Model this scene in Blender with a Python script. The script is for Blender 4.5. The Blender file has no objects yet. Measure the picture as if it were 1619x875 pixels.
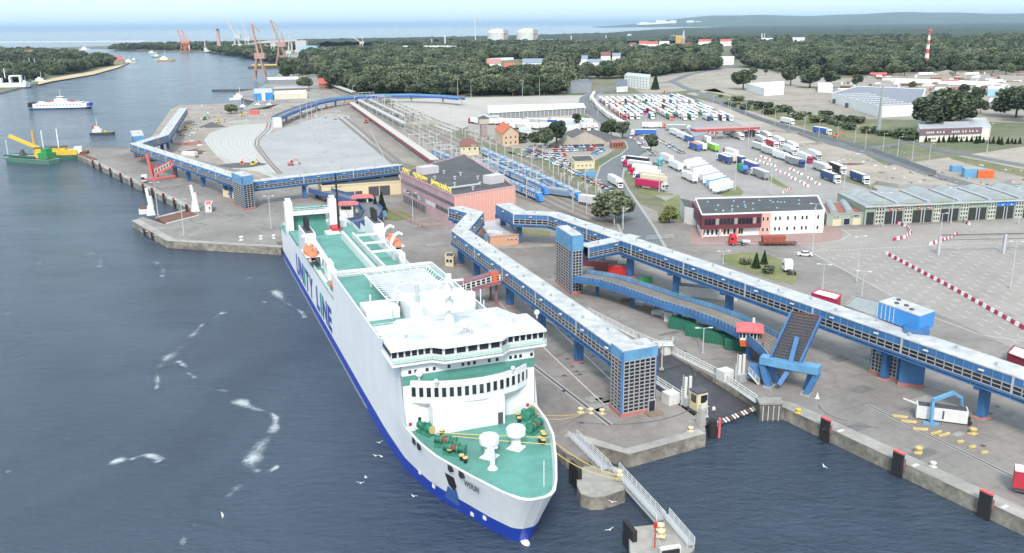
import bpy, bmesh, math, random
import numpy as np
from mathutils import Vector, Matrix
from mathutils.geometry import tessellate_polygon
random.seed(7); rng = np.random.default_rng(7)
S = bpy.context.scene; C = S.collection; PI = math.pi; rad = math.radians

# ---------------------------------------------------------------- camera
F, H = 1415.0, 73.0                      # focal length in photo pixels, height above the water
PITCH = math.atan(398 / F); ROLL = rad(0.62)
fw = Vector((0, math.cos(PITCH), -math.sin(PITCH))); u0 = Vector((0, math.sin(PITCH), math.cos(PITCH))); r0 = Vector((1, 0, 0))
rt = math.cos(ROLL) * r0 - math.sin(ROLL) * u0; up = math.sin(ROLL) * r0 + math.cos(ROLL) * u0
cam = bpy.data.cameras.new('camera'); camo = bpy.data.objects.new('camera', cam); C.objects.link(camo)
m = Matrix((rt, up, -fw)).transposed().to_4x4(); m.translation = (0, 0, H); camo.matrix_world = m
cam.sensor_fit = 'HORIZONTAL'; cam.sensor_width = 36; cam.lens = 36 * F / 1619; cam.clip_start = 1; cam.clip_end = 200000
S.camera = camo
Z = 2.5                                   # quay level
def at(x, y, z=Z):                        # point of the world at height z seen at pixel x, y of the photograph
    d = fw * F + rt * (x - 809.5) - up * (y - 437.5)
    t = (z - H) / d.z
    return Vector((d.x * t, d.y * t, z))
# ---------------------------------------------------------------- world and sun
w = bpy.data.worlds.new('World'); S.world = w; w.use_nodes = True; nt = w.node_tree
bg = nt.nodes['Background']; sky = nt.nodes.new('ShaderNodeTexSky'); sky.sky_type = 'NISHITA'; sky.sun_disc = False
SUN_EL, SUN_AZ = rad(44), rad(183)        # azimuth clockwise from +Y: behind and right of the camera
sky.sun_elevation = SUN_EL; sky.sun_rotation = SUN_AZ; sky.air_density = 1.0; sky.dust_density = 3.0; sky.ozone_density = 1.0
mx = nt.nodes.new('ShaderNodeMix'); mx.data_type = 'RGBA'; mx.inputs[0].default_value = 0.66
mx.inputs[7].default_value = (6.3, 7.9, 8.8, 1)   # a thin bright veil of cloud
nt.links.new(sky.outputs[0], mx.inputs[6]); nt.links.new(mx.outputs[2], bg.inputs[0]); bg.inputs[1].default_value = 0.115
sd = bpy.data.lights.new('sun', 'SUN'); sd.energy = 2.1; sd.angle = rad(14); sd.color = (1, .95, .88)
so = bpy.data.objects.new('sun', sd); C.objects.link(so)
so.rotation_euler = Vector((-math.sin(SUN_AZ) * math.cos(SUN_EL), -math.cos(SUN_AZ) * math.cos(SUN_EL), -math.sin(SUN_EL))).to_track_quat('-Z', 'Y').to_euler()
S.view_settings.view_transform = 'Standard'; S.view_settings.look = 'None'; S.view_settings.gamma = 1
S.view_settings.exposure = .84; S.view_settings.use_curve_mapping = False
S.cycles.max_bounces = 5; S.cycles.diffuse_bounces = 2; S.cycles.glossy_bounces = 2; S.cycles.transmission_bounces = 2
S.cycles.volume_bounces = 0; S.cycles.transparent_max_bounces = 12; S.cycles.use_denoising = True
S.cycles.use_adaptive_sampling = True; S.cycles.caustics_reflective = False; S.cycles.caustics_refractive = False

# ---------------------------------------------------------------- materials
MAT = {}
def mat(name, col, rough=.75, var=.12, scale=1.5, metal=0, bump=0, big=0, bscale=.03, col2=None, objcol=False, alpha=None, spec=None, slab=0, streak=0):
    if name in MAT: return MAT[name]
    m = bpy.data.materials.new(name); m.use_nodes = True; t = m.node_tree; N = t.nodes; L = t.links
    b = N['Principled BSDF']; b.inputs['Roughness'].default_value = rough; b.inputs['Metallic'].default_value = metal
    if spec is not None: b.inputs['Specular IOR Level'].default_value = spec
    tc = N.new('ShaderNodeTexCoord')
    c = tuple(col) + (1,)
    if objcol:
        oi = N.new('ShaderNodeObjectInfo'); src = oi.outputs['Color']
    else:
        rgb = N.new('ShaderNodeRGB'); rgb.outputs[0].default_value = c; src = rgb.outputs[0]
    if big or col2:
        n2 = N.new('ShaderNodeTexNoise'); n2.inputs['Scale'].default_value = bscale; n2.inputs['Detail'].default_value = 6; n2.inputs['Roughness'].default_value = .65
        L.new(tc.outputs['Object'], n2.inputs['Vector'])
        rp = N.new('ShaderNodeMapRange'); rp.inputs[1].default_value = .38; rp.inputs[2].default_value = .62; L.new(n2.outputs[0], rp.inputs[0])
        mm = N.new('ShaderNodeMix'); mm.data_type = 'RGBA'; L.new(rp.outputs[0], mm.inputs[0]); L.new(src, mm.inputs[6])
        if col2: mm.inputs[7].default_value = tuple(col2) + (1,)
        else:
            k = 1 - big; mm.inputs[7].default_value = tuple(v * k for v in col) + (1,)
        src = mm.outputs[2]
    if var:
        n = N.new('ShaderNodeTexNoise'); n.inputs['Scale'].default_value = scale; n.inputs['Detail'].default_value = 5; n.inputs['Roughness'].default_value = .7
        L.new(tc.outputs['Object'], n.inputs['Vector'])
        r = N.new('ShaderNodeMapRange'); r.inputs[1].default_value = .3; r.inputs[2].default_value = .7; r.inputs[3].default_value = 1 - var; r.inputs[4].default_value = 1 + var * .6
        L.new(n.outputs[0], r.inputs[0])
        v = N.new('ShaderNodeVectorMath'); v.operation = 'SCALE'; L.new(src, v.inputs[0]); L.new(r.outputs[0], v.inputs['Scale'])
        src = v.outputs[0]
        if bump:
            bp = N.new('ShaderNodeBump'); bp.inputs['Strength'].default_value = bump; L.new(n.outputs[0], bp.inputs['Height']); L.new(bp.outputs[0], b.inputs['Normal'])
    if streak:                                        # dirt and rust running down
        m4 = N.new('ShaderNodeMapping'); m4.inputs['Scale'].default_value = (1, 1, .07); L.new(tc.outputs['Object'], m4.inputs[0]); n4 = N.new('ShaderNodeTexNoise'); n4.inputs['Scale'].default_value = 1.3; n4.inputs['Detail'].default_value = 6; n4.inputs['Roughness'].default_value = .7; L.new(m4.outputs[0], n4.inputs['Vector'])
        r4 = N.new('ShaderNodeMapRange'); r4.inputs[1].default_value = .55; r4.inputs[2].default_value = .78; r4.inputs[4].default_value = streak; L.new(n4.outputs[0], r4.inputs[0]); x4 = N.new('ShaderNodeMix'); x4.data_type = 'RGBA'; x4.inputs[7].default_value = (.22, .16, .12, 1); L.new(r4.outputs[0], x4.inputs[0]); L.new(src, x4.inputs[6]); src = x4.outputs[2]
    if slab:                                          # worn patches, stains, tyre tracks and slab joints
        br = N.new('ShaderNodeTexBrick'); br.inputs['Scale'].default_value = 1; br.inputs['Brick Width'].default_value = slab; br.inputs['Row Height'].default_value = slab * .6; br.inputs['Mortar Size'].default_value = .09; br.inputs['Color1'].default_value = (1, 1, 1, 1); br.inputs['Color2'].default_value = (.93, .93, .93, 1); br.inputs['Mortar'].default_value = (.78, .78, .78, 1)
        mp = N.new('ShaderNodeMapping'); mp.inputs['Rotation'].default_value = (0, 0, rad(-28)); L.new(tc.outputs['Object'], mp.inputs[0]); L.new(mp.outputs[0], br.inputs['Vector'])
        st = N.new('ShaderNodeTexNoise'); st.inputs['Scale'].default_value = .16; st.inputs['Detail'].default_value = 9; st.inputs['Roughness'].default_value = .72; st.inputs['Distortion'].default_value = 1.2; m3 = N.new('ShaderNodeMapping'); m3.inputs['Scale'].default_value = (1, .45, 1); m3.inputs['Rotation'].default_value = (0, 0, rad(20)); L.new(tc.outputs['Object'], m3.inputs[0]); L.new(m3.outputs[0], st.inputs['Vector'])
        sr = N.new('ShaderNodeMapRange'); sr.inputs[1].default_value = .56; sr.inputs[2].default_value = .72; sr.inputs[3].default_value = 1; sr.inputs[4].default_value = .74; L.new(st.outputs[0], sr.inputs[0])
        v2 = N.new('ShaderNodeVectorMath'); v2.operation = 'MULTIPLY'; L.new(src, v2.inputs[0]); L.new(br.outputs[0], v2.inputs[1]); v3 = N.new('ShaderNodeVectorMath'); v3.operation = 'SCALE'; L.new(v2.outputs[0], v3.inputs[0]); L.new(sr.outputs[0], v3.inputs['Scale']); src = v3.outputs[0]
    L.new(src, b.inputs['Base Color'])
    if alpha is not None: b.inputs['Alpha'].default_value = alpha
    MAT[name] = m; return m
white = mat('white_paint', (.80, .80, .79), .45, .05, .8, big=.06, bscale=.15)
ship_white = mat('ship_white', (.72, .73, .74), .4, .06, .25, big=.08, bscale=.12)
offwhite = mat('weathered_white', (.60, .60, .58), .7, .15, .8, streak=.4)
roofwhite = mat('roof_membrane', (.51, .505, .505), .6, .2, .5, big=.25, bscale=.3)
cream = mat('cream_paint', (.62, .52, .34), .7, .1)
blue = mat('blue_paint', (.055, .165, .37), .5, .15, .6, big=.22, bscale=.2, streak=.35)
ltblue = mat('light_blue_paint', (.13, .32, .53), .5, .15, .6, big=.2, bscale=.2, streak=.2)
navy = mat('ship_blue', (.02, .06, .42), .4, .08, .4)
grey = mat('grey_metal', (.34, .35, .37), .5, .12)
midgrey = mat('grey_steel', (.42, .43, .45), .5, .08)
dkgrey = mat('dark_grey', (.07, .07, .08), .7, .2)
black = mat('black_rubber', (.018, .018, .02), .8, .3, 1)
glass = mat('dark_glass', (.02, .025, .035), .12, .3, .4, spec=.7)
concrete = mat('concrete', (.36, .34, .31), .9, .22, .5, bump=.3, big=.25, bscale=.1)
quaycon = mat('quay_wall_concrete', (.30, .275, .235), .9, .45, .7, bump=.5, big=.5, bscale=.25, streak=.8)
red = mat('red_paint', (.50, .03, .03), .5, .15); orange = mat('orange_paint', (.70, .13, .04), .5, .15)
pinkred = mat('faded_red_paint', (.60, .12, .12), .6, .2); maroon = mat('maroon_cladding', (.13, .03, .045), .5, .15)
dkred = mat('dusty_purple_paint', (.25, .12, .14), .6, .25)
pink = mat('salmon_cladding', (.66, .35, .30), .6, .08); mauve = mat('mauve_cladding', (.50, .33, .36), .65, .12, .4, big=.2, bscale=.08, streak=.35)
green = mat('green_paint', (.03, .25, .08), .6, .2); dkgreen = mat('dark_green_paint', (.02, .13, .085), .6, .2)
yellow = mat('yellow_paint', (.62, .44, .05), .6, .15); brass = mat('faded_yellow', (.55, .42, .18), .8, .25)
brick = mat('red_brick', (.30, .11, .08), .85, .25, 3); terracotta = mat('terracotta_tiles', (.50, .13, .06), .8, .3, 2, bump=.4)
roofdark = mat('roofing_felt', (.085, .085, .09), .85, .3, .3, big=.3, bscale=.15)
deck = mat('green_deck', (.105, .30, .25), .55, .12, .5, big=.25, bscale=.16, col2=None)
wood = mat('weathered_timber', (.22, .17, .12), .9, .3, 2); rust = mat('rusty_steel', (.16, .07, .045), .9, .4, 1)
gravel = mat('grey_gravel', (.30, .27, .24), .95, .4, 1.5, bump=.6); darkgravel = mat('dark_gravel', (.10, .10, .105), .95, .4, 1.5, bump=.6)
steelroof = mat('metal_roof', (.32, .335, .335), .5, .15, .3, big=.2, bscale=.12)
palegreen = mat('pale_green_cladding', (.30, .345, .29), .6, .1, streak=.4); bluetrain = mat('train_blue', (.03, .18, .55), .35, .1)
paint = mat('body_paint', (.8, .8, .8), .4, .05, objcol=True); tarp = mat('tarpaulin', (.8, .8, .8), .55, .1, 1, objcol=True)
barkm = mat('bark', (.10, .08, .06), .9, .3, 3)

# ---------------------------------------------------------------- mesh builder
class MB:
    def __init__(s): s.v = []; s.f = []; s.mi = []; s.mats = []
    def m(s, mt):
        if mt not in s.mats: s.mats.append(mt)
        return s.mats.index(mt)
    def add(s, vs, fs, mt):
        k = len(s.v); i = s.m(mt); s.v += [tuple(p) for p in vs]
        for f in fs: s.f.append(tuple(k + a for a in f)); s.mi.append(i)
        return s
    def quad(s, a, b, c, d, mt): return s.add([a, b, c, d], [(0, 1, 2, 3)], mt)
    def box(s, c, d, mt, rz=0, top=None):           # c centre of the base, d = size; top = (sx, sy) taper
        x, y, z = c; a, b, h = d[0] / 2, d[1] / 2, d[2]; ta, tb = (a, b) if top is None else (top[0] / 2, top[1] / 2)
        co, si = math.cos(rz), math.sin(rz); vs = []
        for zz, p, q in ((z, a, b), (z + h, ta, tb)):
            for sx, sy in ((-1, -1), (1, -1), (1, 1), (-1, 1)):
                X, Y = sx * p, sy * q; vs.append((x + X * co - Y * si, y + X * si + Y * co, zz))
        return s.add(vs, [(3, 2, 1, 0), (4, 5, 6, 7), (0, 1, 5, 4), (1, 2, 6, 5), (2, 3, 7, 6), (3, 0, 4, 7)], mt)
    def prism(s, poly, z0, z1, mt, side=None, bottom=True):
        p = [Vector((q[0], q[1], 0)) for q in poly]; n = len(p)
        if sum(p[i].x * p[(i + 1) % n].y - p[(i + 1) % n].x * p[i].y for i in range(n)) < 0: p.reverse()
        f0 = z0 if callable(z0) else (lambda q: z0); f1 = z1 if callable(z1) else (lambda q: z1)
        tr = tessellate_polygon([p]); vs = [(q.x, q.y, f1(q)) for q in p]; A, B, Cc = None, None, None
        tt = []
        for a, b, c in tr:
            e = (p[b] - p[a]).cross(p[c] - p[a]).z
            tt.append((a, b, c) if e > 0 else (c, b, a))
        s.add(vs, tt, mt)
        if z0 is not None:
            vb = [(q.x, q.y, f0(q)) for q in p]
            if bottom: s.add(vb, [t[::-1] for t in tt], side or mt)
            s.add(vb + vs, [(i, (i + 1) % n, n + (i + 1) % n, n + i) for i in range(n)], side or mt)
        return s
    def beam(s, p, q, wd, ht, mt, upv=(0, 0, 1)):      # rectangular bar between two points
        p, q = Vector(p), Vector(q); d = (q - p)
        if d.length < 1e-6: return s
        d.normalize(); sd = d.cross(Vector(upv))
        if sd.length < 1e-4: sd = d.cross(Vector((1, 0, 0)))
        sd.normalize(); u = sd.cross(d); vs = []
        for e in (p, q):
            for a, b in ((-1, -1), (1, -1), (1, 1), (-1, 1)): vs.append(e + sd * a * wd / 2 + u * b * ht / 2)
        return s.add(vs, [(0, 1, 2, 3), (7, 6, 5, 4), (0, 4, 5, 1), (1, 5, 6, 2), (2, 6, 7, 3), (3, 7, 4, 0)], mt)
    def tube(s, p, q, r, mt, n=8, r2=None):
        p, q = Vector(p), Vector(q); d = (q - p).normalized(); a = d.cross(Vector((0, 0, 1)))
        if a.length < 1e-3: a = Vector((1, 0, 0))
        a.normalize(); b = d.cross(a); r2 = r if r2 is None else r2; vs = []
        for e, rr in ((p, r), (q, r2)):
            for i in range(n): t = 2 * PI * i / n; vs.append(e + (a * math.cos(t) + b * math.sin(t)) * rr)
        return s.add(vs, [(i, (i + 1) % n, n + (i + 1) % n, n + i) for i in range(n)] + [tuple(range(n))[::-1], tuple(range(n, 2 * n))], mt)
    def lathe(s, c, prof, mt, n=16):                   # prof: (r, z) from bottom up
        x, y, z = c; vs = []
        for r, h in prof:
            for i in range(n): t = 2 * PI * i / n; vs.append((x + r * math.cos(t), y + r * math.sin(t), z + h))
        fs = [(j * n + i, j * n + (i + 1) % n, (j + 1) * n + (i + 1) % n, (j + 1) * n + i) for j in range(len(prof) - 1) for i in range(n)]
        fs += [tuple(range(n))[::-1], tuple(range((len(prof) - 1) * n, len(prof) * n))]
        return s.add(vs, fs, mt)
    def ball(s, c, r, mt, n=10, k=6):
        rx, ry, rz = r if isinstance(r, tuple) else (r, r, r); vs = []; fs = []
        for j in range(k + 1):
            a = -PI / 2 + PI * j / k
            for i in range(n): t = 2 * PI * i / n; vs.append((c[0] + rx * math.cos(a) * math.cos(t), c[1] + ry * math.cos(a) * math.sin(t), c[2] + rz * math.sin(a)))
        for j in range(k):
            for i in range(n): fs.append((j * n + i, j * n + (i + 1) % n, (j + 1) * n + (i + 1) % n, (j + 1) * n + i))
        return s.add(vs, fs, mt)
    def loft(s, rings, mt, closed=False, caps=False):
        n = len(rings[0]); vs = [p for r in rings for p in r]; fs = []
        for j in range(len(rings) - 1):
            for i in range(n if closed else n - 1):
                fs.append((j * n + i, j * n + (i + 1) % n, (j + 1) * n + (i + 1) % n, (j + 1) * n + i))
        if caps: fs += [tuple(range(n))[::-1], tuple(range((len(rings) - 1) * n, len(rings) * n))]
        return s.add(vs, fs, mt)
    def mesh(s, name):
        me = bpy.data.meshes.new(name); me.from_pydata(s.v, [], s.f)
        for q in s.mats: me.materials.append(q)
        me.polygons.foreach_set('material_index', s.mi); me.update(); return me
    def build(s, name, parent=None, smooth=False, **kw):
        me = s.mesh(name)
        if smooth: me.polygons.foreach_set('use_smooth', [True] * len(me.polygons))
        o = bpy.data.objects.new(name, me); C.objects.link(o); o.parent = parent
        if kw: tag(o, **kw)
        return o
def tag(o, label=None, cat=None, group=None, kind=None):
    if label: o['label'] = label
    if cat: o['category'] = cat
    if group: o['group'] = group
    if kind: o['kind'] = kind
    return o
def thing(name, label, cat, loc=(0, 0, 0), rz=0, group=None):
    o = bpy.data.objects.new(name, None); C.objects.link(o); o.empty_display_size = .1
    o.location = loc; o.rotation_euler = (0, 0, rz); return tag(o, label, cat, group)
def copy_tree(o, parent=None, color=None):
    c = o.copy(); C.objects.link(c); c.parent = parent
    if color is not None and o.type == 'MESH': c.color = tuple(color) + (1,) if len(color) == 3 else color
    for ch in list(o.children): copy_tree(ch, c, color)
    return c
def place(proto, used, loc, rz, label, color=None, scale=None, group=None):
    o = proto if not used else copy_tree(proto)
    o.location = loc; o.rotation_euler = (0, 0, rz); o['label'] = label
    if group: o['group'] = group
    if scale: o.scale = scale if isinstance(scale, tuple) else (scale,) * 3
    return o
def structure(name, mb, **kw):
    o = mb.build(name, **kw); o['kind'] = 'structure'; return o
def P(pts, z=Z): return [at(x, y, z) for x, y in pts]
def sheet(name, pts, z, mt, kind='structure'):        # flat sheet whose outline was read off the photograph, z = height
    mb = MB(); mb.prism([p for p in P(pts, z)], None, z, mt); o = mb.build(name); o['kind'] = kind; return o
def strip(pts, wd):                                   # polyline -> polygon of width wd
    L = []; R = []
    for i, p in enumerate(pts):
        a = pts[max(0, i - 1)]; b = pts[min(len(pts) - 1, i + 1)]; d = Vector((b[0] - a[0], b[1] - a[1])).normalized()
        L.append((p[0] - d.y * wd / 2, p[1] + d.x * wd / 2)); R.append((p[0] + d.y * wd / 2, p[1] - d.x * wd / 2))
    return L, R
def road(mb, pts, wd, z, mt):
    L, R = strip(pts, wd); vs = [(p[0], p[1], z) for p in L] + [(p[0], p[1], z) for p in R]; n = len(L)
    mb.add(vs, [(n + i, n + i + 1, i + 1, i) for i in range(n - 1)], mt); return mb
def railing(mb, pts, h, mt, step=2.0, r=.05, rails=2):
    for a, b in zip(pts[:-1], pts[1:]):
        a, b = Vector(a), Vector(b); n = max(1, int((b - a).length / step))
        for k in range(1, rails + 1):
            zz = Vector((0, 0, h * k / rails)); mb.beam(a + zz, b + zz, r, r, mt)
        for i in range(n + 1):
            p = a.lerp(b, i / n); mb.beam(p, p + Vector((0, 0, h)), r, r, mt)
def text_mesh(txt, size, depth, mt, bold=.0, sx=1.0):
    cu = bpy.data.curves.new('lettering', 'FONT'); cu.body = txt; cu.size = size; cu.extrude = depth; cu.offset = bold; cu.resolution_u = 3
    o = bpy.data.objects.new('tmp', cu); me = bpy.data.meshes.new_from_object(o); bpy.data.objects.remove(o); bpy.data.curves.remove(cu)
    me.materials.clear(); me.materials.append(mt)
    if sx != 1: me.transform(Matrix.Diagonal((sx, 1, 1, 1)))
    return me
def put_mesh(name, me, parent, mx, **kw):
    o = bpy.data.objects.new(name, me); C.objects.link(o); o.parent = parent; o.matrix_local = mx
    if kw: tag(o, **kw)
    return o
ORD = ['first', 'second', 'third', 'fourth', 'fifth', 'sixth', 'seventh', 'eighth', 'ninth', 'tenth', 'eleventh', 'twelfth']
def nth(i):
    if i < 12: return ORD[i]
    n = i + 1; return '%d%s' % (n, 'th' if 10 < n % 100 < 14 else {1: 'st', 2: 'nd', 3: 'rd'}.get(n % 10, 'th'))
def upright(p, d):                                    # matrix: text plane standing at p, reading along d
    d = Vector((d[0], d[1], 0)).normalized(); n = Vector((d.y, -d.x, 0)); z = Vector((0, 0, 1))
    m = Matrix((d, z, n)).transposed().to_4x4(); m.translation = p; return m
# ---------------------------------------------------------------- ship frame (needed for the quay beside it)
SA = at(444, 398, 0); SB = at(599, 677, 0); sdir = (SB - SA).normalized(); snrm = Vector((-sdir.y, sdir.x, 0))
SHIP0 = SA + snrm * 11.3; SHIPRZ = math.atan2(sdir.y, sdir.x)
def shp(s, l, z=0): return SHIP0 + sdir * s + snrm * l + Vector((0, 0, z))
# ---------------------------------------------------------------- water
def water_material():
    m = bpy.data.materials.new('water'); m.use_nodes = True; t = m.node_tree; N = t.nodes; L = t.links; b = N['Principled BSDF']
    tc = N.new('ShaderNodeTexCoord'); b.inputs['Roughness'].default_value = .16; b.inputs['IOR'].default_value = 1.33
    b.inputs['Specular IOR Level'].default_value = .42
    def noise(sc, det, ro, dist=0, stretch=None):
        n = N.new('ShaderNodeTexNoise'); n.inputs['Scale'].default_value = sc; n.inputs['Detail'].default_value = det
        n.inputs['Roughness'].default_value = ro; n.inputs['Distortion'].default_value = dist
        if stretch:
            mp = N.new('ShaderNodeMapping'); mp.inputs['Scale'].default_value = stretch; mp.inputs['Rotation'].default_value = (0, 0, rad(-22))
            L.new(tc.outputs['Object'], mp.inputs[0]); L.new(mp.outputs[0], n.inputs['Vector'])
        else: L.new(tc.outputs['Object'], n.inputs['Vector'])
        return n
    big = noise(.012, 4, .6, 1.2); mp = N.new('ShaderNodeMapRange'); mp.inputs[1].default_value = .35; mp.inputs[2].default_value = .65; L.new(big.outputs[0], mp.inputs[0])
    mc = N.new('ShaderNodeMix'); mc.data_type = 'RGBA'; mc.inputs[6].default_value = (.035, .052, .080, 1); mc.inputs[7].default_value = (.053, .077, .112, 1)
    L.new(mp.outputs[0], mc.inputs[0]); L.new(mc.outputs[2], b.inputs['Base Color'])
    rr_ = N.new('ShaderNodeMapRange'); rr_.inputs[1].default_value = .35; rr_.inputs[2].default_value = .65; rr_.inputs[3].default_value = .09; rr_.inputs[4].default_value = .24; sw = noise(.02, 5, .6, 2.0, (.35, 1.6, 1)); L.new(sw.outputs[0], rr_.inputs[0]); L.new(rr_.outputs[0], b.inputs['Roughness'])
    w1 = noise(.55, 6, .66, .3, (.6, 1.35, 1)); w2 = noise(.09, 3, .55, .6, (.6, 1.3, 1)); w3 = noise(1.7, 3, .6, 0, (.6, 1.3, 1))
    a1 = N.new('ShaderNodeMath'); a1.operation = 'MULTIPLY_ADD'; a1.inputs[1].default_value = .9; L.new(w1.outputs[0], a1.inputs[0])
    a2 = N.new('ShaderNodeMath'); a2.operation = 'MULTIPLY_ADD'; a2.inputs[1].default_value = 1.1; a2.inputs[2].default_value = 0; L.new(w2.outputs[0], a2.inputs[0])
    L.new(a2.outputs[0], a1.inputs[2])
    a3 = N.new('ShaderNodeMath'); a3.operation = 'MULTIPLY_ADD'; a3.inputs[1].default_value = .18; L.new(w3.outputs[0], a3.inputs[0]); L.new(a1.outputs[0], a3.inputs[2])
    bp = N.new('ShaderNodeBump'); bp.inputs['Strength'].default_value = .8; bp.inputs['Distance'].default_value = 1.5
    L.new(a3.outputs[0], bp.inputs['Height']); L.new(bp.outputs[0], b.inputs['Normal'])
    return m
mb = MB(); mb.quad((-90000, -600, 0), (90000, -600, 0), (90000, 119000, 0), (-90000, 119000, 0), water_material()); structure('sea_water', mb)
def foam_material():
    m = bpy.data.materials.new('foam'); m.use_nodes = True; t = m.node_tree; N = t.nodes; L = t.links; b = N['Principled BSDF']
    b.inputs['Base Color'].default_value = (.62, .66, .70, 1); b.inputs['Roughness'].default_value = .9
    tc = N.new('ShaderNodeTexCoord'); n = N.new('ShaderNodeTexNoise'); n.inputs['Scale'].default_value = .32; n.inputs['Detail'].default_value = 12; n.inputs['Roughness'].default_value = .86; n.inputs['Distortion'].default_value = 2.2
    L.new(tc.outputs['Object'], n.inputs['Vector']); at_ = N.new('ShaderNodeAttribute'); at_.attribute_name = 'foam'
    # alpha = smoothstep(noise + foam - 1)
    ad = N.new('ShaderNodeMath'); ad.operation = 'ADD'; L.new(n.outputs[0], ad.inputs[0]); L.new(at_.outputs['Fac'], ad.inputs[1])
    r = N.new('ShaderNodeMapRange'); r.inputs[1].default_value = 1.0; r.inputs[2].default_value = 1.3; r.inputs[4].default_value = .62; L.new(ad.outputs[0], r.inputs[0]); L.new(r.outputs[0], b.inputs['Alpha'])
    return m
FOAM = foam_material()
def foam(pts, wd, dens=.62):
    wd *= .62; dens += .02
    p = [at(x, y, .03) for x, y in pts]
    for _ in range(3): p = [p[0]] + [w for a, b in zip(p[:-1], p[1:]) for w in (a.lerp(b, .25), a.lerp(b, .75))] + [p[-1]]
    q = p; vs = []; at_ = []; n = 9
    for i, c in enumerate(q):
        a = q[max(0, i - 1)]; b = q[min(len(q) - 1, i + 1)]; d = (b - a).normalized(); s = Vector((d.y, -d.x, 0))
        e = min(1, i / 4, (len(q) - 1 - i) / 4); off = math.sin(i * .13 + wd) * wd * .5
        for k in range(n):
            t = -1 + 2 * k / (n - 1); vs.append(c + s * (t * wd * (1.6 + .7 * math.sin(i * .16 + wd)) + off)); at_.append(dens * (1 - abs(t) ** 1.5) * (.35 + .65 * e) * (.86 + .14 * math.sin(i * .37 + wd * 3) + .1 * math.sin(i * .9 + wd)))
    mb = MB(); mb.add(vs, [(i * n + k, i * n + k + 1, (i + 1) * n + k + 1, (i + 1) * n + k) for i in range(len(q) - 1) for k in range(n - 1)], FOAM)
    o = mb.build('sea_foam', kind='stuff'); a = o.data.attributes.new('foam', 'FLOAT', 'POINT'); a.data.foreach_set('value', at_); return o
for pts, wd, dn in (
    ([(362, 492), (345, 500), (318, 510), (300, 530), (288, 548), (265, 570), (255, 585), (250, 610), (238, 620)], 2.6, .62),
    ([(278, 568), (292, 575), (290, 588), (305, 600)], 2.2, .66), ([(322, 610), (345, 616), (370, 620)], 1.6, .55),
    ([(375, 628), (400, 648), (430, 655), (428, 680), (415, 700), (402, 735), (420, 745), (443, 735)], 2.8, .72), ([(440, 630), (462, 626), (470, 610)], 3, .45),
    ([(178, 726), (205, 730), (228, 722), (252, 733)], 3.2, .74), ([(395, 760), (370, 780), (345, 792)], 2, .58), ([(330, 812), (290, 850), (288, 872)], 1.6, .55),
    ([(245, 412), (255, 425), (248, 440)], 4, .62), ([(142, 398), (155, 410), (150, 425)], 4, .6), ([(160, 424), (180, 428)], 4, .55), ([(40, 410), (55, 412), (50, 440)], 5, .5),
    ([(0, 748), (20, 742)], 2, .55), ([(95, 695), (115, 690)], 2.4, .5), ([(5, 495), (25, 497)], 3, .5), ([(435, 455), (450, 480), (470, 492), (478, 505)], 3, .68), ([(380, 445), (410, 432), (440, 425)], 3, .5),
    ([(382, 468), (400, 464)], 3, .5), ([(412, 478), (425, 475)], 3, .6), ([(440, 545), (470, 560), (480, 590)], 3, .4), ([(270, 130), (285, 136), (280, 144)], 14, .5), ([(255, 143), (262, 146)], 10, .5)):
    foam(pts, wd, dn)
# ---------------------------------------------------------------- land
sandm = mat('dry_sand', (.34, .295, .24), .95, .2, .12, big=.0, col2=(.25, .225, .185), bscale=.02, bump=.2)
landm = mat('dusty_grassland', (.19, .17, .115), .95, .3, .12, col2=(.10, .12, .055), bscale=.012)
qL = P([(1900, 953), (1619, 822), (1417, 727), (1300, 672), (1240, 645), (1198, 634), (1065, 562), (1010, 592), (1117, 670), (1117, 686), (995, 719), (932, 702), (898, 692)])
qL = [at(1900, 953), at(1619, 822), at(1240, 645), at(1199, 636), at(1046, 553), at(1000, 588), at(1114, 670), at(1116, 686), at(995, 719), at(932, 702), shp(180, 17.5)]
ship_edge = [shp(176, 15), shp(150, 13.2), shp(-1, 13.2), shp(-4, 12), shp(-4, -12.3)]
qL2 = P([(444, 392), (365, 387.6), (264, 381.5), (208, 349), (225, 343), (262, 355), (313, 341), (297, 330), (109, 239), (125, 233), (208, 233), (240, 215), (270, 172), (283, 166), (362, 163), (381, 175),
          (424, 172), (445, 163), (450, 160), (402, 160), (383, 156), (371, 146), (405, 141), (424, 130), (432, 124), (443, 112), (447, 97), (452, 85.5), (400, 83.5), (300, 81.5), (200, 79.5), (158, 76)])
back = [Vector(p + (Z,)) for p in ((-2400, 2900), (-1500, 4500), (-300, 5250), (600, 6000), (1500, 9500), (3600, 15000), (7000, 21000))]
land = [Vector((300, -100, Z)), Vector((130, -40, Z))] + qL + ship_edge + qL2 + back + [Vector((24000, 21000, Z)), Vector((24000, 3000, Z)), Vector((3000, -100, Z))]
mb = MB(); mb.prism(land, -4, Z, landm, quaycon, bottom=False); structure('ground', mb)
west = P([(-400, 245), (0, 147), (34, 138), (82, 127), (148, 116), (187, 105.5), (205, 99), (190, 95), (145, 99), (133, 98), (128, 90), (118, 84), (0, 80), (-600, 84)], 1.5)
mb = MB(); mb.prism(west, -2, 1.5, landm, sandm, bottom=False); structure('west_bank', mb)
bea = P([(60, 134), (82, 129), (148, 118), (187, 107), (204, 99.6), (187, 103), (145, 113), (82, 124), (60, 129)], 1.55)
mb = MB(); mb.prism(bea, None, 1.55, mat('beach_sand', (.50, .38, .24), .95, .15)); structure('beach', mb)
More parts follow.
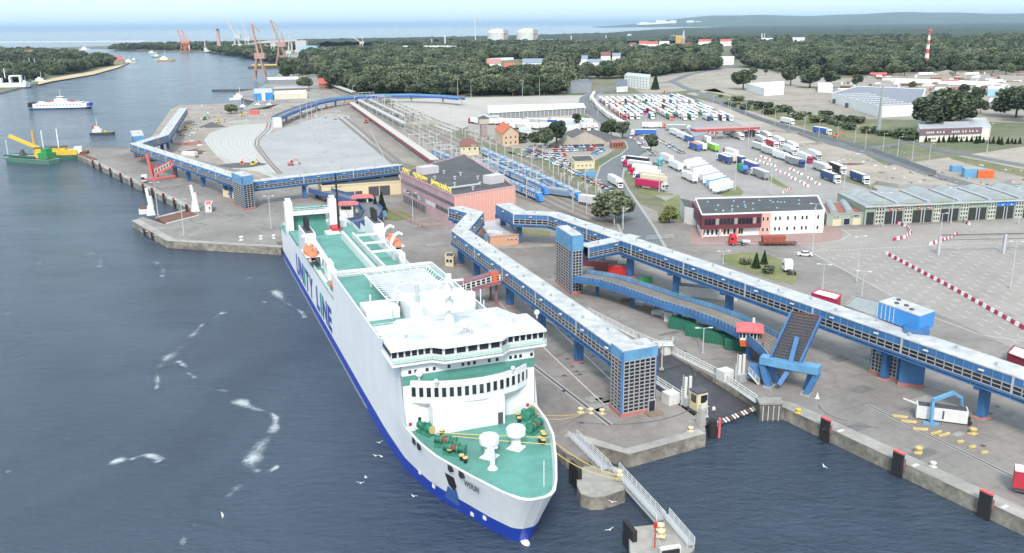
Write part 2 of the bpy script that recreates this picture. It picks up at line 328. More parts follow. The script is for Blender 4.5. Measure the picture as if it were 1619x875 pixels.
# breakwater far out, low stone mole
mb = MB(); a, b = at(-300, 69.5, 0), at(232, 65.5, 0); mb.beam((a.x, a.y, .6), (b.x, b.y, .6), 60, 3, mat('pale_stone', (.72, .70, .66), .9, .1)); structure('breakwater', mb)
asphalt = mat('asphalt_apron', (.262, .234, .216), .9, .16, .35, big=.28, bscale=.05, slab=9)
asphalt2 = mat('asphalt_road', (.145, .15, .158), .9, .12, .35, big=.12, bscale=.04)
plaza = mat('block_paving', (.315, .280, .258), .9, .1, .5, big=.13, bscale=.03, slab=5)
yardm = mat('yard_concrete', (.31, .288, .268), .9, .1, .5, big=.14, bscale=.03, slab=7)
palecon = mat('pale_new_concrete', (.36, .352, .345), .85, .07, .3, big=.12, bscale=.03, slab=14)
ballast = mat('track_ballast', (.23, .19, .165), .95, .25, .6, col2=(.27, .25, .215), bscale=.04)
grass = mat('grass', (.12, .15, .05), .95, .3, .8, col2=(.20, .19, .085), bscale=.06)
meadow = mat('meadow', (.11, .125, .055), .95, .35, .3, col2=(.20, .18, .10), bscale=.025)
H0 = Z + .03
apron_poly = qL + ship_edge + P([(444, 392), (365, 387.6), (264, 381.5), (208, 349), (225, 343), (262, 355), (313, 341), (297, 330), (109, 239), (125, 235), (208, 235), (372, 262), (430, 292), (560, 300), (640, 300), (720, 350), (815, 335), (1000, 352), (1045, 352), (1060, 330), (1300, 330), (1619, 330), (1950, 330)])
# an inset strip keeps the quay edge as bare concrete
mb = MB(); mb.prism(apron_poly, None, Z + .01, asphalt); structure('terminal_apron', mb)
sheet('customs_plaza_paving', [(1240, 372), (1300, 366), (1619, 345), (1950, 340), (1950, 720), (1619, 560), (1520, 512), (1410, 468), (1285, 402)], H0, plaza)
sheet('lorry_yard', [(925, 150), (1032, 148), (1075, 150), (1240, 234), (1330, 285), (1395, 305), (1330, 345), (1110, 345), (1060, 322), (1018, 300), (982, 262), (1003, 247), (1022, 228), (990, 200), (960, 197), (935, 172)], H0 + .02, yardm)
sheet('gravel_lot', [(618, 157), (905, 151), (930, 151), (915, 178), (900, 196), (740, 200), (700, 215), (660, 192), (625, 175)], H0, mat('pale_gravel_lot', (.41, .38, .345), .95, .12, .3, col2=(.36, .335, .30), bscale=.02))
sheet('gravel_parking', [(740, 195), (960, 190), (1000, 215), (960, 245), (925, 262), (890, 262), (820, 235), (740, 225)], H0 + .01, gravel)
sheet('construction_sand', [(1085, 148), (1130, 140), (1330, 225), (1400, 262), (1480, 252), (1619, 232), (1950, 225), (1950, 300), (1619, 290), (1500, 302), (1395, 303), (1240, 233)], H0, mat('building_site_sand', (.38, .325, .27), .95, .2, .4, col2=(.28, .245, .205), bscale=.03, bump=.3))
sheet('sandy_field', [(980, 130), (1060, 118), (1140, 108), (1200, 108), (1290, 130), (1310, 150), (1240, 158), (1180, 152), (1100, 142), (1020, 150)], H0, sandm)
sheet('storage_field', [(1180, 113), (1250, 116), (1330, 124), (1460, 116), (1619, 116), (1950, 118), (1950, 190), (1619, 195), (1445, 190), (1250, 185), (1160, 152)], H0 - .01, mat('brown_sand', (.33, .27, .225), .95, .25, .1, col2=(.24, .22, .185), bscale=.02))
sheet('meadow_strip', [(1120, 145), (1240, 172), (1330, 190), (1460, 200), (1440, 222), (1380, 219), (1330, 222), (1200, 180), (1100, 152)], H0 + .01, meadow)
sheet('meadow_verge', [(1495, 243), (1619, 268), (1950, 330), (1950, 310), (1619, 280), (1540, 262), (1505, 252)], H0 + .02, meadow)
sheet('construction_ground', [(208, 234.5), (240, 215.7), (270, 172.7), (283, 166.6), (362, 163.6), (381, 175.6), (424, 172.6), (445, 163.6), (520, 160), (560, 178), (560, 300), (430, 292), (372, 265)], H0, mat('trodden_earth', (.34, .29, .25), .95, .3, .2, col2=(.26, .22, .19), bscale=.04, bump=.4))
sheet('harbour_ground', [(383, 175), (402, 160.5), (384, 156.5), (372, 147), (405, 141.5), (425, 130.5), (433, 124.5), (444, 112), (448, 97), (453, 86.5), (515, 85), (530, 100), (520, 125), (560, 150), (520, 162), (446, 164)], H0 - .01, mat('harbour_concrete', (.30, .28, .26), .9, .3, .1, big=.3, bscale=.02))
sheet('new_apron', [(415, 215), (470, 196), (520, 180), (548, 182), (612, 252), (640, 268), (590, 278), (440, 282), (412, 265), (402, 235)], H0 + .03, palecon)
sheet('track_slab', [(322, 222), (332, 210), (372, 198), (440, 194), (425, 212), (418, 240), (428, 262), (440, 284), (380, 262), (345, 245)], H0 + .02, mat('slab_concrete', (.40, .39, .37), .9, .15, .5))
sheet('rail_ballast', [(500, 140), (545, 140), (600, 160), (700, 208), (830, 250), (920, 282), (1040, 335), (1042, 352), (1000, 352), (815, 338), (720, 300), (655, 262), (600, 250), (548, 182), (520, 163)], H0 + .01, ballast)
sheet('rail_verge', [(880, 250), (960, 300), (1000, 330), (990, 345), (930, 318), (850, 262), (800, 240)], H0 + .02, meadow)
sheet('sidings_verge', [(700, 205), (740, 222), (840, 240), (800, 246), (750, 232)], H0 + .02, meadow)
sheet('traffic_island_lawn', [(1140, 404), (1175, 399), (1215, 403), (1250, 418), (1262, 436), (1255, 450), (1225, 444), (1170, 425), (1145, 415)], H0 + .02, grass)
sheet('yard_lawn', [(1007, 294), (1045, 303), (1066, 307), (1064, 309), (1030, 309), (1012, 305)], H0 + .05, grass)
sheet('yard_lawn_island', [(1130, 306), (1158, 302), (1166, 294), (1176, 304), (1172, 309), (1145, 310)], H0 + .05, grass)
sheet('verge_lawn', [(1213, 277), (1222, 281), (1250, 298), (1238, 297), (1218, 288)], H0 + .05, grass)
sheet('roadside_lawn', [(935, 262), (948, 262), (965, 290), (968, 300), (950, 290), (930, 275)], H0 + .04, grass)
sheet('corner_lawn', [(975, 352), (1000, 347), (1010, 352), (1005, 360), (985, 360)], H0 + .04, grass)
sheet('ramp_lawn', [(608, 330), (640, 335), (655, 345), (625, 350), (600, 345)], H0 + .03, grass)
sheet('fence_lawn', [(820, 362), (870, 366), (868, 374), (800, 366)], H0 + .03, grass)
sheet('tree_verge', [(1072, 308), (1045, 322), (1072, 352), (1085, 350), (1085, 325)], H0 + .06, grass)
# roads
mb = MB()
def proad(pts, wd, z, mt): return road(mb, [tuple(at(x, y, z)) for x, y in pts], wd, z, mt)
kerbm = mat('pale_kerb', (.33, .31, .29), .9, .1)
rd = [(1022, 392), (1008, 362), (995, 340), (982, 318), (970, 298), (963, 282), (968, 264), (985, 252), (1000, 244), (1010, 234), (1005, 224), (994, 214), (985, 204), (962, 196), (938, 180), (925, 165), (926, 155), (945, 145), (975, 138), (1010, 133), (1060, 130), (1090, 118), (1140, 108), (1185, 98)]
proad(rd, 13.5, H0 + .06, kerbm); proad(rd, 11.5, H0 + .08, asphalt2)
rd2 = [(1095, 130), (1130, 150), (1200, 180), (1300, 215), (1390, 248), (1480, 285), (1560, 322)]
proad([(1060, 128), (1085, 140), (1120, 152), (1180, 180), (1250, 205), (1320, 228), (1400, 250), (1480, 278), (1560, 300), (1700, 320)], 9, H0 + .05, asphalt2)
proad([(1370, 235), (1440, 225), (1500, 240), (1619, 262), (1800, 290)], 8, H0 + .07, asphalt2)
proad([(1080, 160), (1120, 172), (1200, 208), (1300, 260)], 6, H0 + .06, palecon)
structure('road', mb)
# quay coping: a bare concrete strip along the water's edge
mb = MB()
def coping(pts, inn, z=Z + .05):
    L, R = strip(pts, inn * 2); n = len(pts)
    mb.prism([(p.x, p.y) for p in pts] + R[::-1], None, z, concrete)
coping([at(1900, 953), at(1619, 822), at(1240, 645), at(1199, 636)], 3.2); structure('quay_coping', mb)
mb = MB(); coping([at(1116, 686), at(995, 719), at(932, 702), at(890, 690)], 2.2); structure('quay_coping', mb)
mb = MB(); coping(P([(444, 392), (365, 387.6), (264, 381.5), (208, 349)]), 3); coping(P([(297, 330), (109, 239)]), 3.2); structure('quay_coping', mb)
# painted markings: lane dashes on the plaza, white lines
mb = MB(); lm = mat('road_marking', (.55, .53, .50), .8, .35, 2)
o0, o1 = at(1300, 412), at(1470, 500); dd = (o1 - o0).normalized(); nn = Vector((dd.y, -dd.x, 0))
if nn.x < 0: nn = -nn
base = at(1290, 398)
for i in range(0, 34):
    for k in range(-22, 26):
        p = base + nn * (3.4 * i + 1) + dd * (6.2 * k + 2 + (i % 2) * 3.1); 
        d = p - Vector((0, 0, H)); kk = F / d.dot(fw); px, py = 809.5 + kk * d.dot(rt), 437.5 - kk * d.dot(up)
        lim = 402 + (px - 1285) * .475; lo = 398 - (px - 1290) * .055
        if py > lim - 4 or py < lo + 4 or px < 1290 or p.x > 190: continue
        q = p + dd * 2.2; s = nn * .11
        mb.prism([p - s, q - s, q + s, p + s], None, H0 + .02, lm)
a, b = at(1283, 398), at(1700, 378)
for i in range(60):
    p = a.lerp(b, i / 60); q = a.lerp(b, (i + .55) / 60); s = Vector((0, .22, 0)); mb.prism([p - s, q - s, q + s, p + s], None, H0 + .025, lm)
for pts in ([(1283, 400), (1410, 468)], [(1105, 385), (1290, 386), (1330, 380), (1345, 372), (1330, 362)], [(1470, 500), (1550, 530), (1619, 540)], [(870, 510), (975, 610)], [(780, 470), (870, 560), (955, 640)]):
    pp = P(pts)
    for p, q in zip(pp[:-1], pp[1:]):
        d = (q - p).normalized(); s = Vector((d.y, -d.x, 0)) * .13; mb.prism([p - s, q - s, q + s, p + s], None, H0 + .03, lm)
structure('lane_markings', mb)
# crane rail grooves on the aprons
mb = MB()
for pts, wd in (([(755, 505), (800, 545), (965, 672)], .5), ([(1370, 640), (1619, 762), (1750, 830)], .35), ([(130, 240), (300, 320), (430, 372)], .4), ([(240, 268), (400, 345)], .3)):
    pp = [tuple(p) for p in P(pts, Z + .03)]; road(mb, pp, wd * 2.6, Z + .035, kerbm); road(mb, pp, wd, Z + .05, dkgrey)
structure('crane_rail', mb)
mb = MB(); ty = mat('tyre_rubber_marks', (.10, .098, .096), .9, .5, .9); r_ = random.Random(3)
for i in range(46):
    x, y = r_.choice(((r_.uniform(880, 960), r_.uniform(560, 640)), (r_.uniform(1300, 1560), r_.uniform(560, 740)), (r_.uniform(960, 1200), r_.uniform(480, 560)), (r_.uniform(220, 440), r_.uniform(320, 375))))
    c = at(x, y); R_ = r_.uniform(6, 22); a0 = r_.uniform(0, 6.28); n = 14; da = r_.uniform(.4, 1.6)
    road(mb, [(c.x + R_ * math.cos(a0 + da * k / n), c.y + R_ * math.sin(a0 + da * k / n), 0) for k in range(n + 1)], r_.uniform(.12, .3), Z + .022 + i * .0001, ty)
structure('tyre_marks', mb)
# ---------------------------------------------------------------- hills on the horizon
def hills():
    n, k = 260, 40; vs = []; forest = mat('hill_forest', (.035, .06, .028), .95, .3, .004, col2=(.07, .09, .05), bscale=.0009); prof = [(-2000, 0), (1500, 0), (3000, 110), (4300, 180), (5200, 240), (6500, 245), (8000, 205), (10500, 250), (12200, 215), (13800, 190), (15500, 225), (17500, 250), (21000, 310), (26000, 330)]
    xs = np.linspace(1200, 26000, n); base_h = np.interp(xs, [p[0] for p in prof], [p[1] for p in prof])
    ph = rng.uniform(0, 6.3, 8)
    for j in range(k):
        t = j / (k - 1); y = 17500 + 9500 * t
        for i, x in enumerate(xs):
            r = math.sin(x / 700 + ph[0] + t * 3) * 10 + math.sin(x / 310 + ph[1] - t * 7) * 6 + math.sin(x / 1500 + y / 900 + ph[2]) * 14 + math.sin(x / 2600 + ph[4] + y / 1700) * 14
            e = min(1, max(0, (i - 6) / 22)); h = (base_h[i] + r) * e * min(1, t * 1.5) ** .8
            vs.append((x * (y / 25000) * 1.0 + 300, y, max(-5, h - 4 if h < 2 else h)))
    mb = MB(); mb.add(vs, [(j * n + i, j * n + i + 1, (j + 1) * n + i + 1, (j + 1) * n + i) for j in range(k - 1) for i in range(n - 1)], forest)
    return structure('distant_hills', mb)
hills()
# ---------------------------------------------------------------- tree crowns: clumps of leaf-sized faces through the crown's volume
def leafmat(name, c1, c2):
    m = bpy.data.materials.new(name); m.use_nodes = True; t = m.node_tree; N = t.nodes; L = t.links; b = N['Principled BSDF']
    b.inputs['Roughness'].default_value = .7; b.inputs['Specular IOR Level'].default_value = .25
    oi = N.new('ShaderNodeObjectInfo'); tc = N.new('ShaderNodeTexCoord'); n = N.new('ShaderNodeTexNoise'); n.inputs['Scale'].default_value = .5; n.inputs['Detail'].default_value = 4
    L.new(tc.outputs['Object'], n.inputs['Vector']); ad = N.new('ShaderNodeMath'); ad.operation = 'MULTIPLY_ADD'; ad.inputs[1].default_value = 1.0; L.new(oi.outputs['Random'], ad.inputs[0])
    sc = N.new('ShaderNodeMath'); sc.operation = 'MULTIPLY_ADD'; sc.inputs[1].default_value = .9; sc.inputs[2].default_value = -.38; L.new(n.outputs[0], sc.inputs[0]); L.new(sc.outputs[0], ad.inputs[2])
    mx = N.new('ShaderNodeMix'); mx.data_type = 'RGBA'; mx.inputs[6].default_value = c1 + (1,); mx.inputs[7].default_value = c2 + (1,); L.new(ad.outputs[0], mx.inputs[0])
    L.new(mx.outputs[2], b.inputs['Base Color']); return m
LEAF = leafmat('leaves', (.052, .078, .040), (.165, .185, .112)); LEAFD = leafmat('dark_leaves', (.040, .063, .039), (.115, .138, .088)); CON = leafmat('conifer_needles', (.018, .04, .022), (.045, .07, .035)); LEAFY = leafmat('pale_leaves', (.12, .14, .05), (.22, .21, .07)); LEAFS = leafmat('silvery_leaves', (.12, .15, .11), (.20, .23, .17))
def crown_mesh(name, R, h0, h1, n, leaf, mt, seed, kind='round', lobes=9):
    r = np.random.default_rng(seed); pts = []
    if kind == 'cone':
        t = r.random(n) ** 1.4; rad_ = R * (1 - t) * (.75 + .35 * r.random(n)); a = r.random(n) * 2 * PI
        c = np.stack([rad_ * np.cos(a), rad_ * np.sin(a), h0 + (h1 - h0) * t], 1)
    else:
        hc = (h0 + h1) / 2; hh = (h1 - h0) / 2; L = []
        for i in range(lobes):
            a = i * 2.4 + r.random(); q = .25 + .4 * r.random(); z = r.uniform(-.55, .62); L.append((math.cos(a) * R * q * 1.15 * math.sqrt(max(.15, 1 - z * z * .6)), math.sin(a) * R * q * 1.15 * math.sqrt(max(.15, 1 - z * z * .6)), hc + z * hh, R * r.uniform(.36, .6)))
        L.append((0, 0, hc + hh * .45, R * .6)); L = np.array(L); k = r.integers(0, len(L), n)
        d = r.normal(size=(n, 3)); d /= np.linalg.norm(d, axis=1)[:, None]; q = (.72 + .33 * r.random(n))
        c = L[k, :3] + d * (L[k, 3] * q)[:, None] * np.array([1, 1, .85])
    d1 = r.normal(size=(n, 3)); d1 /= np.linalg.norm(d1, axis=1)[:, None]; d1[:, 2] = np.abs(d1[:, 2]) * .5
    d2 = np.cross(d1, r.normal(size=(n, 3))); d2 /= np.linalg.norm(d2, axis=1)[:, None]
    s = (leaf * (.6 + .8 * r.random(n)))[:, None]; V = np.stack([c - d1 * s - d2 * s * .7, c + d1 * s * .9 - d2 * s * .8, c + d1 * s + d2 * s * .7, c - d1 * s * .8 + d2 * s], 1).reshape(-1, 3)
    me = bpy.data.meshes.new(name); me.vertices.add(4 * n); me.vertices.foreach_set('co', V.ravel()); me.loops.add(4 * n); me.loops.foreach_set('vertex_index', np.arange(4 * n))
    me.polygons.add(n); me.polygons.foreach_set('loop_start', np.arange(0, 4 * n, 4)); me.polygons.foreach_set('loop_total', np.full(n, 4)); me.materials.append(mt); me.update(); me.validate(); return me
def trunk_mesh(h, r, seed, limbs=5, R=3):
    rr = random.Random(seed); mb = MB(); mb.tube((0, 0, -.1), (rr.uniform(-.2, .2), rr.uniform(-.2, .2), h * .55), r, barkm, 7, r * .65); mb.tube((0, 0, h * .53), (rr.uniform(-.3, .3), 0, h * .9), r * .62, barkm, 6, r * .2)
    for i in range(limbs):
        a = i * 2.4 + rr.random(); z = h * rr.uniform(.3, .6); mb.tube((0, 0, z), (math.cos(a) * R * .6, math.sin(a) * R * .6, z + h * rr.uniform(.15, .3)), r * .4, barkm, 5, r * .12)
    return mb.mesh('trunk')
# prototypes: (crown mesh, trunk mesh); unit = metres
PROTO = {}
def proto(k, R, H, n, leaf, mt, seed, kind='round', lobes=9, h0=None):
    PROTO[k] = (crown_mesh('crown', R, H * .22 if h0 is None else h0, H, n, leaf, mt, seed, kind, lobes), trunk_mesh(H, .16 + H * .014, seed, 5, R), H)
proto('oak', 4.6, 11, 3600, .40, LEAF, 1); proto('lime', 3.9, 13, 3600, .38, LEAFD, 2, lobes=10); proto('bushy', 5.0, 9.5, 3400, .42, LEAF, 3, lobes=12, h0=.8); proto('poplar', 2.8, 14, 3000, .38, LEAFD, 4, lobes=9)
proto('spruce', 2.6, 12, 2400, .34, CON, 5, 'cone', h0=.6); proto('willow', 5.2, 12, 3600, .42, LEAFS, 6, lobes=11, h0=1.0); proto('yellowish', 3.0, 6, 1800, .3, LEAFY, 7, h0=.3); proto('pine', 2.6, 15, 1500, .42, CON, 8, lobes=5, h0=6); proto('shrub', 2.2, 2.6, 900, .26, LEAF, 9, h0=0)
CATT = {'oak': 'broadleaf tree', 'lime': 'dark broadleaf tree', 'bushy': 'bushy tree', 'poplar': 'narrow tree', 'spruce': 'conifer', 'willow': 'silvery tree', 'yellowish': 'yellowish tree', 'pine': 'pine tree', 'shrub': 'shrub'}
def tree(kind, p, H, label, group=None, wide=1.0, name=None):
    cr, tr, h = PROTO[kind]; s = H / h; o = thing(name or {'spruce': 'conifer', 'pine': 'pine_tree', 'shrub': 'shrub'}.get(kind, 'tree'), label, 'shrub' if kind == 'shrub' else 'tree', p, random.uniform(0, 6.28), group); o.scale = (s * wide, s * wide, s)
    c = bpy.data.objects.new('crown', cr); C.objects.link(c); c.parent = o
    if kind != 'shrub': t = bpy.data.objects.new('trunk', tr); C.objects.link(t); t.parent = o
    o['_r'] = 1; del o['_r']; return o
# single trees near the camera: (kind, px, py of the foot, height)
for kind, x, y, h, wd, lab in (
    ('bushy', 972, 352, 12, 1.15, 'dense dark round tree beside the access road behind the blue footbridge'), ('lime', 880, 232, 16, 1.25, 'tallest broad tree behind the car park, right of the brick house'), ('oak', 862, 234, 12, 1.1, 'broad tree crowding the tall one behind the car park'),
    ('oak', 846, 233, 9, 1.1, 'smaller leafy tree nearest the white shed behind the car park'), ('poplar', 912, 205, 12, 1.3, 'lone slender tree in front of the long white canopy'), ('oak', 966, 219, 12, 1.1, 'left tree of the pair beside the red brick gatehouse'), ('lime', 984, 221, 12, 1.25, 'right tree of the pair beside the red brick gatehouse'),
    ('lime', 1029, 243, 11, 1.15, 'tree standing among the cars parked beside the lorry yard'), ('yellowish', 1058, 353, 6.5, 1.0, 'yellow green tree by the maroon fronted office'), ('spruce', 594, 337, 6.5, 1.0, 'left one of two dark conifers below the pink terminal'), ('spruce', 604, 336, 8, 1.1, 'right one of two dark conifers below the pink terminal'),
    ('spruce', 1195, 424, 4.6, 1.3, 'bluish conifer on the round traffic island lawn'), ('spruce', 1208, 418, 4.2, 1.2, 'darker conifer on the round traffic island lawn'), ('shrub', 1178, 418, 1.6, 1.3, 'low shrub on the round traffic island lawn'), ('shrub', 1215, 432, 1.8, 1.2, 'pale shrub right of the conifers on the traffic island'),
    ('bushy', 366, 180, 8, 1.3, 'bushy green tree on the construction ground by the marina'), ('spruce', 1036, 142, 17, 1.15, 'tall dark conifer right of the white apartment block'), ('lime', 1466, 214, 26, 1.3, 'left part of the great dark tree beside the purple office'), ('oak', 1492, 210, 28, 1.35, 'middle of the great dark trees beside the purple office'),
    ('lime', 1517, 208, 25, 1.3, 'right one of the great dark trees beside the purple office'), ('poplar', 1521, 166, 19, 1.2, 'narrow tree behind the great dark trees'), ('poplar', 1542, 180, 22, 1.2, 'tall narrow tree right of the great dark trees'), ('oak', 1550, 180, 11, 1.0, 'light green tree right of the great dark trees'), ('bushy', 1606, 186, 23, 1.2, 'dark tree by the right edge behind the purple office'), ('lime', 1625, 194, 25, 1.2, 'dark tree cut by the right edge of the photo'),
    ('shrub', 1430, 219, 5, 1.6, 'round bush left of the purple office'), ('oak', 1443, 142, 9, 1, 'small tree behind the hall with the skylight roof'), ('lime', 1354, 142, 17, 1.1, 'lone dark tree on the sandy ground behind the hall'), ('oak', 1250, 136, 23, 1.1, 'left tree of the three behind the low white shed'), ('oak', 1280, 139, 20, 1.6, 'middle tree of the three behind the low white shed'), ('lime', 1313, 139, 19, 1.5, 'right tree of the three behind the low white shed'),
    ('willow', 608, 150, 18, 1.3, 'silvery willow at the edge of the wood behind the railway'), ('bushy', 457, 124, 19, 1.2, 'broad tree beside the crane quay'), ('bushy', 482, 141, 14, 1.2, 'round tree beside the red roofed harbour house'), ('oak', 487, 122, 14, 1.1, 'tree in front of the white storage hall'),
    ('oak', 1175, 142, 21, 1.4, 'small tree left of the low white shed'), ('shrub', 820, 225, 5, 1.6, 'green bush between water tower and orange roofed house'), ('shrub', 1352, 195, 4.5, 1.5, 'left bush on the meadow below the skylight hall'), ('shrub', 1332, 196, 5, 1.5, 'large bush on the meadow below the skylight hall'), ('shrub', 1305, 185, 4, 1.6, 'bush near the white wall on the meadow'),
    ('shrub', 1205, 172, 5, 1.8, 'bush on the meadow strip beside the bypass'), ('shrub', 1240, 177, 4.5, 1.8, 'second bush on the meadow strip beside the bypass'), ('shrub', 1165, 160, 4, 1.8, 'low bush at the head of the meadow strip')):
    tree(kind, at(x, y), h, lab, wide=wd)
for i in range(26):                                  # hedge of small conifers before the purple office
    x = 1455 + i * 7.2 + random.uniform(-2, 2); tree('spruce', at(x, 224 + i * .22 + random.uniform(-1.5, 1.5)), random.uniform(3.2, 5), 'small conifer in the row before the purple office, %s from the left' % nth(i), 'conifers before the purple office', 1.2)
for i in range(34):                                  # scrub on the meadow and round the storage field
    x = 1140 + i * 9.3; y = 158 + (x - 1140) * .19 + random.uniform(-5, 9); tree('shrub' if i % 3 else 'bushy', at(x, y), random.uniform(2, 4.5), 'scrub on the meadow strip along the bypass, %s from the left' % nth(i), 'scrub along the bypass meadow', 1.4)
for i in range(22):
    x = 1190 + i * 20; y = 116 + random.uniform(-1, 5) + (30 if i % 5 == 4 else 0) * 0; tree(('oak', 'lime', 'bushy')[i % 3], at(x, y), random.uniform(8, 15), 'tree standing out before the far wood, %s from the left' % nth(i), 'trees before the far wood', 1.3)
# ---------------------------------------------------------------- woods
from mathutils import noise as mnoise
def inside(poly, x, y):
    c = False; n = len(poly)
    for i in range(n):
        a, b = poly[i], poly[i - 1]
        if (a[1] > y) != (b[1] > y) and x < (b[0] - a[0]) * (y - a[1]) / (b[1] - a[1]) + a[0]: c = not c
    return c
def prj(p):
    d = Vector(p) - Vector((0, 0, H)); k = F / d.dot(fw); return 809.5 + k * d.dot(rt), 437.5 - k * d.dot(up)
front = [(443, 100), (452, 112), (470, 120), (500, 117), (516, 122), (522, 140), (560, 146), (600, 152), (700, 153), (770, 153), (893, 151), (903, 140), (935, 122), (952, 126), (1000, 124), (1046, 121), (1060, 117), (1133, 110.5), (1128, 103), (1150, 95), (1190, 97), (1183, 108), (1220, 111), (1240, 114), (1322, 120), (1390, 117), (1458, 114), (1548, 111), (1619, 112), (1900, 114)]
FR = [at(x, y) for x, y in front]; woodpoly = [(p.x, p.y) for p in FR] + [(9000, 3300), (9000, 3700), (-900, 3700), (-1000, 3000)]
# clearings: pixel rectangles on the ground where nothing may grow in front of a building (x0, x1, y0, y1)
CLEAR = [(766, 796, 106, 127), (796, 866, 106, 128), (882, 896, 106, 121), (905, 983, 97, 122), (786, 818, 118, 140), (710, 728, 104, 118), (988, 1046, 70, 86), (1040, 1128, 68, 84), (1134, 1162, 70, 112), (1560, 1619, 88, 94), (1500, 1560, 60, 66), (620, 745, 78, 86), (765, 830, 94, 112), (785, 835, 120, 127), (822, 870, 98, 120), (905, 1000, 98, 110), (944, 968, 92, 103), (990, 1045, 66, 82), (1040, 1100, 68, 84), (1100, 1160, 70, 78), (1200, 1225, 64, 72), (1246, 1278, 64, 75), (715, 960, 61, 72), (1055, 1085, 62, 84), (512, 590, 60, 83), (440, 480, 80, 110), (500, 530, 70, 84)]
def cleared(px, py): return any(a < px < b and c < py < d for a, b, c, d in CLEAR)
cand = []
def scatter(poly, y0, y1, step, hgt):
    y = y0
    while y < y1:
        half = y * .62 + 60; x = -half
        while x < half:
            X = x + random.uniform(-.45, .45) * step; Y = y + random.uniform(-.45, .45) * step; x += step
            if inside(poly, X, Y):
                px, py = prj((X, Y, Z))
                if -60 < px < 1680 and not cleared(px, py): cand.append((X, Y, hgt * random.choice((.62, .8, .9, 1, 1.05, 1.2, 1.35)) * random.uniform(.9, 1.1) * (1 + .25 * mnoise.noise(Vector((X / 90, Y / 90, 0)))), px, py))
        y += step
y0 = min(p[1] for p in woodpoly)
scatter(woodpoly, y0, 1500, 10.5, 16.5); scatter(woodpoly, 1500, 2300, 12.5, 17); scatter(woodpoly, 2300, 3700, 17, 16)
wb = [[at(x, y, 1.5).xy for x, y in q] for q in ([(-80, 107), (40, 105), (60, 101), (133, 99), (133, 94), (80, 88), (0, 86), (-80, 86)], [(-60, 128), (0, 133), (60, 128), (68, 121), (40, 112), (-60, 116)], [(65, 112), (75, 120), (100, 119), (146, 112), (144, 107), (110, 104), (75, 106)], [(141, 106), (150, 108), (178, 104), (180, 101), (160, 99), (143, 101)])]
nmain = len(cand)
for q, st, hh in zip(wb, (14, 10, 10, 10), (17, 15, 14, 17)): scatter([(p[0], p[1]) for p in q], min(p[1] for p in q), max(p[1] for p in q), st, hh)
head = [at(x, y).xy for x, y in [(172, 79.5), (250, 80.5), (390, 81), (440, 82), (445, 78), (400, 73), (300, 74), (200, 75)]]; scatter([(p[0], p[1]) for p in head], min(p[1] for p in head), max(p[1] for p in head), 17, 16)
kinds = ['oak', 'lime', 'bushy', 'pine', 'spruce', 'poplar']
def pick(X, Y, py):
    v = mnoise.noise(Vector((X / 160, Y / 160, 3))); far = 1 if py < 82 else 0
    return random.choices(kinds, (5 + 6 * max(0, v), 4 + 6 * max(0, -v), 4, 1 + 5 * far, .7, 1))[0]
# edge trees one can tell apart: single objects
edge = []
FRpx = front
def frontdist(px, py):
    ys = np.interp(px, [a for a, b in sorted(FRpx)], [b for a, b in sorted(FRpx)]); return ys - py
for i, c in enumerate(cand):
    if i < nmain and c[4] > 96 and -2 < frontdist(c[3], c[4]) < 5: edge.append(i)
random.shuffle(edge); edge = sorted(edge[:230], key=lambda i: cand[i][3]); es = set(edge)
TT = {'oak': 'rounded green tree', 'lime': 'dark leafy tree', 'bushy': 'low branching bushy tree', 'pine': 'thin dark pine', 'spruce': 'pointed dark conifer', 'poplar': 'narrow upright tree'}
def stretch(px): return ('by the crane quay' if px < 520 else 'behind the railway' if px < 700 else 'behind the gravel lot' if px < 900 else 'behind the lorry queue' if px < 1140 else 'behind the low white shed' if px < 1330 else 'behind the striped mast')
cnt = {}
for i in edge:
    X, Y, h, px, py = cand[i]; k = pick(X, Y, py); key = (k, stretch(px)); n = cnt.get(key, 0); cnt[key] = n + 1
    tree(k, (X, Y, Z), h, '%s, wood edge %s, %s from the left' % (TT[k], key[1], nth(n)), 'trees along the edge of the wood', random.uniform(.95, 1.25))
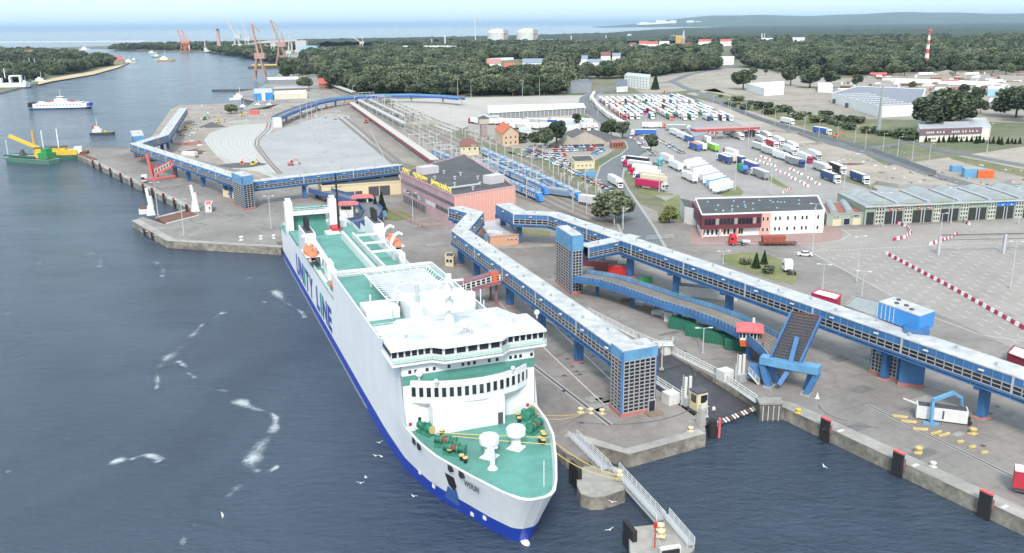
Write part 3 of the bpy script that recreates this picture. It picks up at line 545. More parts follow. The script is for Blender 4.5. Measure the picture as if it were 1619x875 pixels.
# the mass of the wood: one object, crowns instanced on points
def mass(name, idx, kind):
    me = bpy.data.meshes.new(name); co = []; sc = []
    for i in idx:
        X, Y, h, px, py = cand[i]; co += [X, Y, Z - .5 if i < nmain else 1.5]; sc.append(h / PROTO[kind][2])
    n = len(sc)
    if not n: return
    me.vertices.add(n); me.vertices.foreach_set('co', co); a = me.attributes.new('sc', 'FLOAT', 'POINT'); a.data.foreach_set('value', sc)
    o = bpy.data.objects.new(name, me); C.objects.link(o); o['kind'] = 'stuff'
    src = next(q for q in C.objects if q.type == 'MESH' and q.data == PROTO[kind][0])
    g = bpy.data.node_groups.new('scatter_' + kind, 'GeometryNodeTree'); g.interface.new_socket('Geometry', in_out='INPUT', socket_type='NodeSocketGeometry'); g.interface.new_socket('Geometry', in_out='OUTPUT', socket_type='NodeSocketGeometry')
    N = g.nodes; L = g.links; gi = N.new('NodeGroupInput'); go = N.new('NodeGroupOutput'); ip = N.new('GeometryNodeInstanceOnPoints'); oi = N.new('GeometryNodeObjectInfo'); oi.inputs['Object'].default_value = src; oi.inputs['As Instance'].default_value = True; oi.transform_space = 'ORIGINAL'
    na = N.new('GeometryNodeInputNamedAttribute'); na.data_type = 'FLOAT'; na.inputs['Name'].default_value = 'sc'
    rv = N.new('FunctionNodeRandomValue'); rv.data_type = 'FLOAT_VECTOR'; rv.inputs[1].default_value = (0, 0, 6.28); w = N.new('FunctionNodeRandomValue'); w.data_type = 'FLOAT'; w.inputs[2].default_value = .95; w.inputs[3].default_value = 1.35
    cx = N.new('ShaderNodeCombineXYZ'); L.new(w.outputs[1], cx.inputs[0]); L.new(w.outputs[1], cx.inputs[1]); cx.inputs[2].default_value = 1
    vm = N.new('ShaderNodeVectorMath'); vm.operation = 'SCALE'; L.new(cx.outputs[0], vm.inputs[0]); L.new(na.outputs['Attribute'], vm.inputs['Scale'])
    L.new(gi.outputs[0], ip.inputs['Points']); L.new(oi.outputs['Geometry'], ip.inputs['Instance']); L.new(rv.outputs[0], ip.inputs['Rotation']); L.new(vm.outputs[0], ip.inputs['Scale']); L.new(ip.outputs[0], go.inputs[0])
    md = o.modifiers.new('scatter', 'NODES'); md.node_group = g
by = {k: [] for k in kinds}
for i, c in enumerate(cand):
    if i not in es: by[pick(c[0], c[1], c[4])].append(i)
for k in kinds: mass('woodland', by[k], k)
print('TREES', len(cand), nmain)
# the far woods seen as one canopy, a lumpy height field
def canopy():
    mt = mat('far_forest_canopy', (.024, .040, .026), .95, .5, .05, col2=(.040, .058, .034), bscale=.006)
    edge = [(-900, 3000), (-1500, 4300), (-300, 5050), (600, 5800), (1500, 9300), (3300, 14000), (6000, 18500), (16000, 18500), (16000, 3300)]
    ys = [3300]
    while ys[-1] < 18500: ys.append(ys[-1] * 1.0085 + 1)
    vs = []; nx = 420; idx = {}; fs = []
    for j, y in enumerate(ys):
        x0, x1 = -y * .5, y * .68
        for i in range(nx):
            x = x0 + (x1 - x0) * i / (nx - 1); e = inside(edge, x, y)
            h = 15 + 5.5 * mnoise.noise(Vector((x / 35, y / 60, 0))) + 4 * mnoise.noise(Vector((x / 14, y / 30, 5))) + 9 * mnoise.noise(Vector((x / 900, y / 900, 2)))
            vs.append((x, y, h if e else -3))
    mb = MB(); mb.add(vs, [(j * nx + i, j * nx + i + 1, (j + 1) * nx + i + 1, (j + 1) * nx + i) for j in range(len(ys) - 1) for i in range(nx - 1)], mt); o = mb.build('far_woodland'); o['kind'] = 'stuff'
canopy()
# ---------------------------------------------------------------- haze: even air round the whole place
mb = MB(); mb.box((0, 59850, -5.5), (184000, 121500, 351), dkgrey); hz = mb.build('haze', kind='stuff'); hm = bpy.data.materials.new('haze_air'); hm.use_nodes = True; t = hm.node_tree
for n in list(t.nodes):
    if n.type == 'BSDF_PRINCIPLED': t.nodes.remove(n)
v = t.nodes.new('ShaderNodeVolumePrincipled'); v.inputs['Color'].default_value = (.60, .79, 1, 1); v.inputs['Density'].default_value = 2.9e-5; v.inputs['Anisotropy'].default_value = .2
out = next(n for n in t.nodes if n.type == 'OUTPUT_MATERIAL'); t.links.new(v.outputs[0], out.inputs['Volume']); hz.data.materials.clear(); hz.data.materials.append(hm); hz.display_type = 'WIRE'

# ================================================================ the big white ferry (x = metres from the stern, y towards the quay)
ship = thing('ferry', 'huge white car ferry with blue waterline and green decks moored at the quay', 'ferry', SHIP0, SHIPRZ)
SM = ship.matrix_basis.copy() if False else Matrix.Translation(SHIP0) @ Matrix.Rotation(SHIPRZ, 4, 'Z'); SMI = SM.inverted()
def SL(px, py, z): return SMI @ at(px, py, z)
def lerp(v, T):
    return float(np.interp(v, [a for a, b in T], [b for a, b in T]))
WLT = [(0, .8), (.8, 1.8), (5, 3.8), (10, 5.7), (14, 7.4), (19, 9.1), (28, 10.8), (40, 11.45), (60, 11.6)]
DKT = [(0, .9), (.3, 1.9), (1.2, 2.9), (4, 4.4), (9.8, 6.9), (14.8, 8.8), (17.8, 9.9), (23, 11.0), (29, 11.6), (60, 11.6)]
def hL(z): return 194.3 + 6.0 * max(0, min(1, z / 10)) ** 1.15
def hb(s, z):
    t = max(0, min(1, z / 10)); d = hL(z) - s; v = lerp(d, WLT) * (1 - t ** .9) + lerp(d, DKT) * t ** .9
    if s < 12: v -= (12 - s) ** 2 * .012
    return max(.05, v)
def hull_pt(u, z, sd):                       # u in 0..1 from stern to stem
    s = u * hL(z); return (s, sd * hb(s, z), z)
def ztop(s): return 10.2 if s < 24 else 12.8 if s < 50 else 13.4 if s < 107 else 20 if s < 170.4 else 10.1
us = sorted([i / 60 * .86 for i in range(61)] + [.86 + .14 * (1 - (1 - i / 26) ** 1.8) for i in range(1, 27)] + [24 / 198.8, 24.05 / 198.8, 50 / 198.8, 50.05 / 198.8, 107 / 198.8, 107.05 / 198.8, 170.4 / 198.8, 170.45 / 198.8])
hullm = mat('hull_white', (.83, .84, .86), .42, .05, .18, big=.07, bscale=.05, streak=.16)
mb = MB()
for sd in (-1, 1):
    zs = [-2, 0, .55, 2.9, 5, 7.5, 9.8]; rows = [[hull_pt(u, z, sd) for u in us] for z in zs]; n = len(us)
    rows.append([(hull_pt(u, 10, sd)[0], hull_pt(u, 10, sd)[1], ztop(u * 198.8)) for u in us])
    for j in range(len(rows) - 1):
        for i in range(n - 1):
            s = us[i] * 198; mt = hullm
            if j < 3: mt = navy
            if j < 2 and s < 140: mt = midgrey
            q = [rows[j][i], rows[j][i + 1], rows[j + 1][i + 1], rows[j + 1][i]]
            mb.add(q if sd < 0 else q[::-1], [(0, 1, 2, 3)], mt)
for j in range(len(zs)):
    z0_, z1_ = zs[j], (zs + [10.1])[j + 1]; A_, B_ = hull_pt(1, z0_, -1), hull_pt(1, z1_, -1)
    mb.add([A_, (A_[0], -A_[1], z0_), (B_[0], -B_[1], z1_), B_], [(0, 1, 2, 3)], navy if z1_ < 3 else hullm)
mb.add([hull_pt(0, z, sd) for z in (-2, 9.8) for sd in (-1, 1)], [(0, 1, 3, 2)], ship_white)
hull = mb.build('hull', ship)
# inner skin of the bulwarks and the decks
mb = MB()
u2 = [.8505 + .1495 * (1 - (1 - i / 30) ** 1.7) for i in range(31)]
def ringp(z, k): return [(hull_pt(u, z, 1)[0] - (k if u > .99 else 0), max(.3, hull_pt(u, z, 1)[1] - k)) for u in u2]
def both(r_): return [(s, -y) for s, y in r_] + [(s, y) for s, y in r_[::-1]]
bot, inn_, out_ = both(ringp(8.8, .22)), both(ringp(10, .3)), both(ringp(10, -.04))
mb.prism(bot, 8.55, 8.8, deck); mb.build('foredeck', ship)
mb = MB()
for i in range(len(bot) - 1):
    a, b, c, d, e, f = bot[i], bot[i + 1], inn_[i + 1], inn_[i], out_[i + 1], out_[i]
    mb.quad((a[0], a[1], 8.8), (b[0], b[1], 8.8), (c[0], c[1], 10.12), (d[0], d[1], 10.12), ship_white)
    mb.quad((d[0], d[1], 10.12), (c[0], c[1], 10.12), (e[0], e[1], 10.12), (f[0], f[1], 10.12), ship_white); mb.quad((f[0], f[1], 10.12), (e[0], e[1], 10.12), (e[0], e[1], 9.95), (f[0], f[1], 9.95), ship_white)
mb.build('bulwark', ship)
mb = MB(); mb.ball((194.6, 0, -.6), (2.2, 1.0, .8), hullm); mb.build('bulbous_bow', ship, True)
# decks and inner blocks
mb = MB(); mb.box((25.5, 0, 8), (49, 22.4, 1), deck); mb.build('stern_deck', ship)
mb = MB(); mb.box((76.5, 0, 8), (60.5, 17, 6.8), deck); mb.box((68, -10.0, 8), (77, 3, 5.3), deck); mb.box((76, 10.0, 8), (60, 3, 5.3), deck); mb.build('weather_deck', ship)
mb = MB()
for y0, y1 in ((-9.3, -8.4), (8.4, 8.8)):           # sloping side walls of the weather deck
    mb.add([(47, y0, 13.4), (105, y0, 13.4), (105, y0, 16), (66, y0, 17.4), (47, y0, 19.3), (47, y1, 13.4), (105, y1, 13.4), (105, y1, 16), (66, y1, 17.4), (47, y1, 19.3)], [(0, 1, 2, 3, 4), (9, 8, 7, 6, 5), (4, 3, 8, 9), (3, 2, 7, 8), (2, 1, 6, 7), (0, 4, 9, 5)], ship_white)
mb.box((75, .6, 14.8), (44, .7, 2.2), ship_white); mb.box((75, 3.6, 14.8), (44, .5, 1.6), ship_white)
for x in (62, 72, 82): mb.box((x, 5.8, 17.2), (.5, 6, .5), ship_white)
mb.box((104.6, 0, 14.8), (1, 17, 1.4), ship_white); mb.box((106.6, 0, 8), (.8, 23, 11.9), ship_white)
mb.build('deck_wall', ship)
for sd, x0, x1 in ((-1, 51.5, 65), (1, 47, 60)):
    mb = MB(); mb.box(((x0 + x1) / 2, sd * 9.9, 8), (x1 - x0, 3.2, 11.6), ship_white, top=(x1 - x0 - 1.5, 2.9)); mb.box(((x0 + x1) / 2, sd * 9.9, 19.6), (x1 - x0 - 3, 2.2, .12), dkgrey)
    for k in range(3): mb.tube(((x0 + x1) / 2 - 2 + k * 2, sd * 9.9, 19.5), ((x0 + x1) / 2 - 2.6 + k * 2, sd * 9.9, 22.8), .55, black, 10)
    mb.build('funnel', ship)
mb = MB(); mb.box((138.5, 0, 17.0), (64, 22.9, 1.6), deck); mb.build('boat_deck', ship)
# parapets and rails of the upper deck
mb = MB(); pp = [(107, -11.45), (170, -11.45)]
for y in (-11.5, 11.5):
    mb.box((138.7, y, 18.6), (63, .16, 1.35), ship_white); mb.box((138.7, y, 19.95), (63, .3, .08), ship_white)
mb.build('parapet', ship)
# stern portal
pr = SL(430 + 388 / 4.375, 300 + 62 / 4.375, 20); pl = SL(430 + 108 / 4.375, 300 + 85 / 4.375, 20)
mb = MB(); xs_ = pl.x
for y in (pl.y, pr.y + 1.0): mb.box((xs_, y, 8.5), (3, 2.4, 11.5), ship_white); mb.box((xs_, y, 20), (2, 1.6, 1.0), ship_white)
mb.box((xs_, (pl.y + pr.y) / 2, 15.6), (2.4, pr.y - pl.y, 1.3), ship_white); railing(mb, [(xs_ + 1.2, pl.y, 16.9), (xs_ + 1.2, pr.y, 16.9)], 1.2, ship_white, 1.5, .1); mb.build('stern_portal', ship)
mb = MB(); mb.box((xs_ - 1.6, (pl.y + pr.y) / 2, 9), (.5, pr.y - pl.y - 2, 7), deck); mb.box((xs_ - 1, (pl.y + pr.y) / 2, 17.4), (2.2, pr.y - pl.y - 2.4, .5), deck); mb.build('stern_ramp', ship)
mb = MB(); mb.box((38, -5.5, 9), (17, 5.5, 2.6), ship_white, top=(16.6, 3.4)); mb.box((33, 1.5, 9), (11, 4, 3), ship_white); mb.box((27, 3.2, 12), (5, 3, 1.0), red); mb.box((10, -7.5, 9), (6, 3, 2.2), ship_white); mb.box((8, 7.5, 9), (6, 4, 2.2), ship_white); mb.build('stern_house', ship)
q = SL(430 + 462 / 4.375, 300 + 255 / 4.375, 15); mb = MB(); mb.tube((q.x, q.y, 14.5), (q.x, q.y, 31), .38, black, 10, .25); mb.beam((q.x, q.y - 1.6, 27), (q.x, q.y + 1.6, 27), .15, .15, black)
for yy in (-9, 9): mb.tube((q.x, q.y, 26), (q.x - 12, yy, 12), .05, black, 4)
mb.build('signal_mast', ship)
# lettering on the side: one mesh per letter
x = 43.5
for ch, wd in zip('UNITY LINE', (7.2, 7.6, 3.4, 6.6, 7.2, 4.5, 6.0, 3.4, 7.6, 6.2)):
    if ch != ' ':
        me = text_mesh(ch, 8.0, .03, mat('letter_green', (.02, .30, .22), .5, .05) if ch == 'I' else mat('letter_blue', (.03, .07, .30), .5, .05), .30, 1.0)
        xs2 = [v.co.x for v in me.vertices]; w0 = max(xs2) - min(xs2); k = (wd - 1.2) / w0; me.transform(Matrix.Translation((-min(xs2), 0, 0))); me.transform(Matrix.Diagonal((k, 1, 1, 1)))
        me.transform(Matrix(((1, .12, 0, 0), (0, 1, 0, 0), (0, 0, 1, 0), (0, 0, 0, 1))))
        put_mesh('letter', me, ship, upright(Vector((x, -11.66, 4.1)), (1, 0)))
    x += wd
def on_hull(px, py, off=.04, sd=-1):                # point of the hull side that shows at that pixel
    best = None
    for s in np.arange(165, 199, .35):
        for z in np.arange(.3, 10.2, .3):
            if s > hL(z): continue
            y = sd * hb(s, z); p = SM @ Vector((s, y, z)); a, b = prj(p); e = (a - px) ** 2 + (b - py) ** 2
            if best is None or e < best[0]: best = (e, s, y, z)
    e, s, y, z = best; n = Vector((-(hb(s + .5, z) - hb(s - .5, z)) * -1, sd, 0)); n = Vector((-(sd) * (sd * hb(s + .5, z) - sd * hb(s - .5, z)), sd, 0)); n = Vector((-(hb(s + .5, z) - hb(s - .5, z)), sd, 0)).normalized()
    return Vector((s, y, z)), n
def z4(x, y): return 600 + x / 3.723, 640 + y / 3.723
def hullpatch(name, pts, mt, off=.06):
    v = []
    for p in pts: q, n = on_hull(*z4(*p)); v.append(q + n * off)
    mb = MB(); mb.add(v, [tuple(range(len(v)))], mt); return mb.build(name, ship)
hullpatch('anchor_recess', [(388, 398), (410, 475), (440, 505), (452, 480), (436, 428)], black)
hullpatch('anchor_shelf', [(405, 480), (440, 505), (452, 490), (480, 600), (455, 585), (385, 540)], mat('worn_blue', (.06, .14, .40), .6, .3), .09)
for p in ((205, 190), (235, 218), (418, 337), (484, 373)):
    q, n = on_hull(*z4(*p)); mb = MB(); mb.box((q.x, q.y + .15, 8.95), (1.1, .6, .9), black); mb.build('fairlead', ship)
a, na = on_hull(*z4(505, 442)); b, nb = on_hull(*z4(585, 475)); b = Vector((b.x, b.y, a.z - .1)); me = text_mesh('WOLIN', 1.25, .02, mat('letter_dark', (.04, .04, .06), .6, .05), .02, 1.25)
w = max(v.co.x for v in me.vertices); me.transform(Matrix.Diagonal(((b.xy - a.xy).length / w, 1, 1, 1))); put_mesh('name_lettering', me, ship, upright(a + na * .22 + Vector((0, 0, -.9)), (b - a).to_2d()))
for p in ((545, 645), (620, 660), (240, 400), (320, 478)):
    q, n = on_hull(*z4(*p)); mb = MB(); q = q + n * .06; mb.box((q.x, q.y, q.z - .35), (.7, .12, .7), ship_white, math.atan2(-n.x, n.y)); mb.build('hull_mark', ship)
mb = MB()
for s in (176, 181, 187): mb.box((s, -hb(s, 5), 3.2), (.15, .12, 3.5), offwhite)
# ---- superstructure
mb = MB(); mb.box((160.2, 0, 8.8), (20.4, 22.9, 11.9), ship_white); mb.box((171.6, -1.2, 8.8), (3.4, 12.4, 5), ship_white)
mb.box((160, 0, 20.7), (17, 22.6, .2), ship_white); mb.build('superstructure', ship)
arc = [(166.5, -11.62), (169, -11.55), (170.4, -10.4), (171.6, -8.2), (172.7, -5.4), (173.4, -2.2), (173.6, 1.2), (173.1, 4.6), (172, 7.8), (170.4, 10.2), (168.8, 11.5), (166.5, 11.62)]
mb = MB(); zz = [(13.4, -.5), (13.9, 0), (17.75, 0), (17.75, -.25), (17.2, -.25)]
def inset(p, k):
    c = Vector((160, 0)); v = Vector(p) - c; return v * (1 + k / v.length) + c
mb.loft([[(inset(p, k).x, inset(p, k).y, z) for p in arc] for z, k in zz], ship_white); mb.prism([tuple(inset(p, -.5)) for p in arc] , 13.35, 13.4, ship_white); mb.build('lounge_front', ship)
mb = MB(); mb.prism([tuple(inset(p, -.27)) for p in arc], 16.9, 17.2, deck); mb.build('promenade_deck', ship)
def along(pl, n, t0=.0, t1=1.0):
    d = [0]; 
    for a, b in zip(pl[:-1], pl[1:]): d.append(d[-1] + (Vector(b) - Vector(a)).length)
    o = []
    for i in range(n):
        t = (t0 + (t1 - t0) * i / max(1, n - 1)) * d[-1]; k = max(j for j in range(len(d)) if d[j] <= t + 1e-6); k = min(k, len(pl) - 2); f = (t - d[k]) / (d[k + 1] - d[k]); a = Vector(pl[k]); b = Vector(pl[k + 1]); o.append((a.lerp(b, f), (b - a).normalized()))
    return o
def window(p, d, z, w, h, name='window', mt=None, off=.03, parent=ship, frame=None):
    n = Vector((d.y, -d.x)); n = -n if (n.x < 0 and abs(n.x) > abs(n.y)) else n
    q = p + n * off; mb = MB(); a = q - d * w / 2; b = q + d * w / 2
    mb.quad((a.x, a.y, z), (b.x, b.y, z), (b.x, b.y, z + h), (a.x, a.y, z + h), mt or glass)
    if frame:
        for A, B in (((a.x, a.y, z), (b.x, b.y, z)), ((a.x, a.y, z + h), (b.x, b.y, z + h)), ((a.x, a.y, z), (a.x, a.y, z + h)), ((b.x, b.y, z), (b.x, b.y, z + h))): mb.beam(A, B, .1, .1, frame)
    return mb.build(name, parent)
for p, d in along(arc[1:-1], 20, .05, .965): window(p, d, 14.95, .78, 1.75, 'lounge_window', off=.03, frame=offwhite)
# front cabin windows of the tier above
for y in (-10.2, -9.2, -7.3, -6.1, -3.6, -1.2, -.2, .8, 3.4, 4.8, 7.2, 8.1, 9.0, 11.0):
    window(Vector((170.4, y)), Vector((0, 1)), 18.9, .5, .62, 'cabin_window', off=.03)
for y, w, h in ((-1.2 + 6.0, .9, 2.1),):
    window(Vector((173.32, 4.2)), Vector((0, 1)), 8.85, .9, 2.1, 'door', dkgrey, .03)
for q in ((640 + 0, 0),): pass
for yy in (-10.5, 10.2): 
    mb = MB(); mb.box((170.5, yy, 9.9), (.12, .5, .5), red); mb.build('fire_hose_box', ship)
window(Vector((170.42, -8.9)), Vector((0, 1)), 10.4, .5, .7, 'cabin_window', black)
# wheelhouse
wf = [(170.6, -13.2), (170.6, -6.6), (172.1, -4.9), (172.1, 4.9), (170.6, 6.6), (170.6, 13.2)]; back_ = [(163.4, 13.2), (163.4, 11.3), (158, 9.5), (158, -9.5), (163.4, -11.3), (163.4, -13.2)]
mb = MB(); mb.prism([(x + (.8 if i < 6 else 0), y * 1.01) for i, (x, y) in enumerate(wf + back_)], 20.7, 21.0, ship_white)
mb.prism([(x - (.0 if i < 6 else 0), y * .985) for i, (x, y) in enumerate(wf + back_)], 21.0, 23.25, ship_white); mb.build('wheelhouse', ship)
mb = MB()
def off_(i, x): return x + (.75 if i < 6 else -.3)
ro = [(off_(i, x), y * 1.015) for i, (x, y) in enumerate(wf + back_)]; ri_ = [(x - .1 if i < 6 else x + .4, y * .97) for i, (x, y) in enumerate(wf + back_)]
mb.prism(ro, 23.25, 23.6, ship_white); mb.loft([[(x, y, 23.6) for x, y in ro + ro[:1]], [(x, y, 24.3) for x, y in ri_ + ri_[:1]]], ship_white); mb.prism(ri_, 23.9, 24.32, mat('worn_roof_paint', (.60, .61, .62), .6, .2, .4, big=.2, bscale=.3)); mb.build('wheelhouse_roof', ship)
for (p0, p1), n in zip(zip(wf[:-1], wf[1:]), (6, 1, 5, 1, 6)):
    a, b = Vector(p0), Vector(p1); L = (b - a).length; d = (b - a) / L; w = L / n
    for i in range(n): window(a + d * (w * (i + .5)), d, 21.95, w * .84, 1.15, 'bridge_window', off=.02, frame=ship_white)
for sd in (-1, 1): window(Vector((167, sd * 13.0)), Vector((1, 0)) * (1 if sd < 0 else -1), 21.9, 5.5, 1.1, 'bridge_window', off=.06)
mb = MB(); railing(mb, [(x + .75, y * 1.01, 21.0) for x, y in wf], 1.0, ship_white, 1.6, .06, 3); mb.build('bridge_rail', ship)
mb = MB(); mb.loft([[(x + .72, y * 1.0, 21.25) for x, y in wf], [(x + .72, y * 1.0, 21.85) for x, y in wf]], mat('pale_green_glass', (.35, .55, .48), .3, .05)); mb.build('bridge_screen', ship)
# deckhouses abaft the wheelhouse, mast, radars
mb = MB(); a = SL(*((560 + 440 / 4.8625), 380 + 520 / 4.8625), 22.2); b = SL(560 + 960 / 4.8625, 380 + 480 / 4.8625, 22.2)
mb.box((141, (a.y + b.y) / 2, 18.6), (9, b.y - a.y, 3.4), ship_white); mb.box((137.5, -7.6, 18.6), (6, 6.6, 2.1), ship_white); mb.box((151, 1.5, 18.6), (8, 6, 4.2), ship_white); mb.box((143, 8.2, 18.6), (.5, 4, 4.2), ship_white)
mb.build('deckhouse', ship)
mb = MB(); q = SL(711, 512, 24.3); mb.tube((q.x, q.y, 18.6), (q.x, q.y, 33), 1.1, ship_white, 12, .55)
for z, l in ((27, 3.2), (29.5, 4.2), (31.8, 2.6)): mb.beam((q.x, q.y - l, z), (q.x, q.y + l, z), .35, .3, ship_white); mb.beam((q.x, q.y, z), (q.x + 2.2, q.y, z), .5, .3, ship_white)
mb.beam((q.x + 1.6, q.y - 2.2, 27.5), (q.x + 1.6, q.y + 2.2, 27.5), .3, .5, ship_white); mb.beam((q.x + 1.8, q.y - 1.6, 30), (q.x + 1.8, q.y + 1.6, 30), .3, .4, ship_white)
for dy in (-4, -2.4, 2.6, 4): mb.tube((q.x, q.y + dy, 29.5), (q.x, q.y + dy, 31.4), .06, ship_white, 5)
mb.build('radar_mast', ship)
q = SL(660, 478, 22); mb = MB(); mb.tube((q.x, q.y, 18.6), (q.x, q.y, 25.5), .45, midgrey, 10, .35); mb.ball((q.x, q.y, 25.7), .5, offwhite); mb.build('exhaust_pipe', ship)
for px, py, z, r in ((736, 527, 24.3, .55), (744, 528, 24.3, .45), (728, 529, 24.3, .4), (640, 535, 24.3, .4), (812, 510, 24.3, .5), (849, 504, 24.3, .5), (602, 538, 24.3, .45), (663, 605, 17.2, .7), (830, 577, 17.2, .75), (811, 590, 17.2, .4), (690, 611, 17.2, .4)):
    q = SL(px, py, z); mb = MB(); mb.tube((q.x, q.y, z), (q.x, q.y, z + r * 2), r * .3, ship_white, 8); mb.ball((q.x, q.y, z + r * 2.2), r, ship_white); mb.build('searchlight' if z < 20 else 'antenna_dome', ship, True)
# helideck
hp = [SL(560 + x / 4.8625, 380 + y / 4.8625, 21.4) for x, y in ((60, 248), (545, 190), (660, 285), (815, 400), (760, 445), (460, 470), (300, 470), (250, 458))]
def shr(pl, k):
    c = sum((Vector(p) for p in pl), Vector((0, 0, 0))) / len(pl); return [c + (Vector(p) - c) * k for p in pl]
inn = shr(hp, .84); mb = MB(); mb.prism([(p.x, p.y) for p in inn], 20.9, 21.4, mat('helideck_white', (.50, .50, .51), .7, .15, .5, big=.15, bscale=.2)); 
c = sum(inn, Vector()) / len(inn)
for i in range(48):
    t0, t1 = 2 * PI * i / 48, 2 * PI * (i + .9) / 48
    mb.add([(c.x + r * math.cos(t), c.y + r * math.sin(t), 21.42) for t, r in ((t0, 4.2), (t1, 4.2), (t1, 4.6), (t0, 4.6))], [(0, 1, 2, 3)], mat('pale_yellow_marking', (.72, .66, .50), .7, .1))
for i in range(len(hp)):                             # safety net frames
    a, b = hp[i], hp[(i + 1) % len(hp)]; e, f = inn[i], inn[(i + 1) % len(hp)]; n = max(2, int((b - a).length / 1.7))
    mb.beam((a.x, a.y, 21.6), (b.x, b.y, 21.6), .22, .14, ship_white)
    for k in range(n + 1):
        p, q = a.lerp(b, k / n), e.lerp(f, k / n); mb.beam((p.x, p.y, 21.6), (q.x, q.y, 21.3), .15, .12, ship_white)
for p in inn[::2] + [c]: mb.box((p.x, p.y, 18.6), (.4, .4, 2.3), ship_white)
mb.build('helideck', ship)
# stairs, lockers and small fittings on deck
for i, (px, py, z, sx, sy, sz) in enumerate(((586, 486, 18.6, .3, .3, 2.6), (617, 482, 18.6, 1.6, 1.2, 2.0), (532, 440, 18.6, .3, .3, 2), (600, 500, 18.6, .2, .2, 2.5), (620, 505, 18.6, .2, .2, 2.5), (760, 480, 18.6, .2, .2, 3), (752, 492, 18.6, .2, .2, 2.5), (765, 490, 18.6, .2, .2, 2))):
    q = SL(px, py, z); mb = MB(); mb.box((q.x, q.y, z), (sx, sy, sz), ship_white); mb.build('deck_locker' if sx > .5 else 'lamp_post', ship)
mb = MB()
for y in (-8.85, 8.85): railing(mb, [(66, y, 17.4), (104, y, 16.1)], 1.1, ship_white, 2.2, .09)
railing(mb, [(107.3, -11.2, 18.6), (107.3, 11.2, 18.6)], 1.1, ship_white, 2, .09); railing(mb, [(146, -10.8, 18.6), (146, -4, 18.6), (156, -3.5, 18.6)], 1.1, ship_white, 1.5, .08)
railing(mb, [(c.x + 12, -3, 22.2), (c.x + 12, 9, 22.2)], 1.1, mat('rail_green', (.25, .5, .42), .5, .1), 1, .07); mb.build('deck_rail', ship)
# davit frames at the lifeboat recesses
for sd, x0, x1 in ((-1, 68, 86), (1, 66, 84)):
    for xx in (x0, x0 + 9.5):
        mb = MB(); mb.loft([[(xx + dx, sd * y, z) for dx, dz in ((-.3, 0), (.3, 0))] for y, z in ((9.2, 13.4), (9.4, 17.5), (10.2, 19.6), (11.6, 20.4), (12.6, 19.8))], ship_white)
        for (y, z), (y2, z2) in zip(((9.2, 13.4), (9.4, 17.5), (10.2, 19.6), (11.6, 20.4)), ((9.4, 17.5), (10.2, 19.6), (11.6, 20.4), (12.6, 19.8))): mb.beam((xx, sd * y, z), (xx, sd * y2, z2), .7, .6, ship_white)
        mb.beam((xx, sd * 9.3, 14), (xx + 4, sd * 9.3, 17), .4, .4, ship_white); mb.build('davit', ship)
    mb = MB(); mb.box((x0 + 20, sd * 9.2, 13.4), (5, 1.6, 4.4), ship_white)
    for k in range(7): mb.tube((x0 + 13 + k * 1.5, sd * 10.6, 13.4), (x0 + 14.2 + k * 1.5, sd * 10.6, 13.4), .5, ship_white, 8)
    railing(mb, [(x0 + 10, sd * 11.4, 13.4), (x0 + 38, sd * 11.4, 13.4)], 1.1, ship_white, 1.6, .08, 3); mb.build('liferaft_rack', ship)
q = SL(522, 446, 14.5); mb = MB(); mb.ball((98, -10, 14.6), (1.8, .9, .9), orange); mb.build('rescue_boat', ship, True)
# foredeck: ventilators, winches, bollards, jackstaff
for i, (px, py) in enumerate(((774, 722), (816, 708))):
    q = SL(px, py, 8.8); mb = MB(); mb.lathe((q.x, q.y, 8.8), [(1.1, 0), (.8, .7), (.7, 2.0), (1.45, 2.2), (1.55, 2.4), (1.55, 3.3), (1.3, 3.6), (.4, 3.75), (.25, 4.0)], ship_white, 20)
    mb.box((q.x, q.y, 8.8), (2.4, 2.4, .25), ship_white, .7, top=(1.8, 1.8))
    mb.build('ventilator', ship)
q = SL(779, 741, 8.8); mb = MB(); mb.tube((q.x, q.y, 8.8), (q.x, q.y, 12.6), .42, ship_white, 10, .3); mb.ball((q.x, q.y, 12.9), .55, ship_white); mb.beam((q.x, q.y - .8, 12.2), (q.x, q.y + .8, 12.2), .3, .3, ship_white); mb.lathe((q.x, q.y, 8.8), [(.8, 0), (.4, .5)], ship_white); mb.build('foremast', ship)
q = SL(860, 770, 8.8); mb = MB(); mb.tube((q.x, q.y, 8.8), (q.x, q.y, 13), .07, ship_white, 6); mb.build('jackstaff', ship)
green = mat('winch_green', (.04, .21, .14), .55, .25)
def winch(px, py, rz, kind):
    q = SL(px, py, 8.8); mb = MB(); co, si = math.cos(rz), math.sin(rz)
    def w(a, b, z): return (q.x + a * co - b * si, q.y + a * si + b * co, z)
    mb.box((q.x, q.y, 8.8), (3.4, 1.8, .3), green, rz)
    wg = mb.build('winch', ship)
    for a in (-1.1, 1.1) if kind else (-1.2, 0, 1.2):
        m2 = MB(); m2.tube(w(a - .5, 0, 9.9), w(a + .5, 0, 9.9), .5, green if kind else (rust if a == 0 else dkgreen), 14); m2.tube(w(a - .6, 0, 9.9), w(a - .5, 0, 9.9), .7, green, 14); m2.tube(w(a + .5, 0, 9.9), w(a + .6, 0, 9.9), .7, brass if kind and a > 0 else green, 14); m2.build('drum', wg)
    m2 = MB(); m2.box(w(0, 1.0, 9.1), (1.0, .7, 1.2), green, rz); m2.build('motor', wg)
for a in ((674, 685, .4, 1), (705, 706, .9, 0), (719, 718, .9, 0), (837, 662, 2.4, 1), (845, 682, 2.2, 0)): winch(*a)
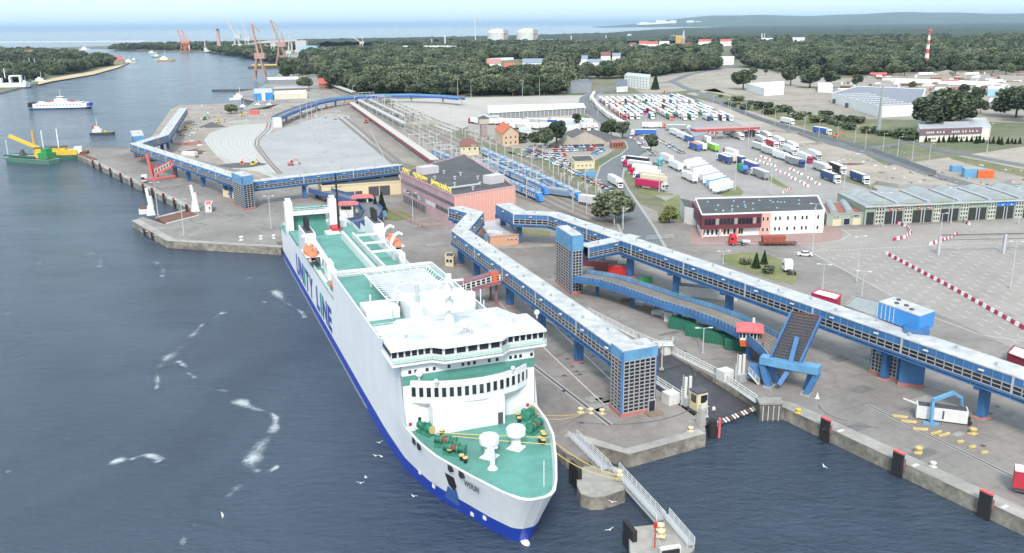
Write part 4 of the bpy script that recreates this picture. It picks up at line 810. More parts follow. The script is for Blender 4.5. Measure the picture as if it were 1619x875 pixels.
for px, py in ((688, 681), (699, 688), (711, 719), (730, 728), (736, 732), (819, 662), (821, 668), (858, 690), (860, 694), (859, 703), (854, 700)):
    q = SL(px, py, 8.8); mb = MB(); mb.tube((q.x, q.y, 8.8), (q.x, q.y, 9.6), .3, black, 10); mb.tube((q.x, q.y, 9.6), (q.x, q.y, 9.75), .42, brass, 10); mb.build('bollard', ship)
green = MAT['green_paint']
# ---- lifeboats hang in the davits: things of their own
lb = thing('lifeboat', 'orange and white lifeboat hanging on the side of the ferry facing the river', 'lifeboat')
def lifeboat_parts(root):
    R_ = []
    for t in [i / 12 for i in range(13)]:
        x = -5 + 10 * t; w = 1.75 * math.sin(PI * min(1, max(0, (t * .92 + .04)))) ** .45; R_.append([(x, -w, 1.1), (x, -w * .85, .3), (x, -w * .3, -.35 + .3 * abs(2 * t - 1)), (x, w * .3, -.35 + .3 * abs(2 * t - 1)), (x, w * .85, .3), (x, w, 1.1)])
    mb = MB(); mb.loft(R_, mat('boat_orange_faded', (.78, .36, .28), .5, .1)); mb.loft([[(p[0], p[1] * 1.02, p[2] - .55) for p in (r[0], r[1], r[4], r[5])][:2] for r in R_], white); mb.build('boat_hull', root)
    mb = MB(); mb.loft([[(r[0][0], r[0][1] * k, 1.1 + h * min(1, math.sin(PI * (i / 12 * .94 + .03)) * 1.7)) for k, h in ((1, 0), (.95, .7), (.6, 1.25), (0, 1.4), (-.6, 1.25), (-.95, .7), (-1, 0))] for i, r in enumerate(R_)], mat('boat_orange', (.72, .19, .08), .5, .15)); mb.box((-2.6, 0, 2.2), (1.6, 1.5, .9), mat('boat_orange', (.72, .19, .08)), top=(1.3, 1.2)); mb.build('canopy', root)
    mb = MB(); mb.box((0, 0, .95), (9.6, 3.62, .16), white); mb.build('gunwale', root)
    for x in (-3.8, 3.8): m = MB(); m.tube((x, 0, 2.2), (x, 0, 4.4), .05, dkgrey, 5); m.build('hook', root)
lifeboat_parts(lb); lb.matrix_basis = SM @ Matrix.Translation((72.7, -11.3, 15.4))
l2 = copy_tree(lb); l2['label'] = 'orange and white lifeboat hanging on the side of the ferry facing the quay'; l2.matrix_basis = SM @ Matrix.Translation((70.7, 11.3, 15.4)); lb['group'] = l2['group'] = 'lifeboats of the ferry'
# ---- mooring ropes
ropem = mat('yellow_rope', (.62, .46, .14), .8, .2)
def rope(p, q, sag, label):
    p, q = Vector(p), Vector(q); mb = MB(); last = p
    for i in range(1, 13): t = i / 12; c = p.lerp(q, t) - Vector((0, 0, sag * 4 * t * (1 - t))); mb.tube(last, c, .075, ropem, 5); last = c
    mb.build('mooring_rope', label=label, cat='rope', group='yellow mooring ropes of the ferry')
bp1, bp2 = at(978, 752, 3.0), at(980, 757, 3.0)
rope(SM @ SL(878, 700, 10), bp1, .8, 'upper yellow rope from the bow to the bollards on the concrete dolphin'); rope(SM @ SL(876, 714, 10), bp2, 1.0, 'lower yellow rope from the bow to the bollards on the concrete dolphin')
rope(SM @ SL(848, 655, 10), at(930, 652, 2.9), .5, 'upper yellow rope from the foredeck to the quay bollards'); rope(SM @ SL(852, 662, 10), at(920, 655, 2.9), .6, 'lower yellow rope from the foredeck to the quay bollards')
rope(SM @ SL(699, 688, 9.4), SM @ SL(872, 703, 10.2), .1, 'yellow rope stretched across the foredeck, nearer the bow'); rope(SM @ SL(690, 684, 9.4), SM @ SL(868, 692, 10.2), .1, 'yellow rope stretched across the foredeck, nearer the wheelhouse')
# ================================================================ glazed footbridges and lift towers
framem = mat('grey_frames', (.36, .35, .35), .6, .1); plinth = mat('red_plinth', (.42, .16, .13), .8, .25)
def glazed_panel(mb, a, b, z0, z1, nx, nz, n, gm=glass, fr=framem, depth=.08):   # window grid on the plane a-b
    a, b = Vector(a), Vector(b); d = (b - a); L = d.length; d = d / L; o = n * .03
    mb.quad((a.x + o.x, a.y + o.y, z0), (b.x + o.x, b.y + o.y, z0), (b.x + o.x, b.y + o.y, z1), (a.x + o.x, a.y + o.y, z1), gm)
    o = n * (.03 + depth / 2)
    for i in range(nx + 1): p = a + d * (L * i / nx) + o; mb.beam((p.x, p.y, z0), (p.x, p.y, z1), .2, depth, fr, upv=n)
    for k in range(nz + 1): z = z0 + (z1 - z0) * k / nz; mb.beam((a.x + o.x, a.y + o.y, z), (b.x + o.x, b.y + o.y, z), depth, .16, fr)
def c3(x, y): return 680 + x / 2.243, 290 + y / 2.243
def c4(x, y): return 880 + x / 2.652, 330 + y / 2.652
def c5(x, y): return 1199 + x / 2.917, 420 + y / 2.917
def footbridge2(label, centre, piers, width=5.2, zb=6.7, zt=11.0, paint_=blue, solid=(), pierw=1.5):
    zr = Z + zt; mid = [at(x, y, zr).xy for x, y in centre]; n = len(mid)
    L, R = [], []
    for i in range(n):                                 # mitred offsets
        d0 = (mid[i] - mid[max(0, i - 1)]) if i else (mid[1] - mid[0]); d1 = (mid[min(n - 1, i + 1)] - mid[i]) if i < n - 1 else d0
        d0, d1 = d0.normalized(), d1.normalized(); n0, n1 = Vector((-d0.y, d0.x)), Vector((-d1.y, d1.x)); m = (n0 + n1).normalized(); k = width / 2 / max(.45, m.dot(n0)); L.append(mid[i] + m * k); R.append(mid[i] - m * k)
    O = Vector((mid[0].x, mid[0].y)); root = thing('covered_footbridge', label, 'footbridge', (O.x, O.y, Z), 0, 'blue glazed footbridges'); rel = lambda p: Vector((p[0] - O.x, p[1] - O.y, 0))
    L = [rel(p) for p in L]; R = [rel(p) for p in R]; V = lambda p, z: (p.x, p.y, z)
    mr = MB()
    for i in range(n - 1):
        mr.prism([q.xy for q in (R[i], R[i + 1], L[i + 1], L[i])], zt - .22, zt + (.003 * i), roofwhite)
        ln = (L[i + 1] - L[i]).length; k = int(ln / 8)
        for j in range(k):
            p = R[i].lerp(R[i + 1], (j + .5) / k).lerp(L[i].lerp(L[i + 1], (j + .5) / k), .35 + .3 * (j % 2)); mr.tube(V(p, zt), V(p, zt + .5), .17, grey, 6); mr.box(V(p, zt + .5), (.6, .6, .12), grey)
    mr.build('roof', root)
    for i in range(n - 1):
        for sgn, E in ((1, L), (-1, R)):
            a, b = E[i], E[i + 1]; d = (b - a).normalized(); nn = Vector((-d.y, d.x, 0)) * sgn; ln = (b - a).length; k = max(2, round(ln / 1.9)); s_ = lambda p, o: p + nn * o
            mw = MB(); mw.prism([s_(a, -.1).xy, s_(b, -.1).xy, s_(b, -.3).xy, s_(a, -.3).xy], zb + .9, zt - .22, paint_)
            for j in range(k + 1): p = s_(a.lerp(b, j / k), -.06); mw.beam(V(p, zt - 1.75), V(p, zt - .25), .1, .1, ltblue, upv=nn)
            for j in range(0, k + 1, 12): p = s_(a.lerp(b, j / k), -.02); mw.beam(V(p, zb + .9), V(p, zt - .1), .4, .2, midgrey, upv=nn)
            wl = mw.build('wall', root)
            if i not in solid: mg = MB(); glazed_panel(mg, s_(a, -.1), s_(b, -.1), zb + 1.0, zt - 1.75, k, 2, nn); mg.build('window_band', wl)
            mw = MB(); mw.prism([a.xy, b.xy, s_(b, -.5).xy, s_(a, -.5).xy], zb, zb + .92, paint_); mw.beam(s_(a, .08) + Vector((0, 0, zb + .1)), s_(b, .08) + Vector((0, 0, zb + .1)), .4, .14, paint_)
            for j in range(0, k + 1, 2): p = s_(a.lerp(b, j / k), .04); mw.beam(V(p, zb + .1), V(p, zb + .9), .12, .1, paint_, upv=nn)
            mw.build('girder', root); q = int(ln / 11)
            for j in range(q):
                m = MB(); p = s_(a.lerp(b, (j + .5) / q), .45) + Vector((0, 0, zt - .8)); m.beam(p, p - nn * .5, .1, .1, ltblue); m.box((p.x, p.y, p.z - .08), (1.0, .4, .18), offwhite, math.atan2(d.y, d.x)); m.build('wall_lamp', root)
        mf = MB(); mf.prism([q.xy for q in (R[i], R[i + 1], L[i + 1], L[i])], zb + .15, zb + .5, dkgrey); mf.build('floor', root)
    for px, py in piers:                               # px, py = foot of the pier; it is moved under the middle of the bridge
        p = rel(at(px, py)); best = None
        for i in range(n - 1):
            a, b = (L[i] + R[i]) / 2, (L[i + 1] + R[i + 1]) / 2; d = b - a; t = max(0, min(1, (p - a).dot(d) / d.dot(d))); c = a + d * t; e = (c - p).length
            if best is None or e < best[0]: best = (e, c, d)
        e, c, d = best; rz = math.atan2(d.y, d.x); m = MB(); m.box(V(c, .25), (pierw * .8, pierw * 1.2, zb - .3), paint_, rz); m.box(V(c, zb - .7), (pierw * .8, width, .7), paint_, rz); pp_ = m.build('pier', root)
        m = MB(); m.box(V(c, -.05), (pierw + .8, pierw * 1.2 + 1, .32), plinth, rz, top=(pierw + .2, pierw * 1.2 + .4)); m.build('footing', pp_)
    return root
FB_A = footbridge2('blue glazed footbridge with white roof running past the ferry to the quayside lift tower', [(719, 327), (752, 336), (727, 364), (1003, 556)], [(722, 418), (757, 440), c3(278, 434), c3(395, 524), c3(535, 630), (766, 372)])
FB_B = footbridge2('longest blue glazed footbridge with white roof, from the pink terminal to the right edge', [(795, 322), (822, 336), (875, 338), (1300, 482), (1619, 590), (1760, 640)], [(806, 362), (822, 386), (917, 397), (1003, 437), (1076, 466), (1163, 498), c5(548, 532), (1540, 664)], width=5.6, solid=(0,))
FB_C = footbridge2('short blue footbridge joining the square lift tower to the longest footbridge', [(922, 389), (1004, 372)], [], width=4.6, zt=10.8, zb=6.9)
FB_D = footbridge2('blue glazed footbridge behind the stern of the ferry, from corner lift tower to pink terminal', [(392, 287), (633, 260)], [(409, 330), (491, 318), (570, 312), (628, 307)], width=5.2, zb=6.2, zt=10.2)
FB_E = footbridge2('grey blue footbridge along the far pier with cranked end at the water', [(382, 281), (214, 227), (259, 213.5), (290, 171)], [(375, 308), (350, 316), (322, 297), (302, 288), (280, 280), (222, 244), (268, 236), (262, 228), (276, 212)], width=5.6, zb=6.4, zt=10.6)
# ---------------------------------------------------------------- lift towers
def lift_tower(label, feet, h, nx, ny, nz, topband=2.0, solidback=0, name='lift_tower'):
    """feet: pixel of the nearest corner, of the right corner and of the left corner"""
    c, r, l = at(*feet[0]), at(*feet[1]), at(*feet[2]); root = thing(name, label, 'lift tower', c, 0); r, l = r - c, l - c
    k = r + l; O = Vector((0, 0, 0)); cor = [O, r, r + l, l]; cen = k / 2
    m = MB(); m.prism([(cen + (p - cen) * 1.06).xy for p in cor], -.05, .7, plinth); m.build('plinth', root)
    m = MB(); m.prism([p.xy for p in cor], .7, h, blue); m.prism([(cen + (p - cen) * .97).xy for p in cor], h, h + .08, roofwhite); m.box((cen.x + 1, cen.y, h + .08), (1.3, 1.0, .3), grey); core = m.build('tower_body', root)
    for a, b, n_, nm in ((O, r, nx, 'front'), (l, O, ny, 'side'), (r, r + l, ny, 'side'), (r + l, l, nx, 'back')):
        d = (b - a).normalized(); nn = Vector((d.y, -d.x, 0)); nn = nn if ((a + b) / 2 - cen).dot(nn) > 0 else -nn
        m = MB(); glazed_panel(m, a + d * .35, b - d * .35, .75, h - topband, n_, nz, nn); m.build('curtain_wall', root)
        m = MB(); L = (b - a).length
        for i in range(n_ + 1): p = a + d * (L * i / n_) + nn * .05; m.beam((p.x, p.y, h - topband + .1), (p.x, p.y, h), .12, .1, ltblue, upv=nn)
        p = (a + b) / 2 + nn * .012; m.beam((a + nn * .03 + Vector((0, 0, h - topband / 2)))[:], (b + nn * .03 + Vector((0, 0, h - topband / 2)))[:], .05, topband * .96, ltblue); m.build('fascia_panel', root)
    for p in cor: m = MB(); q = cen + (p - cen) * 1.01; m.beam((q.x, q.y, .7), (q.x, q.y, h - .1), .45, .45, blue); m.build('corner_post', root); return root, r, l
T1, r, l = lift_tower('tall lift tower at the end of the quay footbridge, glazed, with blue corners', [(982, 660), (1036, 649), (964.5, 644)], 12.9, 6, 3, 14)
m = MB(); q = r * .86; d = r.normalized(); nn = Vector((d.y, -d.x, 0)); p = q + nn * .25; m.box((p.x, p.y, .2), (1.6, .3, 2.3), grey, math.atan2(d.y, d.x)); m.box((p.x + nn.x * .18, p.y + nn.y * .18, .3), (1.2, .1, 2.0), glass, math.atan2(d.y, d.x)); m.build('door', T1); m = MB(); p = q + nn * 1.4; m.box((p.x, p.y, 0), (3.2, 2, .25), wood, math.atan2(d.y, d.x)); m.build('doorstep', T1)
T2, _, _ = lift_tower('square lift tower beside the curved road ramp, glazed, with blue top storey', [(903, 466), (921, 463.5), (879, 446)], 16.2, 3, 6, 14, 4.2)
T3, _, _ = lift_tower('lift tower where two footbridges meet on the far pier, glazed on its right', [(387, 333), (404, 330), (371, 325)], 13.6, 3, 5, 11, 3.4)
T4, _, _ = lift_tower('farthest lift tower at the end of the pier by the river', [(213, 252), (232, 250), (210, 241)], 12.6, 4, 3, 10, 2.6)
T5, _, _ = lift_tower('stair tower standing under the longest footbridge beside a dark blue block', [(1418, 604), (1422, 602), (1374, 589)], 6.6, 1, 7, 7, .3, name='stair_tower')
t = thing('lift_tower', 'blue block below the longest footbridge carrying a box room over its roof', 'lift tower', at(1447, 612)); m = MB(); c = Vector((0, 0, 0)); rz = math.atan2(-.42, .9)
m.box((0, 2.6, .6), (4.6, 5, 11.4), blue, rz + .1); m.build('shaft', t); m = MB(); m.box((0, 2.6, -.05), (5, 5.4, .65), plinth, rz + .1); m.build('plinth', t)
a, b, e = at(1452, 521, Z + 12), at(1387, 497, Z + 12), at(1476, 512, Z + 12); p0 = Vector(t.location); a, b, e = a - p0, b - p0, e - p0; m = MB(); m.prism([a.xy, b.xy, (b + e - a).xy, e.xy], 11.3, 14.6, mat('blue_panels', (.05, .25, .60), .5, .1)); m.prism([(q - (a + b + e * 0) * 0).xy for q in (a, b, b + e - a, e)], 14.6, 14.75, roofwhite); d = (b - a).normalized(); nn = Vector((-d.y, d.x, 0)); nn = nn if nn.y < 0 else -nn
for i in range(5): q = b.lerp(a, i * .1) + nn * .05; m.beam((q.x, q.y, 11.4), (q.x, q.y, 14.5), .12, .1, offwhite)
for u, v in ((.3, .3), (.5, .5), (.7, .4), (.8, .8)): q = a + (b - a) * u + (e - a) * v; m.box((q.x, q.y, 14.75), (.7, .7, .3), dkgrey)
m.build('box_room', t)
# ---------------------------------------------------------------- curved road ramp, control cabin and raised bascule
ramp_px = [(918, 436), (960, 443), (1000, 455), (1060, 476), (1110, 491), (1150, 506), (1180, 520), (1205, 534), (1228, 552), (1242, 570)]
RZ = 5.2; pts = [at(x, y, Z + RZ) for x, y in ramp_px]; O = Vector((pts[0].x, pts[0].y, Z)); root = thing('road_ramp', 'elevated blue steel road ramp curving down to the raised bascule leaf', 'road ramp', O)
pl = [(p - O).xy for p in pts]; hh = [RZ - 2.2 * 0 for p in pl]
L, R = strip([(p.x, p.y) for p in pl], 6.6); m = MB(); n = len(L)
m.add([(p[0], p[1], RZ - .1) for p in L] + [(p[0], p[1], RZ - .1) for p in R], [(n + i, n + i + 1, i + 1, i) for i in range(n - 1)], asphalt); m.add([(p[0], p[1], RZ - .9) for p in L] + [(p[0], p[1], RZ - .9) for p in R], [(n + i, i, i + 1, n + i + 1) for i in range(n - 1)], blue)
Lm, Rm = strip([(p.x, p.y) for p in pl], .9)
for k in range(-3, 4):
    A, B = strip([(p.x, p.y) for p in pl], abs(k) * 1.9 + .001); E = A if k > 0 else B
    for i in range(n - 1): m.beam((E[i][0], E[i][1], RZ - .04), (E[i + 1][0], E[i + 1][1], RZ - .04), .16, .07, wood)
m.build('carriageway', root)
for E, F_ in ((L, 1), (R, -1)):
    m = MB()
    for i in range(n - 1):
        a, b = Vector((E[i][0], E[i][1], 0)), Vector((E[i + 1][0], E[i + 1][1], 0)); z = Vector((0, 0, 1)); m.beam(a + z * (RZ - .55), b + z * (RZ - .55), .35, 1.2, blue); k = max(1, int((b - a).length / 1.2)); m.beam(a + z * (RZ + .95), b + z * (RZ + .95), .12, .12, ltblue)
        for j in range(k): p = a.lerp(b, (j + .5) / k); m.beam(p + z * RZ, p + z * (RZ + .95), .1, .1, blue); d = (b - a).normalized() * .5; m.beam(p - d + z * (RZ + .45), p + d + z * (RZ + .45), .04, .75, ltblue if E is L else blue)
    m.build('parapet', root)
for px, py in ((945, 470), (1001, 488), (1075, 516), (1150, 540), (1187, 572)):
    p = at(px, py) - O; m = MB(); m.box((p.x, p.y + 1.5, 0), (.9, 1.4, RZ - 1), blue); m.box((p.x, p.y + 1.5, RZ - 1.6), (1, 6.2, .7), blue); m.build('pier', root)
c = at(1187, 548, Z + 3.2); cb = thing('control_cabin', 'small red and white control cabin with red hipped roof beside the road ramp', 'control cabin', (c.x, c.y, Z)); m = MB(); m.box((0, 1.5, 3.2), (3.6, 3.6, 1.5), orange, -.25, top=(4.2, 4.2)); m.box((0, 1.5, 6.7), (5.8, 5.8, .25), pinkred, -.25); m.box((0, 1.5, 6.95), (5.8, 5.8, .9), pinkred, -.25, top=(2.2, 2.2)); m.tube((1, 2.5, 7.4), (1, 2.5, 8.8), .3, offwhite, 8); m.build('roof', cb)
m = MB(); m.box((0, 1.5, 4.7), (3.9, 3.9, 2.0), white, -.25); w_ = m.build('cabin_wall', cb); m = MB(); m.box((0, 1.5, 5.2), (4.0, 4.0, 1.1), glass, -.25); m.build('window_band', w_); m = MB(); m.box((0, 1.5, 0), (.8, .8, 3.3), blue); m.build('post', cb)
for i in range(5):
    m = MB(); u = -1.5 + .75 * i
    for X, Y in ((u, -2.02), (2.02, u), (-2.02, u)): co, si = math.cos(-.25), math.sin(-.25); m.box((X * co - Y * si, 1.5 + X * si + Y * co, 5.1), (.16, .16, 1.3), white, -.25)
    m.build('window_post', cb)
# bascule leaf on its portal
f1, f2 = at(1222, 612), at(1270, 622); O = (f1 + f2) / 2; dx = (f2 - f1).xy.normalized(); ang = math.atan2(dx.y, dx.x); ba = thing('bascule_ramp', 'steel bascule ramp leaf raised steeply on a blue portal at the basin', 'bascule bridge', O, ang)
m = MB(); m.box((0, 0, 4.7), (11.5, 2.4, 1.5), ltblue); m.box((0, .6, 4.2), (8, 1.6, .6), blue); m.build('cross_beam', ba)
for sx, tilt in ((-4.6, -.9), (4.6, .9)):
    m = MB(); m.beam((sx + tilt * 1.0, 0, 4.9), (sx - tilt, -.4, .2), 1.1, 1.6, blue, (0, 1, 0)); m.beam((sx - tilt * .5, .5, 4.9), (sx - tilt * 2, 2.6, .2), .9, 1.1, blue, (0, 1, 0)); m.box((sx - tilt, -.4, -.05), (2, 2.2, .4), concrete); m.build('leg', ba)
m = MB(); m.box((-7.4, 1.0, 1.0), (2.6, 2.6, 2.6), blue, .3, top=(2.0, 1.8)); m.build('counterweight', ba); m = MB(); m.beam((0, 0, 4.6), (-1.4, -1.6, 1.4), .9, .5, blue, (0, 1, 0)); m.beam((.2, -1.0, 5.4), (.6, 1.6, 10.8), .9, .6, blue, (0, 1, 0)); m.build('hydraulic_ram', ba)
lf = MB(); top = Vector((1.6, 3.6, 15.2)); bot = Vector((-1.0, .5, 5.9)); xa = Vector((1, 0, 0)); v = top - bot; nrm = xa.cross(v).normalized(); W = 2.8
lf.add([bot - xa * W - nrm * .1, bot + xa * W - nrm * .1, top + xa * W - nrm * .1, top - xa * W - nrm * .1, bot - xa * W + nrm * .25, bot + xa * W + nrm * .25, top + xa * W + nrm * .25, top - xa * W + nrm * .25], [(0, 1, 2, 3), (7, 6, 5, 4), (0, 4, 5, 1), (1, 5, 6, 2), (2, 6, 7, 3), (3, 7, 4, 0)], dkgrey)
for i in range(17): p = bot + v * (i / 16) + nrm * .35; lf.beam(p - xa * W, p + xa * W, .2, .25, rust if i > 14 else dkgrey, upv=nrm)
for i in range(5): x_ = xa * (-W + 1.3 + i); lf.beam(bot + x_ + nrm * .3, top + x_ + nrm * .3, .12, .3, dkgrey, upv=nrm)
lf.build('leaf_deck', ba); m = MB()
for s_ in (-1, 1): m.beam(bot + xa * s_ * (W + .1) + nrm * .3, top + xa * s_ * (W + .1) + nrm * .3, .4, 1.3, blue, upv=nrm)
m.build('side_girder', ba)
# ================================================================ linkspans, gangways, quay furniture
def frame_box(px, py, label): pass
# near linkspan
g = thing('linkspan', 'dark steel linkspan ramp with white rails sloping to the water beside the lift tower', 'linkspan', at(1100, 620)); O = Vector(g.location)
A = [at(*p, z) - O for p, z in (((1001, 587), Z + .1), ((1121, 671), .9), ((1197, 641), .9), ((1046, 554), Z + .1))]
m = MB(); m.add([*A, *[p - Vector((0, 0, .7)) for p in A]], [(0, 1, 2, 3), (0, 4, 5, 1), (1, 5, 6, 2), (2, 6, 7, 3)], mat('worn_steel_deck', (.055, .048, .055), .5, .4, .8, big=.35, bscale=.3))
for i in range(1, 12): p, q = A[0].lerp(A[3], i / 12), A[1].lerp(A[2], i / 12); m.beam(p + Vector((0, 0, .04)), q + Vector((0, 0, .04)), .12, .06, dkgrey)
m.build('ramp_deck', g); m = MB()
for i in range(16): p = A[1].lerp(A[2], (i + .5) / 16); d = (A[1] - A[0]).normalized(); m.beam(p, p + d * 1.0 - Vector((0, 0, .25)), .4, .2, offwhite if i % 3 else rust)
m.build('ramp_flaps', g)
for i, (pts) in enumerate((((862, 506), (925, 542), (985, 572), (1030, 601), (1075, 630), (1118, 660)), ((930, 496), (1010, 537), (1060, 557), (1130, 592), (1196, 637)))):
    m = MB(); pp = [at(x, y) - O for x, y in pts]; railing(m, pp, 1.5, offwhite, 2.2, .16, 3); 
    for a, b in zip(pp[:-1], pp[1:]): m.beam(a + Vector((0, 0, .1)), b + Vector((0, 0, .1)), .7, .25, offwhite)
    m.build('guard_rail', g)
def lifting_gear(px, py, parent, rz=.5, big=1.0):
    p = at(px, py) - Vector(parent.location); m = MB(); m.box((p.x - 2.6, p.y + 1, 0), (2.6 * big, 2.4, 2.2), offwhite, rz); m.build('machine_box', parent)
    m = MB()
    for k in (0, .95): m.tube((p.x + k, p.y + k * .5, .2), (p.x + k, p.y + k * .5, 5.6 * big), .32, offwhite, 10)
    m.box((p.x + .5, p.y, 0), (2.2, 1.2, 1.6), grey, rz); m.beam((p.x - .6, p.y - .3, 0), (p.x - .6, p.y - .3, 6.2 * big), .12, .12, midgrey); m.build('cylinder', parent)
    m = MB()
    for k in range(7): m.beam((p.x - .9, p.y - .6, .4 + k * .5), (p.x - .3, p.y - .6, .4 + k * .5), .08, .08, offwhite)
    for k in (-.9, -.3): m.beam((p.x + k, p.y - .6, 0), (p.x + k, p.y - .6, 4.0), .09, .09, offwhite)
    railing(m, [(p.x + 1.6, p.y - 1, 2.4), (p.x + 3.6, p.y - 2, .2)], 1.1, offwhite, .8, .08); m.beam((p.x + 1.6, p.y - 1, 2.3), (p.x + 3.6, p.y - 2, .1), .9, .12, offwhite); m.build('ladder', parent)
lifting_gear(1083, 640, g); lifting_gear(1168, 603, g)
p = at(1052, 560) - O; m = MB(); m.box((p.x, p.y, 0), (1.6, 1.6, 2.4), offwhite, .4); railing(m, [(p.x - 1.6, p.y - 1, 2.4), (p.x + 1.6, p.y - 1, 2.4), (p.x + 1.6, p.y + 1.4, 2.4)], 1.1, offwhite, .8, .09); m.box((p.x, p.y, 2.3), (3.4, 2.6, .15), offwhite, 0); m.build('rail_platform', g)
c = at(1104, 646); k = thing('quay_cabin', 'small cream operator cabin with dark windows beside the near linkspan', 'cabin', c, .45); m = MB(); m.box((0, 0, 0), (2.4, 2.4, 3.6), cream); m.build('cabin_wall', k); m = MB(); m.box((0, 0, 3.6), (2.7, 2.7, .25), dkgrey); m.build('roof', k); m = MB(); m.box((.3, -1.22, 1.6), (1.5, .06, 1.5), glass); m.box((-1.22, 0, 1.6), (.06, 1.5, 1.5), glass); m.build('window', k)
k = thing('steps', 'white steel steps running down from the cream cabin to the quay', 'steps', at(1108, 662)); m = MB()
for i in range(8): m.box((-1 + i * .3, -.6 + i * .25, .25 + i * .25), (.3, 1.2, .06), offwhite, .7)
railing(m, [(-1, -1.2, .3), (1.2, .9, 2.2)], 1, offwhite, .7, .07); m.build('treads', k)
m = MB(); a = at(1108, 672); m.box((a.x, a.y, Z), (1.6, 1.2, 3.2), concrete, .5, top=(.7, 1.0)); m.build('concrete_fin', label='pale concrete wedge at the corner of the near linkspan', cat='wedge')
# far linkspan in the notch of the west quay
g2 = thing('linkspan', 'brown far linkspan ramp between white hoists at the west pier notch', 'linkspan', at(285, 350)); O2 = Vector(g2.location)
A = [at(*p, z) - O2 for p, z in (((247, 345), 1.2), ((296, 333), 1.2), ((314, 341), Z + .1), ((263, 354), Z + .1))]; m = MB(); m.add([*A, *[p - Vector((0, 0, .8)) for p in A]], [(0, 1, 2, 3), (0, 4, 5, 1), (1, 5, 6, 2), (3, 7, 4, 0)], rust); m.beam(A[0], A[1], .8, .8, offwhite); m.beam(A[3], A[2], .5, .4, offwhite); m.build('ramp_deck', g2)
for px, py in ((239, 340), (309, 334)):
    p = at(px, py) - O2; m = MB(); m.box((p.x, p.y, 0), (3.2, 3.2, 3.8), offwhite, .4, top=(2, 2)); m.tube((p.x, p.y, 3.5), (p.x - .8, p.y, 10.5), .55, white, 10); m.tube((p.x + 1, p.y, 3), (p.x + .6, p.y, 7.5), .5, offwhite, 10); m.build('hoist', g2)
p = at(229, 338) - O2; m = MB(); m.box((p.x, p.y, 0), (4, 3, 2), offwhite, .3); m.box((p.x, p.y, 2), (3.2, 2.4, .7), rust, .3); m.build('machine_box', g2)
# gangways
def gangway(label, legs, hx, pts, col, roofc, hz=5.2):
    r = thing('passenger_gangway', label, 'gangway', at(*legs[0])); O = Vector(r.location)
    for x, y in legs:
        p = at(x, y) - O; m = MB(); m.box((p.x, p.y, 0), (.55, .9, hz), col); m.box((p.x, p.y, 0), (1.3, 1.6, .5), col); m.build('leg', r)
    P_ = [at(x, y, z) - O for x, y, z in pts]; m = MB()
    for a, b in zip(P_[:-1], P_[1:]): m.beam(a + Vector((0, 0, 1.4)), b + Vector((0, 0, 1.4)), 2.9, 2.5, roofc); m.beam(a, b, 3.4, .7, col)
    bd = m.build('tunnel', r); m = MB()
    for a, b in zip(P_[:-1], P_[1:]):
        d = (b - a).normalized(); nn = Vector((d.y, -d.x, 0)).normalized(); n = max(2, int((b - a).length / 1.3))
        for s in (-1, 1):
            m.beam(a + nn * s * 1.47 + Vector((0, 0, 1.5)), b + nn * s * 1.47 + Vector((0, 0, 1.5)), .06, 1.5, offwhite)
            for i in range(n):
                for zz in (1.15, 1.85): u, v = a.lerp(b, (i + .15) / n), a.lerp(b, (i + .85) / n); o = nn * s * 1.52 + Vector((0, 0, zz)); m.beam(u + o, v + o, .05, .52, glass)
    m.build('window_band', bd); return r, P_
gw, P_ = gangway('faded purple gangway tunnel with orange elbow leaning from the footbridge towards the ferry', [(785, 482), (776, 474)], 0, [(799, 445, 9.2), (783, 446, 9.0), (728, 462, 6.8)], dkred, mat('purple_roof', (.22, .10, .12), .6, .3), 5.6)
p = at(783, 446, 9.0) - Vector(gw.location); m = MB(); m.tube((p.x, p.y, -.4 + p.z), (p.x, p.y, 2.9 + p.z), 1.75, orange, 14); m.tube((p.x, p.y, 2.9 + p.z), (p.x, p.y, 3.2 + p.z), 1.8, dkred, 14, .6); m.build('elbow', gw)
g3, P_ = gangway('bright red gangway portal with sloping glazed tunnel on the far west quay', [(243, 285), (250, 283), (277, 281), (280, 279)], 0, [(281, 262, 9.0), (272, 263, 9.0), (246, 276, 5.4)], pinkred, pinkred, 7)
m = MB(); O = Vector(g3.location); a, b = at(236, 277) - O, at(245, 285) - O; m.beam(at(243, 286) - O, Vector((0, 0, 13)) + (at(236, 286) - O) * .9, .9, 1.0, pinkred); m.beam(at(243, 283, 8) - O, at(277, 279, 8) - O, .7, .8, pinkred); m.build('mast', g3)
m = MB(); p = at(228, 281, 5) - O; m.box((p.x, p.y, 1.0), (2.6, 3, 2.8), offwhite, .3); m.box((p.x - .1, p.y - 1.55, 1.6), (1.6, .1, 1.3), glass, .3); m.beam((p.x, p.y, 2), at(245, 285, 8) - O, .5, .5, pinkred); m.build('head_cabin', g3)
